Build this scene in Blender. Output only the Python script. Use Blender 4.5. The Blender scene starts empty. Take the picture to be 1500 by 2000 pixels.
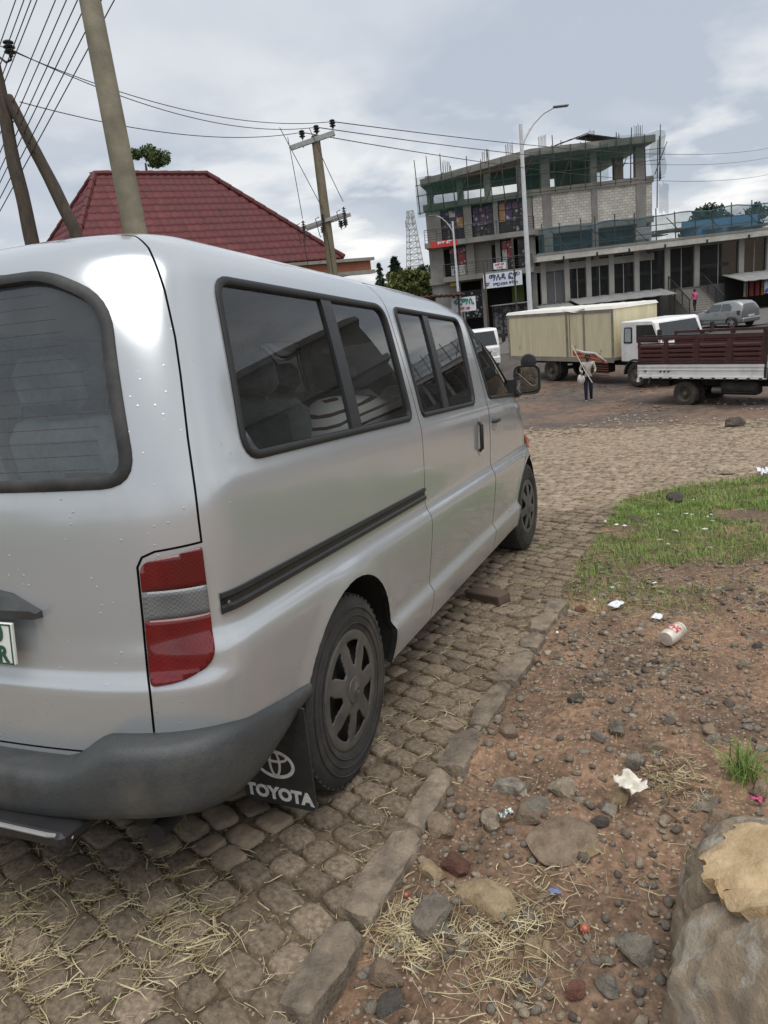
import bpy, bmesh, math, random
import numpy as np
from mathutils import Vector, Matrix, noise as mnoise
rnd = random.Random(7)
R = math.radians
scene = bpy.context.scene
col = scene.collection
SLOPE = R(5.882)            # the cobbled lane runs downhill at this angle

# ---------------------------------------------------------------- camera
cam_d = bpy.data.cameras.new('camera'); cam = bpy.data.objects.new('camera', cam_d); col.objects.link(cam)
cam.location = (-1.97844, -1.92434, 1.62197)
cam.rotation_euler = (1.2898201, 0.1108227, -1.2046869)
cam_d.sensor_fit = 'VERTICAL'; cam_d.sensor_height = 36.0; cam_d.lens = 25.2
cam_d.clip_start = 0.02; cam_d.clip_end = 4000
scene.camera = cam

# ---------------------------------------------------------------- sky, sun, exposure
SUN_EL, SUN_AZ = R(77), R(225)      # azimuth measured from +X towards +Y
world = bpy.data.worlds.new('World'); scene.world = world; world.use_nodes = True
def build_world():
    nt = world.node_tree; N = nt.nodes; L = nt.links; N.clear()
    out = N.new('ShaderNodeOutputWorld'); bg = N.new('ShaderNodeBackground'); bg.inputs['Strength'].default_value = 0.1
    sky = N.new('ShaderNodeTexSky'); sky.sky_type = 'NISHITA'; sky.sun_disc = False
    sky.sun_elevation = SUN_EL; sky.sun_rotation = math.pi/2 - SUN_AZ
    sky.air_density = 1.0; sky.dust_density = 2.0
    tc = N.new('ShaderNodeTexCoord')
    sep = N.new('ShaderNodeSeparateXYZ'); L.new(tc.outputs['Generated'], sep.inputs[0])
    # flatten the direction onto a cloud deck: d / (z + k)
    mx = N.new('ShaderNodeMath'); mx.operation = 'MAXIMUM'; mx.inputs[1].default_value = 0.0; L.new(sep.outputs[2], mx.inputs[0])
    ad = N.new('ShaderNodeMath'); ad.operation = 'ADD'; ad.inputs[1].default_value = 0.22; L.new(mx.outputs[0], ad.inputs[0])
    dv = N.new('ShaderNodeVectorMath'); dv.operation = 'DIVIDE'; L.new(tc.outputs['Generated'], dv.inputs[0])
    cmb = N.new('ShaderNodeCombineXYZ')
    for i in range(3): L.new(ad.outputs[0], cmb.inputs[i])
    L.new(cmb.outputs[0], dv.inputs[1])
    def noise(scale, detail, rough, dist, off):
        mp = N.new('ShaderNodeMapping'); mp.inputs['Location'].default_value = off; L.new(dv.outputs[0], mp.inputs[0])
        n = N.new('ShaderNodeTexNoise'); n.inputs['Scale'].default_value = scale; n.inputs['Detail'].default_value = detail
        n.inputs['Roughness'].default_value = rough; n.inputs['Distortion'].default_value = dist; L.new(mp.outputs[0], n.inputs['Vector']); return n
    n1 = noise(0.85, 5, 0.52, 0.35, (3.1, 1.7, 0)); n2 = noise(2.2, 6, 0.5, 0.2, (0.4, 5.2, 1.0))
    r1 = N.new('ShaderNodeValToRGB'); L.new(n1.outputs[0], r1.inputs[0])
    e = r1.color_ramp.elements; e[0].position = 0.36; e[0].color = (2.75, 3.05, 3.5, 1); e[1].position = 0.70; e[1].color = (4.35, 4.5, 4.65, 1)
    m = e.new(0.47); m.color = (3.4, 3.62, 3.95, 1)
    # bright ragged cumulus low over the horizon
    r2 = N.new('ShaderNodeValToRGB'); L.new(n2.outputs[0], r2.inputs[0])
    e = r2.color_ramp.elements; e[0].position = 0.48; e[0].color = (0, 0, 0, 1); e[1].position = 0.62; e[1].color = (1, 1, 1, 1)
    low = N.new('ShaderNodeMapRange'); low.inputs[1].default_value = 0.33; low.inputs[2].default_value = 0.08; L.new(sep.outputs[2], low.inputs[0])
    mu = N.new('ShaderNodeMath'); mu.operation = 'MULTIPLY'; L.new(r2.outputs[0], mu.inputs[0]); L.new(low.outputs[0], mu.inputs[1])
    mix1 = N.new('ShaderNodeMixRGB'); mix1.inputs[2].default_value = (5.6, 5.6, 5.5, 1); L.new(mu.outputs[0], mix1.inputs[0]); L.new(r1.outputs[0], mix1.inputs[1])
    # a little of the clear sky behind
    mix2 = N.new('ShaderNodeMixRGB'); mix2.inputs[0].default_value = 0.95; L.new(sky.outputs[0], mix2.inputs[1]); L.new(mix1.outputs[0], mix2.inputs[2])
    L.new(mix2.outputs[0], bg.inputs['Color']); L.new(bg.outputs[0], out.inputs[0])
build_world()
sun_d = bpy.data.lights.new('sun', 'SUN'); sun = bpy.data.objects.new('sun', sun_d); col.objects.link(sun)
sun_d.energy = 1.5; sun_d.angle = R(64); sun_d.color = (1.0, 0.97, 0.925)
sd = Vector((math.cos(SUN_EL)*math.cos(SUN_AZ), math.cos(SUN_EL)*math.sin(SUN_AZ), math.sin(SUN_EL)))
sun.rotation_euler = sd.to_track_quat('Z', 'Y').to_euler(); sun.location = sd*60
scene.view_settings.view_transform = 'Standard'; scene.view_settings.look = 'None'
scene.view_settings.exposure = 0.88; scene.view_settings.gamma = 1.0
scene.render.engine = 'CYCLES'
scene.cycles.max_bounces = 8; scene.cycles.transparent_max_bounces = 24; scene.cycles.use_denoising = True
scene.cycles.caustics_reflective = False; scene.cycles.caustics_refractive = False

# ---------------------------------------------------------------- helpers
def rgb(h):
    h = h.lstrip('#'); c = [int(h[i:i+2], 16)/255 for i in (0, 2, 4)]
    return tuple(x/12.92 if x <= .04045 else ((x+.055)/1.055)**2.4 for x in c)
MATS = {}
def mat(name, c, rough=.6, metal=0., var=.18, scale=6., c2=None, bump=0., bscale=60., rndv=0., coat=0., spec=.5, emit=None, dirt=None, dirt_amt=.5, sharp=False, stretch=None):
    """procedural principled material: noise between two tones, fine bump, per-object variation"""
    if name in MATS: return MATS[name]
    m = bpy.data.materials.new(name); m.use_nodes = True; MATS[name] = m
    nt = m.node_tree; N = nt.nodes; L = nt.links; b = N['Principled BSDF']
    b.inputs['Roughness'].default_value = rough; b.inputs['Metallic'].default_value = metal
    b.inputs['Coat Weight'].default_value = coat; b.inputs['Coat Roughness'].default_value = .08
    b.inputs['Specular IOR Level'].default_value = spec
    tc = N.new('ShaderNodeTexCoord'); vec = tc.outputs['Object']
    if stretch:
        mp = N.new('ShaderNodeMapping'); mp.inputs['Scale'].default_value = stretch; L.new(vec, mp.inputs[0]); vec = mp.outputs[0]
    oi = N.new('ShaderNodeObjectInfo')
    if rndv:
        av = N.new('ShaderNodeVectorMath'); av.operation = 'MULTIPLY_ADD'; av.inputs[1].default_value = (1, 1, 1)
        sc = N.new('ShaderNodeVectorMath'); sc.operation = 'SCALE'; sc.inputs['Scale'].default_value = 37.; cx = N.new('ShaderNodeCombineXYZ')
        for i in range(3): L.new(oi.outputs['Random'], cx.inputs[i])
        L.new(cx.outputs[0], sc.inputs[0]); L.new(vec, av.inputs[0]); L.new(sc.outputs[0], av.inputs[2]); vec = av.outputs[0]
    n = N.new('ShaderNodeTexNoise'); n.inputs['Scale'].default_value = scale; n.inputs['Detail'].default_value = 5; n.inputs['Roughness'].default_value = .62; L.new(vec, n.inputs['Vector'])
    rp = N.new('ShaderNodeValToRGB'); L.new(n.outputs[0], rp.inputs[0])
    lo = tuple(max(0, x*(1-var)) for x in c); hi = tuple(min(1, x*(1+var)) for x in c) if c2 is None else c2
    e = rp.color_ramp.elements; e[0].position = .46 if sharp else .3; e[0].color = (*lo, 1); e[1].position = .54 if sharp else .72; e[1].color = (*hi, 1)
    cur = rp.outputs[0]
    if dirt:
        n3 = N.new('ShaderNodeTexNoise'); n3.inputs['Scale'].default_value = scale*.45; n3.inputs['Detail'].default_value = 6; n3.inputs['Roughness'].default_value = .7; L.new(vec, n3.inputs['Vector'])
        r3 = N.new('ShaderNodeMapRange'); r3.inputs[1].default_value = .48; r3.inputs[2].default_value = .7; r3.inputs[4].default_value = dirt_amt; L.new(n3.outputs[0], r3.inputs[0])
        mx = N.new('ShaderNodeMixRGB'); mx.inputs[2].default_value = (*dirt, 1); L.new(r3.outputs[0], mx.inputs[0]); L.new(cur, mx.inputs[1]); cur = mx.outputs[0]
    if rndv:
        hs = N.new('ShaderNodeHueSaturation'); mr = N.new('ShaderNodeMapRange'); mr.inputs[3].default_value = 1-rndv; mr.inputs[4].default_value = 1+rndv
        L.new(oi.outputs['Random'], mr.inputs[0]); L.new(mr.outputs[0], hs.inputs['Value']); L.new(cur, hs.inputs['Color']); cur = hs.outputs[0]
    L.new(cur, b.inputs['Base Color'])
    if bump:
        n2 = N.new('ShaderNodeTexNoise'); n2.inputs['Scale'].default_value = bscale; n2.inputs['Detail'].default_value = 6; n2.inputs['Roughness'].default_value = .65; L.new(vec, n2.inputs['Vector'])
        bp = N.new('ShaderNodeBump'); bp.inputs['Strength'].default_value = bump; bp.inputs['Distance'].default_value = .02; L.new(n2.outputs[0], bp.inputs['Height']); L.new(bp.outputs[0], b.inputs['Normal'])
    if emit:
        b.inputs['Emission Color'].default_value = (*c, 1); b.inputs['Emission Strength'].default_value = emit
    return m
def glass_mat(name, tint, refl=.9, rough=.0, base=.04, haze=0., hazec=(.5, .52, .5)):
    """thin pane: tinted see-through plus a mirror coat by Fresnel, optional pale diffuse film"""
    m = bpy.data.materials.new(name); m.use_nodes = True; MATS[name] = m; nt = m.node_tree; N = nt.nodes; L = nt.links; N.clear()
    out = N.new('ShaderNodeOutputMaterial'); tr = N.new('ShaderNodeBsdfTransparent'); tr.inputs[0].default_value = (*tint, 1)
    gl = N.new('ShaderNodeBsdfGlossy'); gl.inputs['Roughness'].default_value = rough; gl.inputs['Color'].default_value = (refl, refl, refl, 1)
    fr = N.new('ShaderNodeFresnel'); fr.inputs[0].default_value = 1.52
    mr = N.new('ShaderNodeMapRange'); mr.inputs[3].default_value = base; L.new(fr.outputs[0], mr.inputs[0]); mr.inputs[4].default_value = 1.0
    mr.inputs[1].default_value = 0.; mr.inputs[2].default_value = 1.
    mix = N.new('ShaderNodeMixShader'); L.new(mr.outputs[0], mix.inputs[0]); L.new(tr.outputs[0], mix.inputs[1]); L.new(gl.outputs[0], mix.inputs[2])
    res = mix.outputs[0]
    if haze:
        df = N.new('ShaderNodeBsdfDiffuse'); df.inputs[0].default_value = (*hazec, 1)
        tc = N.new('ShaderNodeTexCoord'); n = N.new('ShaderNodeTexNoise'); n.inputs['Scale'].default_value = 5; n.inputs['Detail'].default_value = 6; L.new(tc.outputs['Object'], n.inputs['Vector'])
        m2 = N.new('ShaderNodeMapRange'); m2.inputs[1].default_value = .3; m2.inputs[2].default_value = .75; m2.inputs[3].default_value = haze*.5; m2.inputs[4].default_value = haze*1.3; L.new(n.outputs[0], m2.inputs[0])
        mx = N.new('ShaderNodeMixShader'); L.new(m2.outputs[0], mx.inputs[0]); L.new(res, mx.inputs[1]); L.new(df.outputs[0], mx.inputs[2]); res = mx.outputs[0]
    L.new(res, out.inputs[0]); return m

class MB:
    """collects shapes into one mesh"""
    def __init__(s): s.v = []; s.f = []; s.mi = []; s.m = 0; s.T = None
    def add(s, vs, fs):
        o = len(s.v)
        if s.T is not None: vs = [tuple(s.T @ Vector(p)) for p in vs]
        s.v.extend([tuple(p) for p in vs]); s.f.extend([tuple(i+o for i in f) for f in fs]); s.mi.extend([s.m]*len(fs)); return s
    def box(s, a, b, bev=0.):
        (x0, y0, z0), (x1, y1, z1) = a, b
        if x0 > x1: x0, x1 = x1, x0
        if y0 > y1: y0, y1 = y1, y0
        if z0 > z1: z0, z1 = z1, z0
        if not bev:
            return s.add([(x0,y0,z0),(x1,y0,z0),(x1,y1,z0),(x0,y1,z0),(x0,y0,z1),(x1,y0,z1),(x1,y1,z1),(x0,y1,z1)],
                         [(0,3,2,1),(4,5,6,7),(0,1,5,4),(1,2,6,5),(2,3,7,6),(3,0,4,7)])
        c = bev; vs = []; 
        for sx in (0, 1):
            for sy in (0, 1):
                for sz in (0, 1):
                    X = (x0, x1)[sx]; Y = (y0, y1)[sy]; Z = (z0, z1)[sz]; dx = c if sx == 0 else -c; dy = c if sy == 0 else -c; dz = c if sz == 0 else -c
                    vs += [(X, Y+dy, Z+dz), (X+dx, Y, Z+dz), (X+dx, Y+dy, Z)]
        def i(sx, sy, sz, k): return (sx*4+sy*2+sz)*3+k
        fs = [(i(0,0,0,0),i(0,0,1,0),i(0,1,1,0),i(0,1,0,0)), (i(1,0,0,0),i(1,1,0,0),i(1,1,1,0),i(1,0,1,0)),
              (i(0,0,0,1),i(1,0,0,1),i(1,0,1,1),i(0,0,1,1)), (i(0,1,0,1),i(0,1,1,1),i(1,1,1,1),i(1,1,0,1)),
              (i(0,0,0,2),i(0,1,0,2),i(1,1,0,2),i(1,0,0,2)), (i(0,0,1,2),i(1,0,1,2),i(1,1,1,2),i(0,1,1,2))]
        for sy in (0, 1):
            for sz in (0, 1): fs.append((i(0,sy,sz,1),i(1,sy,sz,1),i(1,sy,sz,2),i(0,sy,sz,2)))
        for sx in (0, 1):
            for sz in (0, 1): fs.append((i(sx,0,sz,0),i(sx,1,sz,0),i(sx,1,sz,2),i(sx,0,sz,2)))
            for sy in (0, 1): fs.append((i(sx,sy,0,0),i(sx,sy,1,0),i(sx,sy,1,1),i(sx,sy,0,1)))
        for sx in (0, 1):
            for sy in (0, 1):
                for sz in (0, 1): fs.append((i(sx,sy,sz,0),i(sx,sy,sz,1),i(sx,sy,sz,2)))
        return s.add(vs, fs)
    def tube(s, pts, r, n=8, cap=True, closed=False):
        pts = [Vector(p) for p in pts]; K = len(pts); rs = r if hasattr(r, '__len__') else [r]*K
        vs = []; up = Vector((0, 0, 1)); pu = None
        for k in range(K):
            if closed: t = pts[(k+1) % K]-pts[k-1]
            else: t = pts[min(k+1, K-1)]-pts[max(k-1, 0)]
            if t.length < 1e-9: t = Vector((0, 0, 1))
            t.normalize()
            if pu is None:
                a = up if abs(t.dot(up)) < .9 else Vector((1, 0, 0)); u = t.cross(a).normalized()
            else:
                u = pu-t*pu.dot(t); u = u.normalized() if u.length > 1e-6 else t.orthogonal().normalized()
            pu = u; w = t.cross(u)
            for j in range(n):
                an = 2*math.pi*j/n; vs.append(pts[k]+(u*math.cos(an)+w*math.sin(an))*rs[k])
        fs = []
        for k in range(K if closed else K-1):
            for j in range(n): a = k*n+j; b = k*n+(j+1) % n; c2 = ((k+1) % K)*n; fs.append((a, b, c2+(j+1) % n, c2+j))
        if cap and not closed: fs += [tuple(range(n-1, -1, -1)), tuple(range((K-1)*n, K*n))]
        return s.add(vs, fs)
    def lathe(s, prof, n=32, axis='z', o=(0, 0, 0), arc=(0, 2*math.pi)):
        full = abs(arc[1]-arc[0]-2*math.pi) < 1e-6; m = n if full else n+1; vs = []
        for (r, h) in prof:
            for j in range(m):
                a = arc[0]+(arc[1]-arc[0])*j/n; c, d = r*math.cos(a), r*math.sin(a)
                p = (c, d, h) if axis == 'z' else ((c, h, d) if axis == 'y' else (h, c, d)); vs.append((p[0]+o[0], p[1]+o[1], p[2]+o[2]))
        fs = []
        for k in range(len(prof)-1):
            for j in range(n if full else n):
                j2 = (j+1) % m if full else j+1; fs.append((k*m+j, k*m+j2, (k+1)*m+j2, (k+1)*m+j))
        return s.add(vs, fs)
    def prism(s, poly, h0, h1, axis='z'):
        n = len(poly); f = {'z': lambda p, h: (p[0], p[1], h), 'y': lambda p, h: (p[0], h, p[1]), 'x': lambda p, h: (h, p[0], p[1])}[axis]
        vs = [f(p, h0) for p in poly]+[f(p, h1) for p in poly]
        return s.add(vs, [tuple(range(n-1, -1, -1)), tuple(range(n, 2*n))]+[(i, (i+1) % n, n+(i+1) % n, n+i) for i in range(n)])
    def quad(s, a, b, c, d): return s.add([a, b, c, d], [(0, 1, 2, 3)])
    def sheet(s, fn, nu, nv):
        vs = [fn(i/nu, j/nv) for j in range(nv+1) for i in range(nu+1)]
        return s.add(vs, [(j*(nu+1)+i, j*(nu+1)+i+1, (j+1)*(nu+1)+i+1, (j+1)*(nu+1)+i) for j in range(nv) for i in range(nu)])
    def blob(s, c, r, seed=0, sub=2, amp=.25, freq=1.3, flat=1.):
        bm = bmesh.new(); bmesh.ops.create_icosphere(bm, subdivisions=sub, radius=1)
        vs = []
        for v in bm.verts:
            p = v.co.normalized(); k = 1+amp*mnoise.noise(p*freq+Vector((seed*7.3, seed*3.1, seed*1.7)))*1.6
            vs.append((c[0]+p.x*k*r[0], c[1]+p.y*k*r[1], c[2]+p.z*k*r[2]*flat))
        fs = [tuple(v.index for v in f.verts) for f in bm.faces]; bm.free(); return s.add(vs, fs)
    def mesh(s, name, mats, smooth=False, fix=True):
        me = bpy.data.meshes.new(name); me.from_pydata(s.v, [], s.f)
        for m in (mats if isinstance(mats, (list, tuple)) else [mats]): me.materials.append(m)
        if len(me.materials) > 1: me.polygons.foreach_set('material_index', s.mi)
        if fix:
            bm = bmesh.new(); bm.from_mesh(me); bmesh.ops.recalc_face_normals(bm, faces=bm.faces); bm.to_mesh(me); bm.free()
        if smooth: 
            me.polygons.foreach_set('use_smooth', [True]*len(me.polygons))
            if smooth != 'all': me.set_sharp_from_angle(angle=R(smooth if smooth is not True else 40))
        me.update(); return me
    def build(s, name, mats, parent=None, smooth=False, fix=True, **tags):
        return link(name, s.mesh(name, mats, smooth, fix), parent, **tags)
def link(name, data, parent=None, loc=None, rot=None, **tags):
    o = bpy.data.objects.new(name, data); col.objects.link(o)
    if parent is not None: o.parent = parent
    if loc is not None: o.location = loc
    if rot is not None: o.rotation_euler = rot
    for k, v in tags.items():
        if v is not None: o[k] = v
    return o
def thing(name, label, category, loc=(0, 0, 0), rot=(0, 0, 0), group=None):
    return link(name, None, None, loc, rot, label=label, category=category, group=group)
def copy_tree(o, parent=None):
    c = o.copy(); col.objects.link(c); c.parent = parent
    for ch in o.children: copy_tree(ch, c)
    return c
def split_pieces(o, keep=None):
    """give each separate piece of a mesh an object of its own; keep drops all but the largest ones"""
    me = o.data; n = len(me.vertices); par = list(range(n))
    def find(a):
        while par[a] != a: par[a] = par[par[a]]; a = par[a]
        return a
    for e in me.edges: a, b = find(e.vertices[0]), find(e.vertices[1]); par[a] = b
    grp = {}
    for p in me.polygons: grp.setdefault(find(p.vertices[0]), []).append(p.index)
    parts = sorted(grp.values(), key=len, reverse=True)[:keep]; name = o.name.split('.')[0]; out = []
    for k, fs in enumerate(parts):
        idx = {}; vs = []; ff = []
        for i in fs:
            f = []
            for v in me.polygons[i].vertices:
                if v not in idx: idx[v] = len(vs); vs.append(tuple(me.vertices[v].co))
                f.append(idx[v])
            ff.append(f)
        m2 = bpy.data.meshes.new(name); m2.from_pydata(vs, [], ff)
        for m_ in me.materials: m2.materials.append(m_)
        m2.polygons.foreach_set('use_smooth', [True]*len(ff)); m2.update()
        if k == 0: o.data = m2; out.append(o)
        else: c = o.copy(); c.data = m2; col.objects.link(c); out.append(c)
    return out
def bevel(o, w=.004, seg=2, ang=35):
    m = o.modifiers.new('bevel', 'BEVEL'); m.width = w; m.segments = seg; m.limit_method = 'ANGLE'; m.angle_limit = R(ang); return o
def text(name, body, size, matl, parent, M, ext=.002, bold=0., align='CENTER', sx=1.):
    cu = bpy.data.curves.new(name, 'FONT'); cu.body = body; cu.size = size; cu.extrude = ext; cu.offset = bold; cu.align_x = align; cu.align_y = 'CENTER'; cu.resolution_u = 3
    tmp = bpy.data.objects.new('tmp', cu); col.objects.link(tmp); dg = bpy.context.evaluated_depsgraph_get(); dg.update()
    me = bpy.data.meshes.new_from_object(tmp.evaluated_get(dg)); bpy.data.objects.remove(tmp)
    me.name = name; me.materials.clear(); me.materials.append(matl)
    me.transform(Matrix(M) @ Matrix.Diagonal((sx, 1, 1, 1))); me.update()
    return link(name, me, parent)
def basis(o, x, y):
    """4x4 matrix placing a flat drawing at o with its right = x and its up = y"""
    x = Vector(x).normalized(); y = Vector(y); y = (y-x*y.dot(x)).normalized(); z = x.cross(y); m = Matrix((x, y, z)).transposed().to_4x4(); m.translation = Vector(o); return m
def smoothstep(a, b, x):
    t = np.clip((np.asarray(x, float)-a)/(b-a), 0, 1); return t*t*(3-2*t)
def fbm(x, y, z=0., f=1., o=4):
    return mnoise.fractal(Vector((x*f, y*f, z)), .6, 2.1, o)
# ================================================================ the silver minibus
def catmull(pts, n):
    P = np.array(pts, float); P = np.vstack([2*P[0]-P[1], P, 2*P[-1]-P[-2]]); out = []
    for i in range(1, len(P)-2):
        p0, p1, p2, p3 = P[i-1], P[i], P[i+1], P[i+2]
        for t in np.linspace(0, 1, n, endpoint=False):
            out.append(.5*((2*p1)+(-p0+p2)*t+(2*p0-5*p1+4*p2-p3)*t*t+(-p0+3*p1-3*p2+p3)*t**3))
    out.append(P[-2]); return np.array(out)
VW = catmull([(.27,.858),(.31,.87),(.36,.882),(.400,.888),(.418,.886),(.438,.873),(.455,.868),(.5,.873),(.62,.889),(.72,.899),(.758,.899),(.778,.895),(.802,.879),(.824,.872),(.88,.871),(1.0,.876),(1.12,.876),(1.18,.872),(1.215,.864),(1.25,.857),(1.36,.833),(1.5,.80),(1.62,.77),(1.70,.748),(1.74,.731),(1.78,.703),(1.82,.657),(1.86,.575),(1.89,.48),(1.915,.35),(1.932,.2),(1.94,0.0)], 12)
VW[:, 1] = np.maximum(VW[:, 1], 0); VW[:, 0] = np.maximum.accumulate(VW[:, 0]); VW[-1] = (1.94, 0)
XRC = catmull([(.27,-.84),(.4,-.852),(.55,-.862),(.66,-.870),(.695,-.870),(.72,-.855),(.76,-.848),(.95,-.842),(1.2,-.825),(1.5,-.765),(1.66,-.715),(1.74,-.675),(1.80,-.62),(1.85,-.52),(1.89,-.35),(1.92,-.05),(1.94,.6)], 6)
XFC = catmull([(.27,4.0),(.4,4.08),(.6,4.12),(.75,4.1),(.95,4.05),(1.08,3.95),(1.16,3.84),(1.25,3.72),(1.5,3.38),(1.7,3.02),(1.78,2.82),(1.84,2.6),(1.88,2.36),(1.92,1.9),(1.94,.9)], 6)
def vW(z): return np.interp(z, VW[:, 0], VW[:, 1])
def vXR(z): return np.interp(z, XRC[:, 0], XRC[:, 1])
def vXF(z): return np.interp(z, XFC[:, 0], XFC[:, 1])
NR, RX, NF, RF = 3.3, .29, 2.5, .85
WHX = 3.4; ARCH = ((.05, .36, .375), (3.40, .36, .385))
def v_half(x, z):
    """half width of the body at x, z"""
    w = float(vW(z)); t = (float(vXR(z))+RX-x)/RX; k = 1.
    if t > 0: k = max(0, 1-min(t, 1)**NR)**(1/NR)
    t = (x-float(vXF(z))+RF)/RF
    if t > 0: k *= max(0, 1-min(t, 1)**NF)**(1/NF)
    y = w*k
    for ax, az, ar in ARCH:
        d = math.hypot(x-ax, z-az)-ar
        if d < .07 and z < .9: y += .010*max(0, 1-abs(d)/.07)**1.5
    return y
def v_rear(y, z):
    w = float(vW(z)); q = min(1, abs(y)/max(w, 1e-4)); return float(vXR(z))+RX*(1-(1-q**NR)**(1/NR))
def s_pt(x, z, off=0.):
    """point on the right flank pushed out by off, with its normal"""
    e = .006; p = Vector((x, -v_half(x, z), z)); dx = Vector((2*e, -(v_half(x+e, z)-v_half(x-e, z)), 0)); dz = Vector((0, -(v_half(x, z+e)-v_half(x, z-e)), 2*e))
    n = dx.cross(dz).normalized(); return p+n*off, n
def r_pt(y, z, off=0.):
    e = .006; p = Vector((v_rear(y, z), y, z)); dy = Vector((v_rear(y+e, z)-v_rear(y-e, z), 2*e, 0)); dz = Vector((v_rear(y, z+e)-v_rear(y, z-e), 0, 2*e))
    n = dz.cross(dy).normalized(); return p+n*off, n
def rpoly(pts, rad, n=6):
    """round the corners of a polygon; rad is one radius or one per corner"""
    out = []; K = len(pts)
    for i in range(K):
        p = Vector(pts[i]); a = Vector(pts[i-1])-p; b = Vector(pts[(i+1) % K])-p; r = rad[i] if hasattr(rad, '__len__') else rad
        r = min(r, a.length*.48, b.length*.48)
        if r < 1e-4: out.append(tuple(p)); continue
        p0 = p+a.normalized()*r; p1 = p+b.normalized()*r
        for k in range(n+1): t = k/n; out.append(tuple(p0*(1-t)**2+p*2*t*(1-t)+p1*t*t))
    return out
def resample(poly, step):
    out = []; K = len(poly)
    for i in range(K):
        a = Vector(poly[i]); b = Vector(poly[(i+1) % K]); n = max(1, int(math.ceil((b-a).length/step)))
        for k in range(n): out.append(tuple(a.lerp(b, k/n)))
    return out
def offset(poly, d):
    K = len(poly); A = sum(poly[i][0]*poly[(i+1) % K][1]-poly[(i+1) % K][0]*poly[i][1] for i in range(K)); sg = 1 if A > 0 else -1; out = []
    for i in range(K):
        p = Vector(poly[i]); a = (p-Vector(poly[i-1])); b = (Vector(poly[(i+1) % K])-p)
        if a.length < 1e-7 or b.length < 1e-7: out.append(tuple(p)); continue
        a.normalize(); b.normalize(); na = Vector((a.y, -a.x))*sg; nb = Vector((b.y, -b.x))*sg; n = na+nb
        n = n/max(.35, n.length_squared/2) if n.length > 1e-6 else na
        out.append(tuple(p+n*d))
    return out
def inpoly(P, poly):
    x, y = P[:, 0], P[:, 1]; r = np.zeros(len(P), bool); K = len(poly)
    for i in range(K):
        x0, y0 = poly[i]; x1, y1 = poly[(i+1) % K]
        c = ((y0 > y) != (y1 > y)) & (x < (x1-x0)*(y-y0)/((y1-y0) if y1 != y0 else 1e-12)+x0); r ^= c
    return r
AX_SIDE = (Vector((1, 0, 0)), Vector((0, 0, 1))); AX_REAR = (Vector((0, 1, 0)), Vector((0, 0, 1))); AX_DIAG = (Vector((1, -1, 0))/math.sqrt(2), Vector((0, 0, 1)))
def cut(bm, poly, ax, flt):
    """score a polygon outline into the skin"""
    fs = [f for f in bm.faces if flt(f.calc_center_median())]
    us = [p[0] for p in poly]; vs = [p[1] for p in poly]; u0, u1, v0, v1 = min(us)-.03, max(us)+.03, min(vs)-.03, max(vs)+.03
    act = []
    for f in fs:
        c = f.calc_center_median(); u, v = c.dot(ax[0]), c.dot(ax[1])
        if u0 < u < u1 and v0 < v < v1: act.append(f)
    K = len(poly); N3 = ax[0].cross(ax[1])
    for i in range(K):
        a, b = Vector(poly[i]), Vector(poly[(i+1) % K]); d = b-a; L_ = d.length
        if L_ < 1e-6: continue
        d /= L_; n2 = Vector((d.y, -d.x)); sel = []; keep = []
        for f in act:
            if not f.is_valid: continue
            keep.append(f); lo = 1e9; hi = -1e9; tl = 1e9; th = -1e9
            for l in f.loops:
                c = l.vert.co; q = Vector((c.dot(ax[0]), c.dot(ax[1])))-a; k = q.dot(n2); t = q.dot(d); lo = min(lo, k); hi = max(hi, k); tl = min(tl, t); th = max(th, t)
            if lo < -1e-7 and hi > 1e-7 and th > -1e-6 and tl < L_+1e-6: sel.append(f)
        act = keep
        if not sel: continue
        ed = {e for f in sel for e in f.edges}; ve = {v for f in sel for v in f.verts}
        old = set(sel)
        res = bmesh.ops.bisect_plane(bm, geom=list(ve)+list(ed)+sel, dist=1e-6, plane_co=ax[0]*a.x+ax[1]*a.y, plane_no=ax[0]*n2.x+ax[1]*n2.y)
        act = [f for f in act if f.is_valid]; have = set(act)
        for g in res['geom']:
            if isinstance(g, bmesh.types.BMFace) and g.is_valid and g not in have: act.append(g); have.add(g)

# outlines on the flank (x, z) and on the rear (y, z); the right-hand half is cut and then mirrored
W_QUARTER = rpoly([(-.50,1.222),(.86,1.222),(.905,1.722),(-.37,1.722)], [.09,.05,.09,.07])
W_SLIDE = rpoly([(1.0,1.222),(1.97,1.222),(2.13,1.724),(1.04,1.724)], [.05,.06,.09,.05])
W_FRONT = rpoly([(2.33,1.235),(3.14,1.215),(3.17,1.30),(2.66,1.748),(2.29,1.735)], [.05,.02,.03,.10,.04])
W_REAR = rpoly([(-.725,1.198),(.02,1.198),(.02,1.768),(-.45,1.74),(-.63,1.66)], [.09,0,0,.06,.10])
W_SCREEN = rpoly([(-.66,1.25),(.02,1.21),(.02,1.71),(-.565,1.68)], [.06,0,0,.06])
D_SLIDE = rpoly([(.94,.25),(2.25,.25),(2.25,1.80),(2.2,1.845),(1.0,1.845),(.955,1.80)], [0,0,.02,.05,.05,.02])
D_FRONT = [(2.25,.25),(3.0,.25),(3.0,.42),(3.03,.50),(3.10,.62),(3.2,.72),(3.30,.775),(3.34,.9),(3.34,1.17),(3.2,1.32),(2.68,1.80),(2.6,1.825),(2.27,1.825)]
T_GATE = [(-.80,.515),(-.083,.515),(-.070,.56),(-.066,.70),(-.058,.86),(-.053,1.0),(-.04,1.024),(-.01,1.036),(.102,1.046),(.102,1.10),(.106,1.30),(.114,1.45),(.117,1.55),(.112,1.67),(.097,1.79),(.08,1.84),(.02,1.862),(-.80,1.862)]
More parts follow.
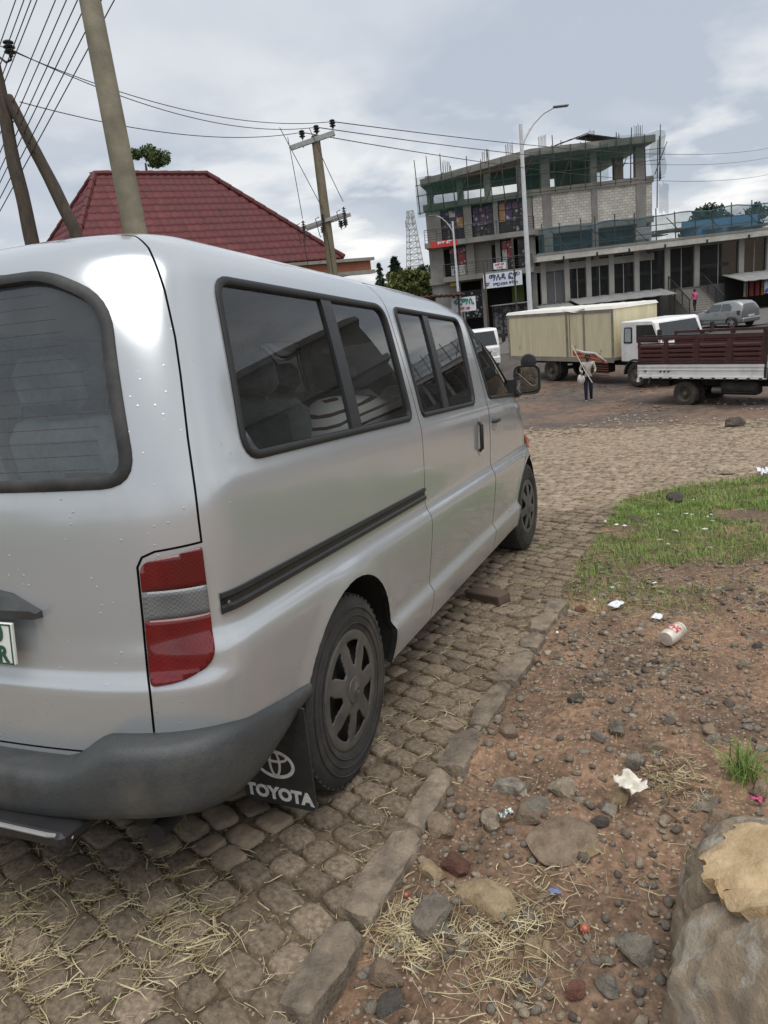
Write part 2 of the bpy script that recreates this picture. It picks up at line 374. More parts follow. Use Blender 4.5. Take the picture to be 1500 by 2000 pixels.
LAMP = rpoly([(.100,1.036),(.100,.85),(.099,.745),(.02,.708),(-.060,.70),(-.052,.86),(-.046,1.01)], [.008,.0,.055,.05,.01,0,.025])
def circ_poly(a, n=44): return [(a[0]+a[2]*math.cos(2*math.pi*k/n), a[1]+a[2]*math.sin(2*math.pi*k/n)) for k in range(n)]

def van_skin():
    # rows by arc length of the flank profile, columns by the plan outline
    seg = np.hypot(np.diff(VW[:, 0]), np.diff(VW[:, 1])); sl = np.concatenate([[0], np.cumsum(seg)]); n = int(sl[-1]/.0145)
    q = np.linspace(0, sl[-1], n); Z = np.interp(q, sl, VW[:, 0]); W = np.interp(q, sl, VW[:, 1]); W[-1] = .004; Z[-1] = 1.9395
    aR = np.linspace(0, math.pi/2, 44); sS = np.linspace(0, 1, 190)[1:]; aF = np.linspace(math.pi/2, 0, 40)[1:]
    V = []
    for z, w in zip(Z, W):
        xr, xf = float(vXR(z)), float(vXF(z)); rf = min(RF, (xf-xr)*.3); rx = min(RX, (xf-xr)*.3); row = []
        for a in aR: row.append((xr+rx-rx*math.cos(a)**(2/NR), w*math.sin(a)**(2/NR)))
        for s_ in sS: row.append((xr+rx+(xf-rf-xr-rx)*s_, w))
        for a in aF: row.append((xf-rf+rf*math.cos(a)**(2/NF), w*math.sin(a)**(2/NF)))
        for x, y in row:
            for ax, az, ar in ARCH:
                d = math.hypot(x-ax, z-az)-ar
                if d < .07 and z < .9 and y > .6: y += .010*max(0, 1-abs(d)/.07)**1.5
            V.append((x, -y, z))
    C = len(aR)+len(sS)+len(aF); F = [(j*C+i, j*C+i+1, (j+1)*C+i+1, (j+1)*C+i) for j in range(len(Z)-1) for i in range(C-1)]
    bm = bmesh.new(); vs = [bm.verts.new(p) for p in V]
    for f in F: bm.faces.new([vs[k] for k in f])
    bm.normal_update()
    side = lambda c: c.y < -.35 and c.x > -.62 ; rear = lambda c: c.x < -.55 and c.z < 1.9; diag = lambda c: c.x < -.38; front = lambda c: c.x > 2.4 and c.z > 1.1
    G = .0029
    for P in (W_QUARTER, W_SLIDE, W_FRONT): cut(bm, P, AX_SIDE, lambda c: c.y < -.5)
    cut(bm, W_REAR, AX_REAR, rear); cut(bm, W_SCREEN, AX_REAR, front)
    for P in (D_SLIDE, D_FRONT):
        cut(bm, offset(P, -G), AX_SIDE, lambda c: c.y < -.35 and c.x > .8); cut(bm, offset(P, G), AX_SIDE, lambda c: c.y < -.35 and c.x > .8)
    cut(bm, offset(T_GATE, -G), AX_DIAG, diag); cut(bm, offset(T_GATE, G), AX_DIAG, diag); cut(bm, LAMP, AX_DIAG, diag)
    for a in ARCH: cut(bm, circ_poly(a), AX_SIDE, lambda c: c.y < -.5)
    bm.faces.ensure_lookup_table(); bm.verts.ensure_lookup_table(); bm.verts.index_update()
    Cn = np.array([f.calc_center_median() for f in bm.faces]); co = np.array([v.co for v in bm.verts]); faces = [tuple(v.index for v in f.verts) for f in bm.faces]; bm.free()
    SZ = Cn[:, [0, 2]]; YZ = Cn[:, [1, 2]]; DZ = np.stack([(Cn[:, 0]-Cn[:, 1])/math.sqrt(2), Cn[:, 2]], 1)
    isd = Cn[:, 1] < -.35; isr = Cn[:, 0] < -.38
    lab = np.full(len(faces), 'body', dtype=object)
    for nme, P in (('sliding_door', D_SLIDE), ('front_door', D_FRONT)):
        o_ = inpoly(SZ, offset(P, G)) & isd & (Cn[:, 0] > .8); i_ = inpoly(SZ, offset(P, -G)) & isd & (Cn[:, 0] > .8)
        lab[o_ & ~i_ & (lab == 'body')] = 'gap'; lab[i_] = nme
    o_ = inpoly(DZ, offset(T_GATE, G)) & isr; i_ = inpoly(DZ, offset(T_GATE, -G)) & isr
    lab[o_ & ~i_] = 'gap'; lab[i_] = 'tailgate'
    lab[inpoly(DZ, LAMP) & isr] = 'lamp'
    for nme, P in (('g_quarter', W_QUARTER), ('g_slide', W_SLIDE), ('g_front', W_FRONT)): lab[inpoly(SZ, P) & (Cn[:, 1] < -.5)] = nme
    lab[inpoly(YZ, W_REAR) & (Cn[:, 0] < -.55) & (Cn[:, 2] < 1.9)] = 'g_rear'; lab[inpoly(YZ, W_SCREEN) & (Cn[:, 0] > 2.4) & (Cn[:, 2] > 1.1)] = 'g_screen'
    for a in ARCH: lab[inpoly(SZ, circ_poly(a)) & (Cn[:, 1] < -.5)] = 'hole'
    # body sides end above the bumper behind the wheel
    lab[(Cn[:, 0] < -.25) & (Cn[:, 2] < .47) & (lab == 'body')] = 'hole'
    return co, faces, lab
VCO, VFACES, VLAB = van_skin()
def skin_mesh(name, labels, mats, sides='R', off=0., z0=None, z1=None):
    mb = MB()
    for sd_ in sides:
        sg = 1 if sd_ == 'R' else -1; idx = {}
        for f, l in zip(VFACES, VLAB):
            if l not in labels: continue
            if z0 is not None:
                zc = sum(VCO[i][2] for i in f)/len(f)
                if zc < z0 or zc >= z1: continue
            ff = []
            for i in f:
                if i not in idx: idx[i] = len(mb.v); p = VCO[i]; mb.v.append((p[0], p[1]*sg, p[2]))
                ff.append(idx[i])
            mb.f.append(tuple(ff) if sg > 0 else tuple(reversed(ff))); mb.mi.append(0)
    me = mb.mesh(name, mats, smooth='all', fix=False)
    bm = bmesh.new(); bm.from_mesh(me); bmesh.ops.remove_doubles(bm, verts=bm.verts, dist=1e-5); bm.normal_update()
    if off:
        for v in bm.verts: v.co = v.co+v.normal*off
    bm.to_mesh(me); bm.free(); return me

def paint_mat():
    m = bpy.data.materials.new('silver_paint'); m.use_nodes = True; nt = m.node_tree; N = nt.nodes; L = nt.links; b = N['Principled BSDF']
    b.inputs['Metallic'].default_value = .72; b.inputs['Roughness'].default_value = .30; b.inputs['Coat Weight'].default_value = .6; b.inputs['Coat Roughness'].default_value = .06
    tc = N.new('ShaderNodeTexCoord'); sep = N.new('ShaderNodeSeparateXYZ'); L.new(tc.outputs['Object'], sep.inputs[0])
    # road dust clings to the lower body, thinning upward
    mr = N.new('ShaderNodeMapRange'); mr.inputs[1].default_value = .95; mr.inputs[2].default_value = .3; mr.inputs[4].default_value = .55; L.new(sep.outputs[2], mr.inputs[0])
    n = N.new('ShaderNodeTexNoise'); n.inputs['Scale'].default_value = 3.2; n.inputs['Detail'].default_value = 7; n.inputs['Roughness'].default_value = .68; L.new(tc.outputs['Object'], n.inputs['Vector'])
    mul = N.new('ShaderNodeMath'); mul.operation = 'MULTIPLY'; L.new(mr.outputs[0], mul.inputs[0]); L.new(n.outputs[0], mul.inputs[1])
    mp = N.new('ShaderNodeMapping'); mp.inputs['Scale'].default_value = (6, 6, 1.2); L.new(tc.outputs['Object'], mp.inputs[0])
    n4 = N.new('ShaderNodeTexNoise'); n4.inputs['Scale'].default_value = 4; n4.inputs['Detail'].default_value = 5; L.new(mp.outputs[0], n4.inputs['Vector'])
    st = N.new('ShaderNodeMapRange'); st.inputs[1].default_value = .55; st.inputs[2].default_value = .8; st.inputs[4].default_value = .10; L.new(n4.outputs[0], st.inputs[0])
    mxx = N.new('ShaderNodeMath'); mxx.operation = 'MAXIMUM'; L.new(mul.outputs[0], mxx.inputs[0]); L.new(st.outputs[0], mxx.inputs[1])
    mix = N.new('ShaderNodeMixRGB'); mix.inputs[1].default_value = (.52, .545, .56, 1); mix.inputs[2].default_value = (.34, .325, .30, 1); L.new(mxx.outputs[0], mix.inputs[0]); L.new(mix.outputs[0], b.inputs['Base Color'])
    rr = N.new('ShaderNodeMapRange'); rr.inputs[3].default_value = .20; rr.inputs[4].default_value = .62; L.new(mxx.outputs[0], rr.inputs[0]); L.new(rr.outputs[0], b.inputs['Roughness'])
    mm = N.new('ShaderNodeMapRange'); mm.inputs[3].default_value = .48; mm.inputs[4].default_value = .25; L.new(mxx.outputs[0], mm.inputs[0]); L.new(mm.outputs[0], b.inputs['Metallic'])
    # shallow panel waviness plus raindrops
    n2 = N.new('ShaderNodeTexNoise'); n2.inputs['Scale'].default_value = 2.4; n2.inputs['Detail'].default_value = 2; L.new(tc.outputs['Object'], n2.inputs['Vector'])
    b1 = N.new('ShaderNodeBump'); b1.inputs['Strength'].default_value = .22; b1.inputs['Distance'].default_value = .02; L.new(n2.outputs[0], b1.inputs['Height'])
    vo = N.new('ShaderNodeTexVoronoi'); vo.inputs['Scale'].default_value = 42; L.new(tc.outputs['Object'], vo.inputs['Vector'])
    th = N.new('ShaderNodeMapRange'); th.inputs[1].default_value = .17; th.inputs[2].default_value = .04; L.new(vo.outputs['Distance'], th.inputs[0])
    s3 = N.new('ShaderNodeSeparateColor'); L.new(vo.outputs['Color'], s3.inputs[0]); gt = N.new('ShaderNodeMath'); gt.operation = 'GREATER_THAN'; gt.inputs[1].default_value = .70; L.new(s3.outputs[0], gt.inputs[0])
    rm = N.new('ShaderNodeMapRange'); rm.inputs[1].default_value = -.45; rm.inputs[2].default_value = -.62; L.new(sep.outputs[0], rm.inputs[0]); m4 = N.new('ShaderNodeMath'); m4.operation = 'MULTIPLY'; L.new(rm.outputs[0], m4.inputs[0]); L.new(gt.outputs[0], m4.inputs[1])
    m5 = N.new('ShaderNodeMath'); m5.operation = 'MULTIPLY'; L.new(th.outputs[0], m5.inputs[0]); L.new(m4.outputs[0], m5.inputs[1])
    b2 = N.new('ShaderNodeBump'); b2.inputs['Strength'].default_value = .45; b2.inputs['Distance'].default_value = .0018; L.new(m5.outputs[0], b2.inputs['Height']); L.new(b1.outputs[0], b2.inputs['Normal']); L.new(b2.outputs[0], b.inputs['Normal'])
    L.new(b1.outputs[0], b.inputs['Coat Normal'])
    return m
PAINT = paint_mat()
RUBBER = mat('black_rubber', (.012, .012, .012), .55, var=.3, scale=20)
TYRE = mat('dusty_tyre', (.035, .033, .030), .85, var=.35, scale=9, dirt=(.12, .095, .07), dirt_amt=.55, bump=.25, bscale=90)
PLASTIC = mat('grey_bumper_plastic', (.046, .050, .051), .5, var=.18, scale=7, dirt=(.115, .105, .09), dirt_amt=.7, bump=.18, bscale=120)
BLACKPL = mat('black_plastic', (.02, .02, .021), .42, var=.25, scale=10)
HUBCAP = mat('hubcap_grey', (.10, .095, .087), .55, metal=.25, var=.3, scale=14, dirt=(.15, .12, .09), dirt_amt=.5)
UNDER = mat('underbody_dark', (.02, .019, .017), .9, var=.3)
TRIM = mat('interior_trim', (.42, .41, .39), .8, var=.12)
SEAT = mat('seat_cloth', (.16, .17, .175), .95, var=.2, scale=30, bump=.3, bscale=150)
CHROME = mat('mirror_silver', (.30, .31, .32), .04, metal=1., var=.03)
SIDEGL = glass_mat('side_glass', (.90, .93, .92), base=.015, haze=.012)
REARGL = glass_mat('rear_glass', (.85, .90, .90), base=.03, haze=.07, hazec=(.50, .58, .62))  # film is condensation, with pale sky reflection also put into its bluish colour
van = thing('minibus', 'silver minibus parked on the cobbled lane, its rear and right side towards us', 'van', (0, 0, 0), (0, SLOPE, 0))
def skinpart(name, labels, sides, parent=van, thick=.022):
    o = link(name, skin_mesh(name, labels, [PAINT, TRIM, BLACKPL], sides), parent); md = o.modifiers.new('thickness', 'SOLIDIFY'); md.thickness = thick; md.offset = -1; md.material_offset = 1; md.material_offset_rim = 2; md.use_even_offset = False; es = o.modifiers.new('crisp', 'EDGE_SPLIT'); es.split_angle = R(45); return o
body = skinpart('body', {'body'}, 'RL')
# the far side has no sliding door: its panel belongs to the body
skinpart('side_panel', {'sliding_door'}, 'L')
sdoor = skinpart('sliding_door', {'sliding_door'}, 'R'); fdoor = skinpart('front_door', {'front_door'}, 'R'); fdoor2 = skinpart('front_door', {'front_door'}, 'L')
gate = skinpart('tailgate', {'tailgate'}, 'RL')
split_pieces(link('seam_shade', skin_mesh('seam_shade', {'gap'}, mat('seam_shade_black', (.006, .006, .006), .9), 'RL', off=-.010), van))  # black backing strips paint in the shade inside the panel seams
def loop_sweep(name, pts, nrm, w, h, matl, parent, rise=.0):
    """D-shaped rubber moulding swept round a closed outline on the body"""
    K = len(pts); prof = [(-w/2, -.006), (-w/2, h*.55), (-w*.30, h), (w*.12, h), (w*.36, h*.5), (w/2, -.02)]; mb = MB(); n = len(prof); vs = []
    for k in range(K):
        t = (pts[(k+1) % K]-pts[k-1]).normalized(); nn = nrm[k]; o_ = t.cross(nn).normalized()
        for a, b in prof: vs.append(pts[k]+o_*(-a)+nn*(b+rise))
    fs = [(k*n+j, k*n+j+1, ((k+1) % K)*n+j+1, ((k+1) % K)*n+j) for k in range(K) for j in range(n-1)]
    return mb.add(vs, fs).build(name, matl, parent, smooth=True)
def side_window(P, label_, parents, divx=None, w=.028):
    for sg, par in parents:
        gl = link('window_glass', skin_mesh('window_glass', {label_}, SIDEGL, 'R' if sg > 0 else 'L', off=-.006), par)
        q = resample(offset(P, -.008), .03); pr = [s_pt(x, z) for x, z in q]
        if sg > 0: pts = [p for p, n in pr]; nr = [n for p, n in pr]
        else: pts = [Vector((p.x, -p.y, p.z)) for p, n in reversed(pr)]; nr = [Vector((n.x, -n.y, n.z)) for p, n in reversed(pr)]
        loop_sweep('window_seal', pts, nr, w, .009, RUBBER, par)
        if divx:
            mb = MB(); (xb, xt, wd) = divx; vs = []; 
            for k in range(13):
                t = k/12; z = P_zmin(P)+(P_zmax(P)-P_zmin(P))*t
                for e, of in ((-wd/2, -.012), (-wd/2, .004), (wd/2, .004), (wd/2, -.012)):
                    p, n_ = s_pt(xb+(xt-xb)*t+e, z, of); vs.append((p.x, p.y*sg, p.z))
            mb.add(vs, [(k*4+j, k*4+j+1, k*4+j+5, k*4+j+4) for k in range(12) for j in range(3)]); mb.build('window_divider', BLACKPL, par)
def P_zmin(P): return min(p[1] for p in P)
def P_zmax(P): return max(p[1] for p in P)
side_window(W_QUARTER, 'g_quarter', ((1, body), (-1, body)), (.265, .325, .085))
side_window(W_SLIDE, 'g_slide', ((1, sdoor), (-1, body)), (1.40, 1.485, .085), .025)
side_window(W_FRONT, 'g_front', ((1, fdoor), (-1, fdoor2)), None, .025)
link('windscreen', skin_mesh('windscreen', {'g_screen'}, SIDEGL, 'RL', off=-.006), van)
# rear window with heater lines
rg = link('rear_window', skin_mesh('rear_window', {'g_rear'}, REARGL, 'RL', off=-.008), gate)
i0 = max(range(len(W_REAR)), key=lambda i: (W_REAR[i][0] > .015)*(1+W_REAR[i][1])); full = [p for p in W_REAR[i0:]+W_REAR[:i0] if p[0] < 0.015]; full = full+[(-x, z) for x, z in reversed(full)]
pr = [r_pt(y, z) for y, z in resample(offset(full, -.010), .03)]
loop_sweep('window_seal', [p for p, n in pr], [n for p, n in pr], .036, .010, mat('weathered_seal', (.022, .022, .022), .6, var=.4, scale=14, dirt=(.09, .085, .08), dirt_amt=.5), gate)
HEAT = mat('heater_line', (.07, .06, .055), .7)
for k in range(14):
    hl = MB()
    z = 1.245+k*.034; ym = .625-.16*max(0, (z-1.35)/.3)**1.5; pts = []
    for j in range(25):
        y = -ym+2*ym*j/24; p, n = r_pt(y, z, -.0075); pts.append(p)
    for j in range(24):
        a, b = pts[j], pts[j+1]; d = Vector((0, 0, .0007)); hl.quad(a-d, b-d, b+d, a+d)
    hl.build('heater_line', HEAT, rg, fix=False)
# panel creases around the plate recess, handle garnish, plate
def rear_patch(y0, y1, z0, z1, off, nu=14, nv=6):
    return lambda u, v: tuple(r_pt(y0+(y1-y0)*u, z0+(z1-z0)*v, off)[0])
pl = MB().box((-.012, -.26, -.055), (0, .26, .055), .003)
plate = pl.build('number_plate', mat('plate_white', (.72, .74, .70), .45, var=.08, scale=12, dirt=(.4, .36, .3), dirt_amt=.4), gate, smooth=30); plate.location = (-.878, -.112, .815); plate.rotation_euler = (0, R(4), 0)
pdark = mat('plate_green', (.02, .09, .05), .5)
text('plate_text', '0', .062, pdark, plate, basis((-.0135, -.215, .027), (0, -1, 0), (0, 0, 1)), .0008, .002)
text('plate_text', 'OR', .058, pdark, plate, basis((-.0135, -.200, -.028), (0, -1, 0), (0, 0, 1)), .0008, .002)
fr = MB()
for a, b in (((-.0136, -.258, .049), (-.0125, .258, .053)), ((-.0136, -.258, -.053), (-.0125, .258, -.049)), ((-.0136, -.258, -.053), (-.0125, -.254, .053))): fr.box(a, b)
fr.build('plate_border', pdark, plate)
hg = MB(); vs = []
for k in range(21):
    y = -.43+.86*k/20; zt = .94-.05*max(0, (abs(y)-.33)/.10); x = v_rear(y, .92)
    vs += [(x+.01, y, zt+.004), (x-.022, y, zt), (x-.04, y, .902), (x-.034, y, .878), (x+.01, y, .872)]
hg.add(vs, [(k*5+j, k*5+j+1, k*5+j+6, k*5+j+5) for k in range(20) for j in range(4)]+[(4, 3, 2, 1, 0), (100, 101, 102, 103, 104)]).build('plate_garnish', PLASTIC, gate, smooth=40)
# tail lamps: backing, then three lenses each
def lens(name, c, tr):
    m = bpy.data.materials.new(name); m.use_nodes = True; N = m.node_tree.nodes; L = m.node_tree.links; b = N['Principled BSDF']; b.inputs['Base Color'].default_value = (*c, 1); b.inputs['Roughness'].default_value = .14; b.inputs['Coat Weight'].default_value = .6
    b.inputs['Subsurface Weight'].default_value = .0
    tc = N.new('ShaderNodeTexCoord'); mp = N.new('ShaderNodeMapping'); mp.inputs['Rotation'].default_value = (0, 0, R(-45)); L.new(tc.outputs['Object'], mp.inputs[0])
    ck = N.new('ShaderNodeTexChecker'); ck.inputs['Scale'].default_value = 170; L.new(mp.outputs[0], ck.inputs['Vector']); ck.inputs[1].default_value = (*[x*1.15 for x in c], 1); ck.inputs[2].default_value = (*[x*.8 for x in c], 1)
    n = N.new('ShaderNodeTexNoise'); n.inputs['Scale'].default_value = 9; L.new(tc.outputs['Object'], n.inputs['Vector']); mx = N.new('ShaderNodeMixRGB'); mx.blend_type = 'MULTIPLY'; mx.inputs[0].default_value = .75; L.new(ck.outputs[0], mx.inputs[1]); L.new(n.outputs[0], mx.inputs[2])
    hs = N.new('ShaderNodeHueSaturation'); hs.inputs['Value'].default_value = 1.5; L.new(mx.outputs[0], hs.inputs['Color']); L.new(hs.outputs[0], b.inputs['Base Color']); return m
REDL = lens('red_lens', (.125, .003, .005), 0); CLRL = lens('clear_lens', (.15, .16, .165), 0)
for sides, par in (('R', body), ('L', body)):
    tl = link('tail_lamp', skin_mesh('tail_lamp', {'lamp'}, BLACKPL, sides, off=-.004), par)
    for nm, m_, a, b in (('lens', REDL, .938, 1.1), ('lens', CLRL, .862, .936), ('lens', REDL, .6, .860)):
        l_ = link(nm, skin_mesh(nm, {'lamp'}, m_, sides, off=.001, z0=a, z1=b), tl); md = l_.modifiers.new('t', 'SOLIDIFY'); md.thickness = .006; md.offset = 1
    q = [(u*1/math.sqrt(2), z) for u, z in LAMP]
# rail of the sliding door
rl = MB(); vs = []
for k in range(41):
    x = -.672+1.612*k/40
    for z, of in ((.905, -.002), (.905, .007), (.893, .009), (.886, .003), (.872, .003), (.866, .010), (.852, .010), (.848, -.002)):
        p, n = s_pt(x, z, of); vs.append(p)
rl.add(vs, [(k*8+j, k*8+j+1, k*8+j+9, k*8+j+8) for k in range(40) for j in range(7)]+[tuple(range(8)), tuple(range(320, 328))]).build('door_rail', BLACKPL, body)
for x in (-.655,):
    p, n = s_pt(x, .877, .012); MB().lathe([(0, -.004), (.005, -.004), (.007, 0), (.0, .0)], 10, 'y', (p.x, p.y, p.z)).build('rail_screw', HUBCAP, body)
# handles
def handle_recess(cx, z0, z1, w, par, vertical=True):
    dish = MB(); vs = []; n = 20
    for k in range(n):
        a = 2*math.pi*k/n; ex = abs(math.cos(a))**.6*(1 if math.cos(a) > 0 else -1); ez = abs(math.sin(a))**.6*(1 if math.sin(a) > 0 else -1)
        for s_, of in ((1.12, .0015), (.9, -.002), (.75, -.016)):
            p, nn = s_pt(cx+ex*w*s_, (z0+z1)/2+ez*(z1-z0)/2*s_, of); vs.append(p)
    c0, nn = s_pt(cx, (z0+z1)/2, -.02); vs.append(c0); fs = []
    for k in range(n):
        k2 = (k+1) % n
        for j in range(2): fs.append((k*3+j, k2*3+j, k2*3+j+1, k*3+j+1))
        fs.append((k*3+2, k2*3+2, len(vs)-1))
    dish.add(vs, fs).build('handle_recess', PAINT, par, smooth='all')
    g = MB()
    if vertical: pts = [s_pt(cx-.012, z0+.012, .002)[0], s_pt(cx-.012, z0+.03, .018)[0], s_pt(cx-.012, z1-.03, .018)[0], s_pt(cx-.012, z1-.012, .002)[0]]
    else: pts = [s_pt(cx-w+.005, (z0+z1)/2+.01, .002)[0], s_pt(cx-w*.6, (z0+z1)/2+.012, .018)[0], s_pt(cx+w*.6, (z0+z1)/2+.012, .018)[0], s_pt(cx+w-.005, (z0+z1)/2+.01, .002)[0]]
    g.tube(pts, [.009, .012, .012, .009], 8).build('handle', BLACKPL, par, smooth=True)
handle_recess(1.985, .935, 1.13, .036, sdoor); handle_recess(2.40, 1.04, 1.12, .075, fdoor, False)
# bumper, wrapped round the tail
def bumper():
    mb = MB(); cols_ = []
    for a in np.linspace(0, math.pi/2, 30): cols_.append(('a', a))
    for x in np.linspace(-.62, -.30, 14)[1:]: cols_.append(('x', x))
    XR_, W_, RX_ = -.955, .902, .30; rows = []
    for kind, q in cols_:
        if kind == 'a': x = XR_+RX_-RX_*math.cos(q)**(2/3.4); y = W_*math.sin(q)**(2/3.4); sa = q/(math.pi/2)
        else: x = q; y = W_-(.0 if q < -.5 else .012*(q+.5)/.2); sa = 1.
        zt = .500+.075*smoothstep(.50, .68, y)-.068*smoothstep(-.80, -.30, x)*(y > .7); zb = .362+.02*smoothstep(.3, .8, y)+.075*smoothstep(-.68, -.3, x)*(y > .7)
        n2 = Vector((-1, -1e-3, 0)) if (kind == 'a' and q < 1e-3) else (Vector((-math.cos(sa*math.pi/2)**.8, -math.sin(sa*math.pi/2)**.8, 0)).normalized() if kind == 'a' else Vector((0, -1, 0)))
        r = []
        for zf, ins in ((0, .10), (0, .03), (.05, .012), (.16, .003), (.35, 0), (.62, 0), (.84, .004), (.94, .014), (1., .034), (1.0, .13)):
            z = zb+(zt-zb)*zf; r.append(Vector((x, -y, z))-n2*ins)
        rows.append(r)
    n = len(rows[0]); full_ = [[Vector((p.x, -p.y, p.z)) for p in r] for r in reversed(rows[1:])]+rows
    vs = [p for r in full_ for p in r]; fs = [(i*n+j, i*n+j+1, (i+1)*n+j+1, (i+1)*n+j) for i in range(len(full_)-1) for j in range(n-1)]
    return mb.add(vs, fs).build('rear_bumper', PLASTIC, van, smooth=50)
bump_o = bumper()
st = MB().box((-.995, -.55, .335), (-.86, .55, .378), .012); st.box((-.95, -.50, .31), (-.9, -.44, .34)); st.box((-.95, .44, .31), (-.9, .5, .34))
st.build('step_pad', BLACKPL, van, smooth=30)
MB().tube([(-.96, -.548, .352), (-1.0, -.51, .378), (-1.003, 0, .382), (-1.0, .51, .378), (-.96, .548, .352)], .006, 6).build('step_edge', mat('worn_edge', (.33, .33, .32), .5, metal=.4), van)
MB().tube([(-.3, -.52, .27), (-.78, -.70, .318), (-.86, -.715, .325)], [.024, .024, .026], 12).build('exhaust', mat('sooty_pipe', (.010, .009, .008), .9), van, smooth=True)
# underbody and wheel houses
ub = MB(); ub.box((-.80, -.70, .30), (3.95, .70, .42)); ub.box((.5, -.84, .285), (2.95, .84, .33)); ub.box((-.1, -.6, .22), (.1, .6, .34)); ub.tube([(.0, -.78, .34), (0, .78, .34)], .05, 8); ub.tube([(3.4, -.78, .34), (3.4, .78, .34)], .045, 8)
ub.box((-.78, -.70, .40), (-.3, .70, .50)); ub.build('underbody', UNDER, van)
for ax, az, ar in ARCH:
    for sg in (-1, 1):
        wh = MB(); wh.lathe([(ar+.004, sg*.872), (ar+.02, sg*.80), (ar+.02, sg*.54)], 28, 'y', (ax, 0, az), (R(-12), R(192))); wh.quad((ax-ar, sg*.545, az-.1), (ax+ar, sg*.545, az-.1), (ax+ar, sg*.545, az+ar), (ax-ar, sg*.545, az+ar))
        wh.build('wheel_house', UNDER, van, smooth=True)
# wheels
def wheel_meshes():
    r, w = .342, .20
    prof = [(.205, -.098), (.225, -.104), (.262, -.108), (.300, -.104), (.326, -.092), (.334, -.080)]
    t = MB(); t.lathe(prof, 56, 'y'); t.lathe([(p[0], -p[1]) for p in prof], 56, 'y'); t.lathe([(.336, -.08), (.341, -.066), (.342, -.045)], 56, 'y'); t.lathe([(.336, .08), (.341, .066), (.342, .045)], 56, 'y')
    for a, b in ((-.045, -.018), (-.010, .010), (.018, .045)): t.lathe([(.334, a), (.342, a), (.342, b), (.334, b)], 56, 'y')
    t.lathe([(.334, -.08), (.334, .08)], 56, 'y'); [t.lathe([(q-.003, -.1085), (q, -.1105), (q+.003, -.1085)], 56, 'y') for q in (.235, .262, .291)]; t.lathe([(.205, -.098), (.20, -.05), (.20, .098), (.205, .098)], 40, 'y')
    # raised lettering band and shoulder lugs
    for k in range(56):
        a = 2*math.pi*k/56; t.T = Matrix.Rotation(-a, 4, 'Y'); t.box((.325, -.090, -.010), (.3365, -.072, .004)); t.box((.325, .072, -.010), (.3365, .090, .004))
    t.T = None; tyre = t.mesh('tyre', TYRE, 35)
    c = MB(); rr = [.028, .05, .062, .08, .09, .10, .11, .12, .13, .14, .15, .16, .168, .176, .182, .196, .208, .212]; na = 196
    def dep(q): return -.098-.016*math.cos(min(1, q/.19)*1.35) if q < .19 else -.0995-.006*math.sin((q-.19)/.022*math.pi)
    vs = [(q*math.cos(2*math.pi*j/na), dep(q), q*math.sin(2*math.pi*j/na)) for q in rr for j in range(na)]; fs = []
    for i in range(len(rr)-1):
        for j in range(na):
            k = abs(j % 28-13.5); q_ = (rr[i]+rr[i+1])/2; hole = .092 < q_ < .178 and k < 4.2+(q_-.092)*62
            if not hole: fs.append((i*na+j, i*na+(j+1) % na, (i+1)*na+(j+1) % na, (i+1)*na+j))
    cover = c.add(vs, fs).mesh('wheel_cover', HUBCAP, 50)
    d = MB(); d.lathe([(0, -.070), (.12, -.068), (.2, -.06)], 40, 'y'); disc = d.mesh('rim', mat('rim_dark', (.03, .028, .026), .7, metal=.3), 40)
    k_ = MB(); k_.lathe([(0, -.124), (.02, -.123), (.026, -.119), (.03, -.119), (.046, -.116), (.05, -.110)], 30, 'y'); k_.tube([(math.cos(a)*.016, -.124, math.sin(a)*.011) for a in np.linspace(0, 6.28, 17)[:-1]], .0016, 5, closed=True); k_.tube([(math.cos(a)*.006, -.124, math.sin(a)*.011) for a in np.linspace(0, 6.28, 13)[:-1]], .0016, 5, closed=True)
    cap = k_.mesh('hub_cap', HUBCAP, 40); return tyre, cover, disc, cap
WM = wheel_meshes()
for (x, yaw) in ((0, 0), (WHX, -4)):
    for sg in (-1, 1):
        wo = link('wheel', None, van, (x, sg*.775, .341), (0, R(rnd.uniform(0, 50)) if x else 0, R(yaw)+(math.pi if sg > 0 else 0)))
        for nm, me in zip(('tyre', 'wheel_cover', 'rim', 'hub_cap'), WM):
            o = link(nm, me, wo)
            if nm == 'wheel_cover': md = o.modifiers.new('t', 'SOLIDIFY'); md.thickness = .005; md.offset = -1
